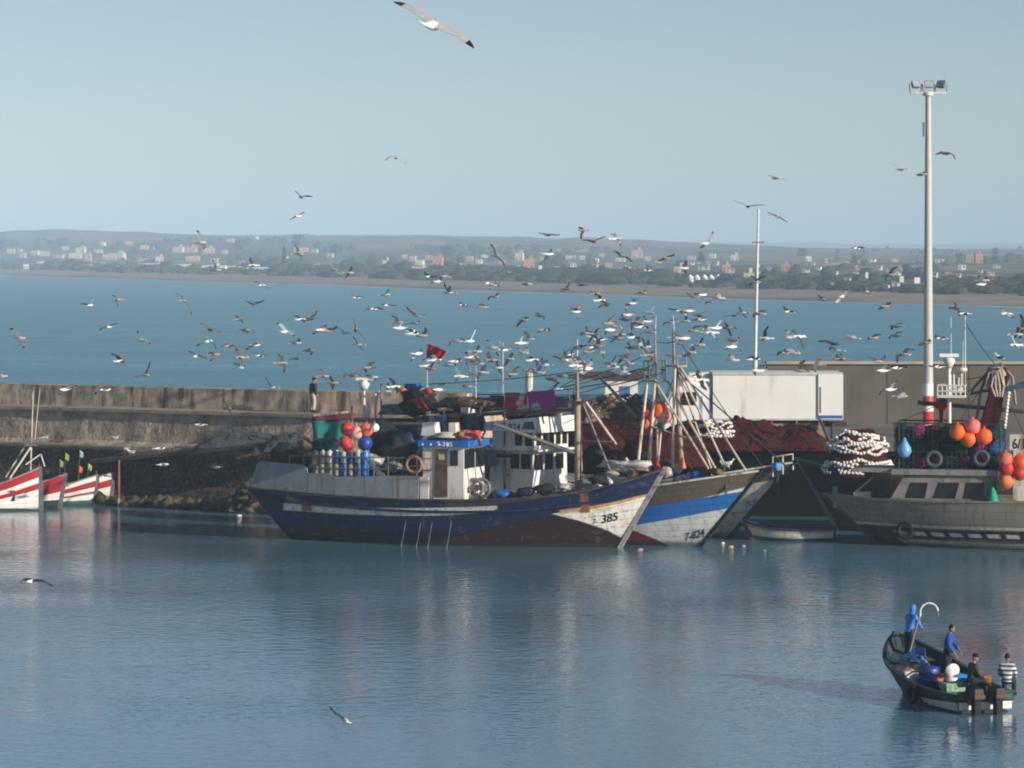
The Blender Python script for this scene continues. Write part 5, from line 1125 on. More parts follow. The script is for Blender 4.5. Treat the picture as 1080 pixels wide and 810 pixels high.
def person(label,loc,rz,pose,top,bottom,hair='short',hood=None,headwear=None,shoe=None,group='fishermen in the open boat'):
    """pose: joints in body space (x right, y forward, z up, origin at the ground below the pelvis)"""
    o=thing('person',label,'person',loc,rz,group)
    J={k:Vector(v) for k,v in pose.items()}
    J['chest']=J['pelvis'].lerp(J['neck'],.62); J['belly']=J['pelvis'].lerp(J['neck'],.3); 
    hd=(J['head']-J['neck']).normalized()
    jt={'pelvis':(J['pelvis'],(.125,.10)),'belly':(J['belly'],(.115,.095)),'chest':(J['chest'],(.135,.10)),'neck':(J['neck'],.055),'headbase':(J['neck'].lerp(J['head'],.5),.055)}
    ed=[('pelvis','belly'),('belly','chest'),('chest','neck'),('neck','headbase')]
    for s_ in 'lr':
        jt['sh'+s_]=(J['sh'+s_],.062); jt['el'+s_]=(J['el'+s_],.045); jt['wr'+s_]=(J['wr'+s_],.032)
        jt['hip'+s_]=(J['hip'+s_],.088); jt['kn'+s_]=(J['kn'+s_],.060); jt['an'+s_]=(J['an'+s_],.042); f=J['to'+s_]; jt['to'+s_]=(f,.035)
        hd_=(J['wr'+s_]-J['el'+s_]).normalized(); jt['pa'+s_]=(J['wr'+s_]+hd_*.085,(.040,.022))
        ed+=[('chest','sh'+s_),('sh'+s_,'el'+s_),('el'+s_,'wr'+s_),('wr'+s_,'pa'+s_),('pelvis','hip'+s_),('hip'+s_,'kn'+s_),('kn'+s_,'an'+s_),('an'+s_,'to'+s_)]
    body=skin_mesh(jt,ed)
    m=MB(); vs=[v.co.copy() for v in body.vertices]; m.add(vs,[tuple(p.vertices) for p in body.polygons],True); bpy.data.meshes.remove(body)
    # head with face, ears; hands with separate fingers, all in the one body mesh
    fwd=Vector(pose.get('look',(0,1,0))); fwd=(fwd-hd*fwd.dot(hd)).normalized(); rt=fwd.cross(hd); q=Matrix((rt,fwd,hd)).transposed(); hc=J['head']
    m.ell(hc,(.075,.095,.118),16,12,q); m.ell(hc+q@Vector((0,.055,-.055)),(.052,.05,.055),10,8,q)
    m.ell(hc+q@Vector((0,.10,-.012)),(.014,.024,.022),8,6,q)
    for s_ in (-1,1): m.ell(hc+q@Vector((s_*.076,0,-.01)),(.012,.022,.032),8,6,q)
    for s_ in 'lr':
        w_=J['wr'+s_]; d=(w_-J['el'+s_]).normalized(); side=d.cross(Vector((0,1,.2))).normalized(); nrm=side.cross(d)
        base=w_+d*.13
        for k,ln in enumerate((.075,.085,.08,.062)):
            p0=base+side*(-.030+.02*k); m.tube([p0-d*.03,p0+d*ln*.45+nrm*.004,p0+d*ln*.8-nrm*.02,p0+d*ln*.85-nrm*.04],[.010,.009,.008,.006],6)
        p0=w_+d*.05+side*-.035; m.tube([p0,p0-side*.03+d*.03,p0-side*.035+d*.065],[.011,.010,.008],6)
    m.k=1
    for s_ in (-1,1): m.ell(hc+q@Vector((s_*.030,.088,.012)),(.011,.008,.008),8,6,q)
    m.k=2; m.ell(hc+q@Vector((0,.098,-.055)),(.024,.008,.006),8,5,q)
    m.build('body',[SKIN,mat('dark_eye',(.02,.015,.012),.3),mat('lips',(.22,.09,.07),.5)],o)
    def wear(name,js,es,mm,grow,sub=2):
        me=skin_mesh({k:(jt[k][0] if k in jt else J[k],tuple(r*grow+.014 for r in (jt[k][1] if isinstance(jt[k][1],tuple) else (jt[k][1],)*2))) for k in js},es,sub=sub)
        b=bpy.data.objects.new(name,me); me.materials.append(mm); C.objects.link(b); b.parent=o; return b
    cut={}
    for s_ in 'lr':
        jt['cu'+s_]=(J['el'+s_].lerp(J['wr'+s_],.93),.036); jt['hem'+s_]=(J['kn'+s_].lerp(J['an'+s_],.95),.048)
    jt['collar']=(J['neck'],.058); up_=(J['neck']-J['pelvis']).normalized(); jt['waist']=(J['pelvis']-up_*.06,(.130,.105))
    J['waist']=jt['waist'][0]
    jk=wear('jacket',['waist','pelvis','belly','chest','collar','shl','ell','cul','shr','elr','cur'],[('waist','pelvis'),('pelvis','belly'),('belly','chest'),('chest','collar'),('chest','shl'),('shl','ell'),('ell','cul'),('chest','shr'),('shr','elr'),('elr','cur')],top,1.22)
    wear('trousers',['belly','pelvis','hipl','knl','heml','hipr','knr','hemr'],[('belly','pelvis'),('pelvis','hipl'),('hipl','knl'),('knl','heml'),('pelvis','hipr'),('hipr','knr'),('knr','hemr')],bottom,1.15)
    for s_ in 'lr':
        b=MB(); d=(J['to'+s_]-J['an'+s_]); b.tube([J['an'+s_]+Vector((0,0,.12)),J['an'+s_],J['an'+s_]+d*.5-Vector((0,0,.01)),J['to'+s_]+d*.25],[.055,.058,.052,.035],9); b.build('boot',shoe or mat('dark_boot',(.02,.02,.022),.6),o)
    if hood is not None:
        b=MB(); b.ell(hc+q@Vector((0,-.022,.012)),(.105,.108,.145),14,10,q); b.ell(J['neck']+Vector((0,-.01,.02)),(.115,.10,.07),12,8); b.build('hood',hood,o)
    elif headwear is not None:
        b=MB(); b.ell(hc+q@Vector((0,-.008,.045)),(.086,.104,.088),14,9,q); b.torus(hc+q@Vector((0,-.004,.030)),.090,.016,q@Vector((0,0,1)),16,6); b.build('beanie',headwear,o)
    else:
        b=MB(); b.ell(hc+q@Vector((0,-.018,.030)),(.083,.096,.100),14,10,q,.08,3); b.build('hair',HAIR,o)
    return o
def stand(lean=0.0,arm_l=None,arm_r=None,look=(0,1,0),twist=0.0,spread=.12,head_f=.03):
    p={'pelvis':(0,0,.95),'neck':(0,lean,1.47),'head':(0,lean*1.15+head_f,1.64),'hipl':(-.10,0,.90),'hipr':(.10,0,.90),'knl':(-spread,.03,.50),'knr':(spread,.03,.50),'anl':(-spread-.01,-.02,.09),'anr':(spread+.01,-.02,.09),'tol':(-spread-.03,.15,.04),'tor':(spread+.03,.15,.04),
       'shl':(-.19,lean*.95,1.40),'shr':(.19,lean*.95,1.40),'ell':(-.25,lean*.7-.02,1.13),'elr':(.25,lean*.7-.02,1.13),'wrl':(-.25,lean*.6+.08,.90),'wrr':(.25,lean*.6+.08,.90),'look':look}
    if arm_l: p['ell'],p['wrl']=arm_l
    if arm_r: p['elr'],p['wrr']=arm_r
    return p
def sit(lean=.05,seat=.42,arm_l=None,arm_r=None,look=(0,1,0)):
    z=seat
    p={'pelvis':(0,0,z+.09),'neck':(0,lean,z+.60),'head':(0,lean*1.2+.03,z+.78),'hipl':(-.10,.03,z+.08),'hipr':(.10,.03,z+.08),'knl':(-.15,.42,z+.08),'knr':(.15,.42,z+.08),'anl':(-.15,.42,z-.33),'anr':(.15,.42,z-.33),'tol':(-.16,.58,z-.38),'tor':(.16,.58,z-.38),
       'shl':(-.19,lean*.9,z+.53),'shr':(.19,lean*.9,z+.53),'ell':(-.25,lean+.05,z+.27),'elr':(.25,lean+.05,z+.27),'wrl':(-.18,lean+.27,z+.18),'wrr':(.18,lean+.27,z+.18),'look':look}
    if arm_l: p['ell'],p['wrl']=arm_l
    if arm_r: p['elr'],p['wrr']=arm_r
    return p
# man walking on the mole
p=P(330,438,187.6)
person('man in a dark jacket and pale trousers standing on the mole ledge against the parapet',(p.x,187.2,5.13),R(-60),stand(.05),mat('charcoal_jacket',(.03,.032,.04),.8),mat('pale_trousers',(.42,.37,.33),.8),group=None).scale=(1.3,1.3,1.1)
p=P(417,440,169.8)
# ================================================================ open boat in the foreground
FO=Vector((pxX(1037,103.2),103.2)); HEAD=math.atan2(5.9,-1.95)
HF=Hull((FO.x+math.cos(HEAD)*2.6,FO.y+math.sin(HEAD)*2.6),math.degrees(HEAD),2.9,3.75,-2.6,-2.72,2.55,[(0,.52),(.3,.58),(.6,.86),(.82,1.25),(1,1.72)],1,stern=.80,wl=(.8,.8,.25),pb=2.7,mid=.52)
fb=thing('open_fishing_boat','open wooden fishing boat with high dark bow, green inside and two outboards, carrying five men','boat',HF.O,HF.rz)
def pmf():
    return paint('open_boat_paint',HF,(.02,.045,.06),[((.60,.59,.55),[(0,.10,0),(.35,.14,0),(.35,.42,0),(0,.62,0)],.5),((.30,.06,.05),[(.3,.05,0),(.8,.0,0),(.8,.16,0),(.3,.2,0)],.5),((.02,.06,.05),[(0,.66,0),(1,.80,0),(1,1.1,0),(0,1.1,0)],.3),((.40,.45,.46),[(.62,.36,0),(.97,.42,0),(.97,.5,0),(.62,.46,0)],.5)],gamt=.3,plank=7)
HF.stemm=mat('dark_green_rail',(.03,.045,.045),.6)
HF.build(fb,pmf(),mat('wet_green_boards',(.035,.07,.055),.6,.4,3,(.03,.03,.03),2,.5),HF.stemm,bul=.50,nu=48,nv=12,thick=.06)
LNF=mat('inside_green_paint',(.05,.09,.075),.65,.3,2,(.03,.03,.03),1.5,.5)
for sd in (-1,1):      # lining panels with ribs
    for k in range(9):
        u=.15+k*.09; b=MB(); ps=[]
        for v in (.55,.75,.97):
            x,y,z=HF.pt(u,v,.075); ps.append((x,sd*y,z))
        b.tube(ps,.035,6); b.build('rib',LNF,fb)
b=MB(); pts=[]
for k in range(9):
    u=.80+.19*k/8; x,y,z=HF.pt(u,.80,.08); pts.append((x,y,z))
fdk=MB(); vs=[]
for x,y,z in pts: vs+=[(x,-y,z),(x,y,z)]
fdk.add(vs,[(2*i,2*i+2,2*i+3,2*i+1) for i in range(8)]); fdk.build('fore_deck',LNF,fb)
b=MB(); b.box((-2.80,0,.62),(.07,1.9,.10)); b.build('transom_cap',HF.stemm,fb)
b=MB(); b.box((-2.755,0,.22),(.05,1.72,.22)); b.build('transom_stripe',mat('white_transom',(.66,.64,.60),.5,.1,3),fb)
b=MB(); b.box((-2.762,0,.50),(.05,1.80,.22)); b.build('transom_band',mat('green_transom',(.035,.085,.06),.55),fb)
for x,z in ((-1.9,.50),(-.4,.52),(1.2,.66)):
    b=MB(); b.box((x,0,z),(.26,1.9,.05)); b.build('thwart',mat('green_thwart',(.05,.11,.08),.7,.2,3),fb)
# splash along the waterline aft
def outboard(y,cowl,label):
    w_=HF.O+HF.a*-2.98+HF.n*y; o=thing('outboard_motor',label,'outboard motor',(w_.x,w_.y,0),HF.rz,'outboard motors on the open boat')
    b=MB(); b.hexa([(-.42,-.17,.50),(.14,-.17,.50),(.14,.17,.50),(-.42,.17,.50),(-.36,-.13,.80),(.08,-.13,.78),(.08,.13,.78),(-.36,.13,.80)]); b.ell((-.14,0,.78),(.22,.13,.08),12,6); c=b.build('cowling',cowl,o)
    b=MB(); b.box((-.14,0,.58),(.58,.35,.05)); b.build('red_stripe',mat('dull_red_stripe',(.18,.04,.04),.5),c)
    b=MB(); b.hexa([(-.30,-.10,-.2),(-.02,-.08,-.2),(-.02,.08,-.2),(-.30,.10,-.2),(-.30,-.10,.5),(.0,-.10,.5),(.0,.10,.5),(-.30,.10,.5)]); b.build('leg',mat('outboard_dark',(.008,.010,.013),.6,.2,4),o)
    b=MB(); b.box((-.26,0,-.02),(.5,.26,.03)); b.build('cavitation_plate',mat('outboard_dark',(.02,.024,.03)),o)
    b=MB(); b.box((.14,0,.45),(.10,.26,.34)); b.build('clamp_bracket',STEEL,o)
    b=MB(); b.tube([(.12,0,.75),(.7,.05,.82)],.03,6); b.build('tiller',BLACK,o)
outboard(.50,mat('cowl_dark_green',(.012,.016,.014),.5),'dark outboard motor on the left of the transom, below the man in the beanie')
outboard(-.22,mat('cowl_black',(.009,.010,.013),.5),'black outboard motor with a dull red stripe, in the middle of the transom')
def fpos(px,py,Y): return P(px,py,Y)
def onboat(x,y,z): w_=HF.O+HF.a*x+HF.n*y; return (w_.x,w_.y,z)
def onpx(px,x,z):      # the spot at length x along the boat that lies in a photo column
    lo,hi=-2.0,2.0
    for _ in range(40):
        m_=(lo+hi)/2
        if HF.proj((x,m_,z))[0]>px: lo=m_
        else: hi=m_
    return onboat(x,m_,z)
def at_px(px,y):      # boat x of the photo column at local y
    return HF.local(px,700,y).x
BLUEJ=mat('bright_blue_oilskin',(.05,.20,.58),.5,.18,5); NAVYJ=mat('royal_blue_sweater',(.025,.07,.33),.75,.2,6); DKT=mat('dark_trousers',(.02,.025,.04),.75,.2,5)
# facing angles: world yaw of the forward axis minus 90 degrees
def yaw(dx,dy): return math.atan2(dy,dx)-math.pi/2
# hooded man on the bow
x=HF.local(959,690,.25).x
person('man in a bright blue hooded oilskin standing up in the bow with the hooked pole',onpx(959,2.75,.93),yaw(.75,.55),stand(.12,((-.24,.20,1.16),(-.06,.40,1.18)),((.26,.22,1.12),(.12,.44,1.02)),(0,1,-.35)),BLUEJ,mat('navy_trousers',(.015,.03,.08),.6,.15,5),hood=BLUEJ)
# man in royal blue, mid boat
x2=HF.local(999,690,-.35).x
person('man in a royal blue sweater standing amidships and looking down to his right',onpx(999,.55,.55),yaw(.85,-.35),stand(.10,((-.24,.16,1.14),(-.10,.34,.98)),((.25,.12,1.12),(.20,.28,.90)),(0,1,-.5)),NAVYJ,DKT)
# bending man at the port side in the bow
x3=HF.local(957,700,.62).x
pb=stand(.0); pb.update({'pelvis':(0,-.05,.62),'neck':(0,.42,.86),'head':(0,.57,.90),'hipl':(-.10,-.03,.60),'hipr':(.10,-.03,.60),'knl':(-.15,.25,.42),'knr':(.15,.25,.42),'anl':(-.15,-.05,.09),'anr':(.15,-.05,.09),'shl':(-.19,.36,.82),'shr':(.19,.36,.82),'ell':(-.24,.52,.62),'elr':(.24,.55,.64),'wrl':(-.16,.74,.52),'wrr':(.16,.80,.52),'look':(0,.6,-.8)})
person('man in a blue checked hooded jacket bending over the fish crate in the bow',onpx(953,1.75,.50),yaw(.9,-.45),pb,stripe_cloth('checked_blue_jacket',(.06,.22,.55),(.16,.34,.62),9,.5),mat('grey_blue_trousers',(.16,.21,.28),.8),hood=BLUEJ)
# man in a beanie near the stern
x4=HF.local(1026,700,.35).x
person('man in a dark beanie and olive jacket seated at the stern holding a tiller',onpx(1024,-1.55,.25),yaw(.75,.25),sit(.10,.50),mat('olive_jacket',(.055,.055,.045),.8,.3,6),DKT,headwear=mat('black_beanie',(.012,.012,.014),.9))
# man in the striped jumper
g=G('striped_jumper'); z=g.sep(g.coord())[2]; fr=g.math('FRACT',g.math('MULTIPLY',z,7.5)); STR=g.done(g.mix(g.step(fr,.45,.52),(.62,.63,.64),(.06,.08,.12)),.85)
person('man in a grey and white striped jumper seated, back turned, on the stern',onpx(1062,-2.15,.27),yaw(.30,.95),sit(.06,.50),STR,DKT)
# the hooked pole
o=thing('hooked_pole','long pole ending in a white hoop held up by the hooded man in the bow','pole')
Yp=107.6; pts=[fpos(957,698,Yp),fpos(964,670,Yp),fpos(970,650,Yp)]
b=MB(); b.tube(pts,.028,7); b.build('shaft',mat('bamboo',(.26,.21,.13),.7,.2,8),o)
hp=[fpos(970+.5,650,Yp)]+[fpos(980-9.5*math.cos(t),646-10.0*math.sin(t),Yp) for t in [.25+.3*k for k in range(10)]]
b=MB(); b.tube(hp,[.03]+[.026]*(len(hp)-1),7); b.build('hoop',mat('white_hoop',(.72,.72,.70),.5),o)
b=MB(); b.tube([hp[-1],hp[-1]-Vector((-.02,0,.18))],.008,4); b.build('line',ROPE,o)
# gear in the boat
def gear(name,label,cat,px,x,z,mesh,m,group='gear in the open boat'):
    o=mesh.build(name,m); o.location=onpx(px,x,z); o.rotation_euler=(0,0,HF.rz); return tag(o,label,cat,group)
def lump(r,seed,jit=.4): b=MB(); b.ell((0,0,0),r,14,9,None,jit,seed); return b
gear('blue_barrel','round dark blue tub amidships left of the man in royal blue','tub',980,.75,.50,(lambda b:(b.lathe((0,0,0),[(0,0),(.30,0),(.34,.42),(.30,.5),(0,.5)],16),b)[1])(MB()),mat('tub_blue',(.015,.05,.30),.4))
gear('orange_sack','orange sack amidships beside the white round lid','sack',992,.15,.66,lump((.36,.30,.20),71),mat('orange_sack',(.62,.20,.10),.8,.2,5))
q3=Matrix.Rotation(R(75),3,'Y')
b=MB(); b.lathe((0,0,0),[(0,.03),(.20,.03),(.235,.0),(.235,-.04),(0,-.04)],22,q3); gear('round_lid','white round lid held on edge beside the orange sack','lid',1004,-.25,.98,b,mat('white_plastic',(.75,.74,.70),.4,.05))
b=MB(); b.lathe((0,0,0),[(0,0),(.17,0),(.20,.35),(0,.35)],14); gear('white_bucket','white bucket standing under the round lid','bucket',1004,-.22,.42,b,mat('white_plastic',(.75,.74,.70)))
gear('blue_tarp_bundle','bright blue tarpaulin bundle right of the white round lid','tarpaulin',1013,-.15,.62,lump((.40,.34,.22),73,.5),mat('bright_blue_tarp',(.04,.24,.62),.6,.2,4))
gear('navy_net_bundle','navy net bundle in front of the blue tub','net bundle',979,.15,.55,lump((.5,.35,.22),74,.5),mat('navy_net',(.012,.04,.20),.8,.3,6))
b=MB(); b.hexa([(-.32,-.22,0),(.32,-.22,0),(.32,.22,0),(-.32,.22,0),(-.36,-.25,.26),(.36,-.25,.26),(.36,.25,.26),(-.36,.25,.26)])
o=gear('fish_crate','white fish crate with reddish fish under the bending man in the bow','crate',957,1.05,.62,b,mat('crate_white',(.55,.52,.50),.6,.2,6))
b=MB(); b.ell((0,0,.26),(.30,.2,.07),12,6,None,.5,3); x=b.build('fish',mat('reddish_fish',(.38,.16,.10),.4,.4,9)); x.parent=o
b=MB(); b.hexa([(-.28,-.3,0),(.28,-.3,0),(.28,.3,0),(-.28,.3,0),(-.3,-.32,.36),(.3,-.32,.36),(.3,.32,.36),(-.3,.32,.36)])
gear('green_crate','pale green slatted crate amidships near the port rail','crate',1004,-1.0,.36,b,stripe_cloth('green_slats',(.10,.30,.18),(.30,.40,.32),7))
gear('orange_crate','rust orange crate behind the man in the beanie','crate',1036,-1.0,.34,(lambda b:(b.box((0,0,.25),(.45,.4,.62),0,.95,.95),b)[1])(MB()),mat('rust_crate',(.30,.09,.03),.7,.2,6))
gear('maroon_net','maroon net lump along the port rail','net bundle',982,-.35,.48,lump((.55,.22,.20),75,.5),NETRED)
gear('grey_sack','pale grey blue sack beside the bending man','sack',967,.75,.55,lump((.34,.26,.20),76,.5),mat('grey_sack',(.30,.38,.44),.8,.2,5))
b=MB(); b.tube([(1.2,.55,.02),(.2,.35,.10),(-1.0,.2,.06)],.03,6); gear('oar','dark oar laid along the boat across the thwarts','oar',985,.1,.80,b,mat('dark_oar',(.06,.05,.04),.6))
w_=HF.O+HF.a*-.5+HF.n*1.36; b=MB(); b.torus((0,0,0),.24,.08,(0,1,0),18,8); o=b.build('tyre_fender',BLACK); o.location=(w_.x,w_.y,.36); o.rotation_euler=(0,0,HF.rz+.02); tag(o,'black tyre fender hung on the port side of the open boat','fender')
# ================================================================ gulls
GB=mat('gull_white',(.74,.73,.71),.8,.05,9); GU=mat('gull_slate_wing',(.055,.058,.065),.8,.2,9); GN_=mat('gull_underwing',(.40,.40,.41),.85,.12,7); GT=mat('gull_black_tip',(.015,.015,.016),.8,.2,9)
GY=mat('gull_bill',(.55,.36,.06),.5,.1,9); JB=mat('young_gull_body',(.30,.265,.235),.85,.3,14); JU=mat('young_gull_wing',(.12,.10,.085),.85,.3,12); JN=mat('young_gull_underwing',(.20,.175,.15),.85,.25,10)
MS={'a':[GB,GU,GN_,GT,GY],'j':[JB,JU,JN,GT,GT],'p':[GB,mat('gull_grey_wing',(.34,.35,.37),.8,.1,9),mat('gull_pale_underwing',(.66,.65,.63),.85,.08,7),GT,GY]}
def gull_mesh(L,Rr,fwd,kind,k=1.0,pitch=.4):
    """L and R: wing tip vectors from the body; fwd: flight direction"""
    m=MB(); L,Rr=Vector(L),Vector(Rr); w=(Rr-L).normalized(); fwd=fwd.normalized(); up=w.cross(fwd).normalized(); rt=fwd.cross(up).normalized()
    q=Matrix((rt,fwd,up)).transposed()
    prof=[(-.30,.012),(-.24,.035),(-.14,.062),(0,.080),(.10,.076),(.17,.058),(.215,.050),(.25,.048),(.285,.034),(.30,.012)]
    n=10; vs=[]
    for y,r in prof:
        for i in range(n):
            a=2*math.pi*i/n; vs.append(q@Vector((r*math.cos(a)*k,y*k,r*math.sin(a)*.92*k+(.015 if y>.2 else 0)*k)))
    m.add(vs,[(j*n+i,j*n+(i+1)%n,(j+1)*n+(i+1)%n,(j+1)*n+i) for j in range(len(prof)-1) for i in range(n)],True)
    m.add(vs[:n],[tuple(reversed(range(n)))]); m.add(vs[-n:],[tuple(range(n))])
    t=[(-.03,-.22,.01),(.03,-.22,.01),(.085,-.40,.0),(-.085,-.40,.0)]
    m.hexa([q@(Vector(p)*k-Vector((0,0,.006))) for p in t]+[q@(Vector(p)*k+Vector((0,0,.010))) for p in t])
    m.k=4; m.tube([q@(Vector((0,.29,.012))*k),q@(Vector((0,.345,.008))*k),q@(Vector((0,.365,-.006))*k)],[.017*k,.012*k,.004],6)
    for tip,sg in ((L,-1),(Rr,1)):
        root=q@(Vector((sg*.055,.03,.045))*k); d=tip-root; ln=d.length
        side=(rt*sg*.55+up*.18); wr=root+d*.46+side*(.10*ln); 
        if (tip-root).dot(up)<-.12*ln: wr+=up*.13*ln
        c=fwd-d.normalized()*fwd.dot(d.normalized()); c=c.normalized() if c.length>.2 else fwd
        c=(c*math.cos(pitch)+up*math.sin(pitch)).normalized()
        sec=[(root,.19*k,0.0,.014),(root.lerp(wr,.55),.185*k,.02,.013),(wr,.165*k,.055*k,.011),(wr.lerp(tip,.55),.125*k,.0,.008),(wr.lerp(tip,.82),.075*k,-.03*k,.006),(tip,.018*k,-.06*k,.004)]
        for a,b in zip(sec,sec[1:]):
            (p,ch,sw,th),(p2,ch2,sw2,th2)=a,b
            nrm=c.cross((p2-p)).normalized()
            if nrm.dot(up)<0: nrm=-nrm
            A0,A1=p+c*(ch*.45+sw),p-c*(ch*.55-sw); B0,B1=p2+c*(ch2*.45+sw2),p2-c*(ch2*.55-sw2)
            dark=b is sec[-1] or b is sec[-2]
            m.k=3 if dark else 1; m.add([A0+nrm*th,B0+nrm*th2,B1+nrm*.003,A1+nrm*.003],[(0,1,2,3)],False)
            m.k=3 if dark else 2; m.add([A0-nrm*th,B0-nrm*th2,B1-nrm*.003,A1-nrm*.003],[(3,2,1,0)],False)
            m.k=3 if dark else 1; m.add([A0+nrm*th,B0+nrm*th2,B0-nrm*th2,A0-nrm*th],[(3,2,1,0)]); m.add([A1+nrm*.003,B1+nrm*.003,B1-nrm*.003,A1-nrm*.003],[(0,1,2,3)])
    return m.mesh('gull',MS[kind])
# photo columns and rows: body, left tip, right tip; a adult, j young brown, p pale backed
GL=[tuple(l.split()) for l in """21,357 12,349 24,364 p
95,322 84,320 99,313 a
124,316 117,312 124,323 j
115,345 104,348 125,341 a
149,359 145,354 158,358 p
127,381 117,376 131,379 a
153,396 143,392 158,386 a
2,397 -4,399 6,393 a
68,411 60,412 83,411 a
111,411 99,417 119,410 a
193,317 184,314 203,329 j
228,285 225,278 232,278 p
267,280 263,276 271,277 p
276,301 267,302 285,301 a
352,285 343,272 361,291 p
368,288 364,290 371,285 p
267,321 259,320 279,314 a
376,314 370,309 383,315 p
251,337 248,329 257,344 j
260,348 257,345 260,357 j
222,348 211,340 232,350 j
220,360 207,366 229,369 a
241,365 233,370 251,366 j
208,376 197,370 219,378 a
226,374 219,371 223,385 j
254,377 249,373 259,383 j
269,364 259,367 274,366 p
275,375 264,370 281,374 a
253,388 248,386 256,384 a
301,350 292,340 312,354 p
312,362 306,366 316,352 p
327,370 322,366 328,378 j
297,383 294,379 301,387 j
312,378 305,376 317,376 j
287,409 280,398 290,413 a
345,349 357,350 346,345 j
364,351 352,343 369,353 a
378,364 372,359 383,365 a
375,347 372,340 386,356 j
341,397 338,393 345,397 j
352,404 348,396 350,411 j
371,396 362,397 380,396 j
406,311 402,308 410,307 a
408,322 402,324 419,320 a
394,326 382,330 404,327 a
439,333 428,324 448,332 a
420,340 414,337 425,338 a
421,346 418,342 428,341 p
437,341 426,343 443,340 p
440,373 434,378 446,373 a
459,380 454,378 464,379 p
472,385 465,384 478,385 a
454,389 452,386 458,384 j
485,397 479,384 480,402 p
481,360 473,365 490,359 a
496,360 488,359 503,349 p
453,292 447,290 461,289 a
461,297 449,305 466,294 p
468,292 465,290 474,293 p
474,309 468,301 474,298 a
489,322 484,324 493,321 a
497,378 491,374 503,378 a
392,398 386,400 396,398 a
416,408 411,404 420,409 a
407,413 402,411 409,407 a
463,411 458,412 468,409 a
494,408 488,413 498,403 p
515,299 506,293 527,305 p
522,313 514,313 530,314 a
552,338 545,342 559,338 a
569,333 565,334 575,332 j
574,348 568,346 580,354 j
608,329 602,327 611,325 a
549,362 545,364 553,355 a
558,358 554,349 566,355 a
519,367 514,362 525,369 a
502,371 499,368 505,369 a
498,377 492,376 503,374 p
518,380 514,377 520,376 j
537,379 530,382 541,377 a
505,384 502,378 513,388 a
508,393 503,395 512,390 a
526,388 524,385 529,390 a
498,396 491,395 503,393 a
594,381 582,375 600,384 a
574,385 571,381 577,376 a
567,393 561,388 574,388 a
581,400 574,400 589,402 j
594,397 590,400 597,392 j
606,386 600,382 610,386 p
612,392 609,388 615,394 p
585,410 581,410 590,407 a
628,310 623,311 633,309 j
633,317 630,315 640,317 p
639,322 631,325 647,322 j
677,309 669,311 681,308 a
655,270 646,268 667,274 a
663,283 658,279 666,291 p
683,285 680,286 688,281 p
720,283 724,275 724,289 a
662,332 656,331 668,331 a
659,337 655,335 663,336 j
642,341 636,338 648,337 j
672,340 665,343 676,339 a
683,339 679,335 689,331 a
717,328 704,326 718,331 a
727,328 722,332 731,327 p
722,339 711,343 724,334 a
687,351 674,352 691,351 a
623,354 618,347 629,348 a
622,366 612,362 629,362 a
631,365 628,360 634,359 j
652,357 639,357 644,362 j
654,353 648,351 657,348 j
668,356 660,357 675,358 p
680,366 678,357 685,359 a
622,371 614,370 629,372 j
644,384 639,379 650,378 a
647,387 641,386 651,383 a
656,394 651,389 663,389 p
683,375 676,372 688,374 j
722,357 716,359 728,353 a
713,356 712,350 716,360 a
737,364 731,362 742,361 p
741,311 734,310 747,307 a
759,315 755,315 764,311 p
740,337 729,338 744,335 a
743,346 730,346 747,344 a
774,333 761,334 786,331 j
768,346 763,344 771,351 j
773,359 766,360 781,356 j
772,366 766,364 780,361 a
807,357 804,355 810,347 p
831,356 828,353 834,346 p
842,355 835,355 846,361 a
829,372 819,374 836,369 j
838,373 826,368 841,371 p
773,380 769,377 777,376 a
795,379 789,381 799,375 a
800,391 796,392 805,388 a
844,391 848,379 852,392 j
862,385 858,388 866,382 j
880,363 862,359 890,358 j
883,370 873,374 888,369 a
886,379 883,378 889,376 j
888,313 894,305 880,321 p
733,397 727,393 738,396 a
739,401 735,397 744,406 a
796,298 790,299 807,294 a
744,257 739,258 753,248 a
818,188 809,185 830,190 p
789,218 772,211 808,216 j
820,229 809,224 831,235 j
615,243 609,240 612,253 j
626,255 614,250 640,252 j
649,252 645,250 655,256 p
578,248 568,246 591,248 j
578,268 575,270 582,266 p
704,272 694,273 712,271 j
904,262 898,266 911,259 a
938,290 932,293 947,283 a
1037,296 1032,287 1042,295 a
913,308 908,305 917,305 p
934,323 928,323 940,324 j
945,344 939,343 952,347 j
945,354 936,358 952,351 j
922,356 916,355 928,356 j
927,381 916,380 934,371 j
953,374 944,377 965,374 a
931,391 926,387 936,389 p
946,388 940,391 957,383 a
939,411 927,411 945,406 p
950,418 944,416 955,417 p
976,362 968,361 983,362 a
993,357 986,362 1000,354 a
990,387 979,390 998,381 a
1017,331 1011,334 1020,327 a
1008,325 1003,320 1013,331 j
1061,331 1056,331 1067,330 p
1078,347 1074,352 1078,336 j
1072,353 1067,355 1075,348 p
1071,364 1068,357 1076,364 p
418,167 406,169 428,173 p
318,208 311,201 330,207 a
315,228 305,232 322,224 p
314,267 311,263 318,266 j
212,256 209,247 215,258 p
456,27 417,-1 502,50 p
950,179 941,174 958,178 p
972,184 967,186 977,181 a
998,162 986,164 1009,168 j
523,270 518,257 533,280 p
34,613 18,618 58,619 a
364,760 347,745 386,756 a
120,462 114,460 125,460 p
211,448 206,444 215,447 p
241,431 235,420 243,438 j
172,490 167,489 177,490 p
228,493 222,488 236,493 p
46,462 40,463 51,461 p
168,473 164,471 172,473 p""".split('\n')]
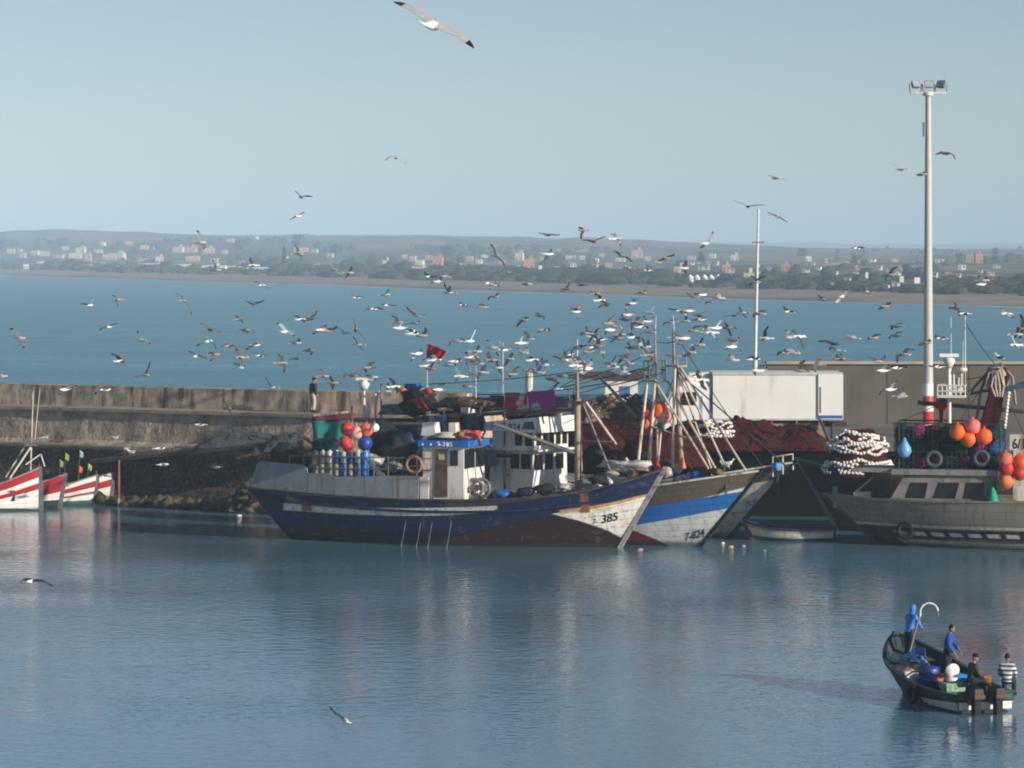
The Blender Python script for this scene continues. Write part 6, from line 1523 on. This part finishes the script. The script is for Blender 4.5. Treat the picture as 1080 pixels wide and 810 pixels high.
COLS=[(-50,170,'at the far left'),(170,300,'left of walking man'),(300,425,'near the radar mast'),(425,520,'around the red flag'),(520,600,'above the magenta blanket'),(600,668,'above the single mast'),(668,750,'around the twin masts'),(750,812,'around the thin pole'),(812,960,'above the lorry rear'),(960,1100,'by tall light mast')]
ROWS=[(-20,240,'in the sky'),(240,300,'against the far shore'),(300,345,'over the upper bay'),(345,372,'over the middle bay'),(372,430,'low over the bay'),(430,900,'over the harbour')]
ORD=['first','second','third','fourth','fifth','sixth','seventh','eighth','ninth','tenth','eleventh','twelfth','thirteenth','fourteenth','fifteenth','sixteenth','seventeenth','eighteenth']
def ordn(i):
    t=['first','second','third','fourth','fifth','sixth','seventh','eighth','ninth','tenth','eleventh','twelfth','thirteenth','fourteenth','fifteenth','sixteenth','seventeenth','eighteenth','nineteenth']
    return t[i] if i<19 else ['twentieth','thirtieth','fortieth','fiftieth'][(i+1)//10-2] if (i+1)%10==0 else ['twenty','thirty','forty','fifty'][(i+1)//10-2]+'-'+t[i%10]
cells={}
birds=[]
rg=random.Random(21)
rx_=random.Random(5)
for i in range(56):                          # the small, farther birds of the flock
    x=int(rx_.gauss(640,95)) if i%4 else int(rx_.uniform(180,1060)); y=int(rx_.uniform(300,398)); a,b=rx_.randint(4,8),rx_.randint(4,8)
    if 745<x<900 and y>386: continue
    GL.append(('%d,%d'%(x,y),'%d,%d'%(x-a,y+rx_.randint(-6,4)),'%d,%d'%(x+b,y+rx_.randint(-6,4)),rx_.choice('aapj')))
for it in GL:
    (x,y),(lx,ly),(rx,ry)=[tuple(map(float,t.split(','))) for t in it[:3]]; kd=it[3]
    if lx>rx: (lx,ly),(rx,ry)=(rx,ry),(lx,ly)
    c=next(c[2] for c in COLS if c[0]<=x<c[1]); r=next(r[2] for r in ROWS if r[0]<=y<r[1])
    kd='a' if kd=='p' and len(birds)%3==0 else kd; birds.append([x,y,lx,ly,rx,ry,kd,c,r]); cells.setdefault((c,r),[]).append(birds[-1])
for v in cells.values(): v.sort(key=lambda b:b[0])
for b_ in birds:
    x,y,lx,ly,rx,ry,kd,c,r=b_
    span=max(math.hypot(lx-x,ly-y),math.hypot(rx-x,ry-y))
    Y=rg.uniform(150,176) if y>345 else rg.uniform(165,215)
    if 560<x<1100 and y>340: Y=rg.uniform(146,157)         # in front of the masts
    if x>=960 and y<345: Y=rg.uniform(150,185)
    if y>430 and x<300: Y=rg.uniform(170,182)
    if (x,y)==(456,27): Y=52
    if (x,y)==(34,613): Y=128
    if (x,y)==(364,760): Y=95
    s=Y/F; Lw=max(.50,min(.62,span*s*1.25))
    if span*s>.60: Lw=span*s*1.04
    def tip(tx,ty,sg):
        dx,dz=(tx-x)*s,-(ty-y)*s; dd=max(0,Lw*Lw-dx*dx-dz*dz)
        return Vector((dx,sg*math.sqrt(dd)*.92,dz))
    sg=1 if rg.random()<.5 else -1
    L=tip(lx,ly,sg); Rr=tip(rx,ry,-sg)
    if abs(L.y)>.3 and 250<y<430:
        rl=rg.choice((-.22,-.15,.16,.24)); L.z+=rl; Rr.z-=rl
    w_=Rr-L; mid=(L+Rr)*.5
    up=Vector((0,0,1)); up=(up-w_.normalized()*up.dot(w_.normalized())).normalized()
    if mid.length>.25 and mid.normalized().dot(up)<.1 and abs(ly-y)>4 and abs(ry-y)>4 and (ly-y)*(ry-y)<0:
        mp=mid-w_.normalized()*mid.dot(w_.normalized())
        if mp.length>.1: up=(up*.4+mp.normalized()*.6).normalized()
    fw=up.cross(w_).normalized()
    if rg.random()<.5: fw=-fw; L,Rr=Rr,L
    o=bpy.data.objects.new('gull',gull_mesh(L,Rr,fw,kd,1.0,rg.choice((.25,.45,.55,-.35,-.5)))); C.objects.link(o); o.location=P(x,y,Y)
    hi=(ly<y-3)+(ry<y-3); lo=(ly>y+3)+(ry>y+3)
    pose='wings raised' if hi==2 else 'wings drooped' if lo==2 else 'banking' if hi and lo else 'one wing up' if hi else 'one wing down' if lo else 'gliding'
    cn={'a':'dark winged gull','j':'brown young gull','p':'white pale winged gull'}[kd]
    grp=cells[(c,r)]
    if len(grp)==1: lb='%s %s, the only one %s %s'%(cn,pose,r,c)
    else:
        i=grp.index(b_); lb='%s %s, %s from left %s %s'%(cn,pose,ordn(i),r,c)
    tag(o,lb,'gull','gulls wheeling over the harbour')
    for a_,c_ in (('white pale winged','pale'),('low over the bay','low over bay'),('over the middle bay','over middle bay'),('over the upper bay','over upper bay'),('against the far shore','against far shore'),('above the ','above '),('around the ','around '),('radar mast','radar'),('light mast','mast')):
        if len(o['label'].split())>16: o['label']=o['label'].replace(a_,c_)
def perched(loc,rz,label,kd='p'):
    m=MB(); q=Matrix.Rotation(rz,3,'Z'); n=10
    prof=[(-.26,.015,-.02),(-.18,.05,.0),(-.05,.085,.03),(.07,.088,.06),(.14,.06,.12),(.17,.048,.18),(.19,.05,.22),(.23,.035,.235),(.245,.012,.235)]
    vs=[]
    for y,r,z in prof:
        for i in range(n):
            a=2*math.pi*i/n; vs.append(q@Vector((r*math.cos(a),y,z+.2+r*math.sin(a))))
    m.add(vs,[(j*n+i,j*n+(i+1)%n,(j+1)*n+(i+1)%n,(j+1)*n+i) for j in range(len(prof)-1) for i in range(n)],True)
    m.k=1
    for s in (-1,1): m.ell(q@Vector((s*.07,-.08,.24)),(.03,.22,.07),10,6,q@Matrix.Rotation(-.12,3,'X'))
    m.k=4; m.tube([q@Vector((0,.24,.43)),q@Vector((0,.30,.42))],[.014,.004],6)
    for s in (-1,1): m.tube([q@Vector((s*.035,.0,.15)),q@Vector((s*.035,.0,0)),q@Vector((s*.035,.05,0))],.009,5)
    o=bpy.data.objects.new('perched_gull',m.mesh('perched_gull',MS[kd])); C.objects.link(o); o.location=loc; return tag(o,label,'gull','gulls at rest')
q=H2.local(769,494,-.3); w_=H2.O+H2.a*q.x+H2.n*-.3; perched((w_.x,w_.y,q.z),R(-80),'white gull standing on the bow rail of the banded trawler')
q=H2.local(764,496,-.5); w_=H2.O+H2.a*q.x+H2.n*-.5; perched((w_.x,w_.y,q.z),R(60),'white gull crouching on the bow deck beside the standing one')
q=H4.local(1054,382,-.6); w_=H4.O+H4.a*q.x+H4.n*-.6; perched((w_.x,w_.y,q.z),R(70),'gull perched on top of the net hauler arch','a')
p=P(137,481,190.6); perched(p,R(90),'white gull standing on the wet ramp of the mole')
q=H1.local(427,437,-.9)
# ================================================================ far shore town
def Y_at(px,d):
    lo,hi=600,9000
    for _ in range(40):
        m_=(lo+hi)/2
        if inland((px-CX)*m_/F,m_)<d: lo=m_
        else: hi=m_
    return lo
def Y_seen(px,py):                        # where the ground shows at a photo pixel
    Y=Y_at(px,70)
    while Y<4550:
        if HY+(HC-ground_z((px-CX)*Y/F,Y))*F/Y<=py: return Y
        Y*=1.006
    return 4500
HM={k:mat('house_'+k,c,.85,.12,.4,(.25,.2,.16),.3,.35,True) for k,c in dict(cream=(.62,.54,.42),white=(.75,.74,.70),pink=(.52,.34,.28),orange=(.50,.24,.12),pale=(.50,.46,.42),brown=(.30,.20,.14),red=(.50,.17,.13)).items()}
ROOFM=mat('flat_roof',(.34,.30,.26),.9,.2,.5); WINM=mat('far_window',(.04,.045,.05),.4)
houses=[(11,265,8,5,'pale'),(23,270,6,5,'pink'),(36,267,8,5,'cream'),(47,268,10,5,'pink'),(61,271,10,4,'pale'),(79,270,13,6,'cream'),(84,264,10,6,'cream'),(92,272,7,8,'pink'),(112,271,8,5,'cream'),(122,271,16,7,'cream'),(108,258,4,4,'white'),(136,257,8,4,'pink'),(152,261,8,4,'cream'),(155,275,18,4,'brown'),(168,274,8,6,'cream'),(187,264,11,6,'cream'),(201,264,11,6,'pink'),(220,265,12,6,'pink'),(203,273,14,5,'pink'),(236,266,5,4,'pale'),(242,254,7,4,'cream'),(271,251,4,3,'white'),(318,264,16,4,'pink'),(331,265,6,4,'pale'),(398,283,6,4,'white'),(407,278,7,6,'cream'),(427,271,6,4,'pink'),(435,273,6,5,'pale'),(440,284,12,6,'cream'),(442,277,8,5,'white'),(452,272,7,4,'pink'),(461,276,10,9,'orange'),(456,284,6,4,'pink'),(482,278,10,3,'pale'),(495,273,7,5,'pink'),(505,276,6,4,'white'),(530,290,12,5,'white'),(547,271,8,8,'cream'),(548,289,6,5,'white'),(558,279,11,10,'orange'),(566,288,10,6,'white'),(590,291,9,4,'pale'),(602,272,11,4,'pale'),(614,272,6,4,'cream'),(612,292,14,5,'white'),(638,291,8,4,'pale'),(629,275,4,4,'white'),(654,274,10,4,'cream'),(672,268,12,8,'pink'),(683,273,6,4,'cream'),(693,288,7,4,'pale'),(717,286,12,7,'pink'),(729,272,8,4,'pale'),(742,283,11,4,'pale'),(751,270,6,5,'cream'),(766,283,9,6,'orange'),(770,286,10,4,'pink'),(775,272,8,6,'cream'),(790,292,11,7,'cream'),(810,284,6,4,'pale'),(828,283,9,6,'orange'),(853,273,6,5,'white'),(850,286,7,3,'white'),(858,302,8,3,'pale'),(882,303,10,5,'white'),(893,297,6,5,'pale'),(913,297,9,6,'white'),(933,305,8,4,'white'),(948,303,14,7,'white'),(964,306,20,6,'white'),(1023,273,9,9,'brown'),(1033,273,8,10,'red'),(905,290,12,3,'pale'),(1040,311,13,3,'white'),(1077,311,8,5,'white'),(1000,290,7,4,'pale'),(1060,296,8,4,'pale')]
rq=random.Random(77)
while len(houses)<150:
    px=rq.uniform(0,1080); py=rq.uniform(262,283) if px<330 else rq.uniform(268,292) if px<700 else rq.uniform(274,302); w_=rq.choice((4,5,6,7,8)); h_=rq.choice((3,3,4,4,5))
    if all(abs(px-h[0])>(h[2]+w_)*.5+1 or abs(py-h[1])>(h[3]+h_)*.5+1 for h in houses): houses.append((px,py,w_,h_,rq.choice(('pale','white','cream','pink','pale','cream','white'))))
houses.sort()
cnt={}; tot={}
for h in houses: tot[h[4]]=tot.get(h[4],0)+1
FIRST=['first','second','third','fourth','fifth','sixth','seventh','eighth','ninth','tenth','eleventh','twelfth','thirteenth','fourteenth','fifteenth','sixteenth','seventeenth','eighteenth','nineteenth','twentieth']
rh=random.Random(9)
for px,py,wp,hp_,k in houses:
    Y=Y_seen(px,py+hp_/2); s=Y/F; w_,h=wp*s,hp_*s; x=(px-CX)*s; z=ground_z(x,Y)
    i=cnt.get(k,0); cnt[k]=i+1
    shape='wide' if wp>1.9*hp_ else 'tall' if hp_>=8 else 'boxy'
    o=thing('far_house','%s %s flat roofed house, %s %s one from the left along the far shore'%(shape,k,ordn(i),k),'house',(x,Y,z-.3),rh.uniform(-.25,.1),'houses on the far shore')
    d=min(12,max(6,w_*.7)); b=MB(); b.box((0,d/2,h/2+.15),(w_,d,h+.3)); b.build('wall',HM[k],o)
    b=MB(); b.box((0,d/2,h+.45),(w_+.4,d+.4,.3)); rf=b.build('roof',ROOFM if k not in('pink','orange') else HM['pink'],o)
    if hp_>=6:
        b=MB(); b.box((w_*.2,d*.6,h+1.5),(w_*.3,d*.3,2.0)); b.build('stair_head',HM[k],rf)
    n=max(2,int(w_/3.2)); fl=max(1,int(h/3))
    for f in range(fl):
        for j in range(min(n,5)):
            b=MB(); b.box((-w_/2+w_*(j+.5)/min(n,5),-.03,1.7+f*2.9),(1.0,.08,1.2)); b.build('window',WINM,o)
    b=MB(); b.box((-w_/2+w_*.12+.5,-.04,1.2),(.9,.09,1.9)); b.build('door',HM['brown'],o)
# white beach sheds and tents
SHED=mat('shed_white',(.80,.80,.78),.7,.06,1)
for i,(a,b_,y) in enumerate(((145,168,280.5),(170,206,281.5),(212,238,283),(240,247,284),(251,262,284.5),(266,292,285.5))):
    px=(a+b_)/2; Y=Y_seen(px,y+1.5); s=Y/F; o=thing('beach_shed','%s long white beach shed from the left, behind the far sandy beach'%FIRST[i],'shed',((px-CX)*s,Y,ground_z((px-CX)*s,Y)),-.2,'white sheds behind the far beach')
    L_=(b_-a)*s; b=MB(); b.box((0,2,1.1),(L_,4,2.2)); b.build('wall',SHED,o)
    b=MB(); b.hexa([(-L_/2-.2,-.2,2.21),(L_/2+.2,-.2,2.21),(L_/2+.2,4.2,2.21),(-L_/2-.2,4.2,2.21),(-L_/2-.2,1.9,2.9),(L_/2+.2,1.9,2.9),(L_/2+.2,2.1,2.9),(-L_/2-.2,2.1,2.9)]); b.build('roof',SHED,o)
for i,px in enumerate((728,735,743,750,757.5,764,771)):
    Y=Y_seen(px,299); s=Y/F; o=thing('beach_tent','%s of seven small white tents from the left, right of the pink houses'%FIRST[i],'tent',((px-CX)*s,Y,ground_z((px-CX)*s,Y)+1.2),0,'white tents on the far shore')
    b=MB(); b.lathe((0,0,0),[(1.2,-1.2),(1.2,.9),(1.35,.95),(.1,2.2),(0,2.2)],8); b.build('canvas',SHED,o)
    b=MB(); b.box((0,-1.2,-.2),(.7,.08,1.5)); b.build('flap',HM['pale'],o)
# sandy cutting and pale fields on the slope
def drape(name,poly,m,n=14):
    (x0,y0),(x1,y1),(x2,y2),(x3,y3)=poly; b=MB(); vs=[]
    for j in range(n+1):
        for i in range(n+1):
            u,v=i/n,j/n; px=(x0*(1-u)+x1*u)*(1-v)+(x3*(1-u)+x2*u)*v; py=(y0*(1-u)+y1*u)*(1-v)+(y3*(1-u)+y2*u)*v
            Y=Y_seen(px,py); x=(px-CX)*Y/F; vs.append((x,Y,ground_z(x,Y)+.8))
    b.add(vs,[(j*(n+1)+i,j*(n+1)+i+1,(j+1)*(n+1)+i+1,(j+1)*(n+1)+i) for j in range(n) for i in range(n)],True)
    return tag(b.build(name,m),kind='structure')
drape('sandy_field',[(866,282),(911,279),(912,275),(870,280)],mat('sandy_field',(.52,.40,.27),.95,.15,.02))
drape('stubble_field',[(575,266),(620,267),(622,264),(580,264)],mat('stubble_field',(.36,.33,.18),.95,.15,.02))
drape('stubble_field',[(10,258),(190,257),(190,251),(14,252)],mat('dry_field',(.24,.20,.14),.95,.2,.01))
drape('stubble_field',[(425,258),(470,259),(468,255),(430,255)],mat('dry_field',(.24,.20,.14)))
# woodland and scrub
def foliage(name,c1,c2):
    g=G(name); n=g.noise(g.world(),.25,4); return g.done(g.mix(g.step(n,.35,.65),c1,c2),.95,spec=.05)
SCRUB=foliage('scrub_leaves',(.020,.030,.016),(.05,.06,.03)); TREEM=foliage('tree_leaves',(.016,.028,.016),(.04,.058,.03)); TRUNK=mat('far_trunk',(.09,.07,.05),.9)
def clump(b,c,r,seed,n=8,m_=5):
    b.ell(c,r,n,m_,None,.55,seed)
rt_=random.Random(4)
b=MB()
for i in range(1700):
    px=rt_.uniform(-25,1105); d=rt_.uniform(58,160)*(1 if px<700 else .9); Y=Y_at(px,d); x=(px-CX)*Y/F; k=rt_.uniform(.6,1.4)*(1.0+.3*noise.noise(Vector((px*.02,d*.02,2))))
    h=(2.2 if px<330 else 2.6 if px<700 else 1.5)*k; clump(b,(x,Y,ground_z(x,Y)+h*.35),(h*1.6,h*1.4,h*.75),i,7,4)
tag(b.build('shore_scrub',SCRUB),'dark belt of coastal scrub behind the far sandy beach','scrub',kind='stuff')
b=MB()
for i in range(1500):
    px=rt_.uniform(-25,1105); py=rt_.uniform(255 if px<300 else 262,292 if px<700 else 304)
    Y=Y_seen(px,py)
    if noise.noise(Vector((px*.016,py*.05,7)))<-.12 or Y>4300: continue
    if px>600 and rt_.random()<.45: continue
    if any(abs(px-h[0])<h[2]*.5+2 and h[1]-h[3]*.5<py<h[1]+h[3]*.5+7 for h in houses): continue
    x=(px-CX)*Y/F; k=rt_.uniform(.6,1.5)*(1 if px<600 else .62); h=3.6*k; clump(b,(x,Y,ground_z(x,Y)+h*.5),(h*1.0,h*.9,h*.75),i,7,4)
tag(b.build('town_woodland',TREEM),'dark trees and gardens massed between the houses of the far shore','woodland',kind='stuff')
def far_tree(px,py,wp,hp_,label,kind='round'):
    Y=Y_seen(px,py); s=Y/F; x=(px-CX)*s; o=thing('far_tree',label,'tree',(x,Y,ground_z(x,Y)),0,'single trees on the far shore'); w_,h=wp*s,hp_*s; rr=random.Random(int(px))
    t=MB(); t.tube([(0,0,-.5),(.05*w_,0,h*.35),(0,0,h*.7)],[w_*.05,w_*.04,w_*.015],7); t.build('trunk',TRUNK,o)
    c=MB()
    for k in range(16 if kind=='round' else 12):
        if kind=='round':
            a=rr.uniform(0,6.28); r=rr.uniform(0,.36)*w_; cc=(r*math.cos(a),r*math.sin(a),h*rr.uniform(.42,.92)); q=w_*rr.uniform(.13,.24)
            c.ell(cc,(q,q,q*.8),8,6,None,.7,k+px)
        else:
            zz=.15+.8*k/12; q=w_*.5*(1-zz*.8); c.ell((rr.uniform(-.1,.1)*w_,0,h*zz),(q,q,h*.09),8,5,None,.7,k+px)
    for k in range(140):
        a=rr.uniform(0,6.28); zz=rr.uniform(.35,1.0); r=w_*.5*math.sqrt(max(0,1-((zz-.66)/.36)**2))*rr.uniform(.75,1.1) if kind=='round' else w_*.45*(1.05-zz)
        p=Vector((r*math.cos(a),r*math.sin(a),h*zz)); e=w_*.05; d1=Vector((rr.uniform(-1,1),rr.uniform(-1,1),rr.uniform(-1,1)))*e; d2=Vector((rr.uniform(-1,1),rr.uniform(-1,1),rr.uniform(-1,1)))*e
        c.add([p-d1,p+d2,p+d1,p-d2],[(0,1,2,3)])
    c.build('crown',TREEM,o)
for px,py,wp,hp_,lb,k in ((2,275,9,26,'large dark tree cut by the left edge on the far shore','round'),(67,263,11,11,'round dark tree above the pink houses at the left of the far shore','round'),(87,262,4,12,'thin dark tree beside the cream cluster of houses','tall'),(175,264,10,13,'round tree on the crest right of the cream houses on the far shore','round'),(252,270,14,16,'broad dark tree left of the tallest cypress','round'),(300,287,8,28,'tall dark cypress standing on the far shore','tall'),(315,262,14,14,'broad tree on the crest above the cypress','round'),(355,272,14,14,'broad dark tree right of the cypress','round'),(471,277,16,18,'big round tree right of the orange house','round'),(485,281,8,10,'small round tree at the foot of the big round one','round'),(740,282,10,16,'dark tree right of the pink houses on the far shore','round'),(846,274,10,12,'tree above the orange house near the sandy field','round'),(902,281,8,12,'round tree at the right end of the sandy field','round'),(1050,273,7,12,'tree right of the red tower house','round'),(1012,275,8,8,'tree left of the brown tower house','round')):
    far_tree(px,py,wp,hp_,lb,k)
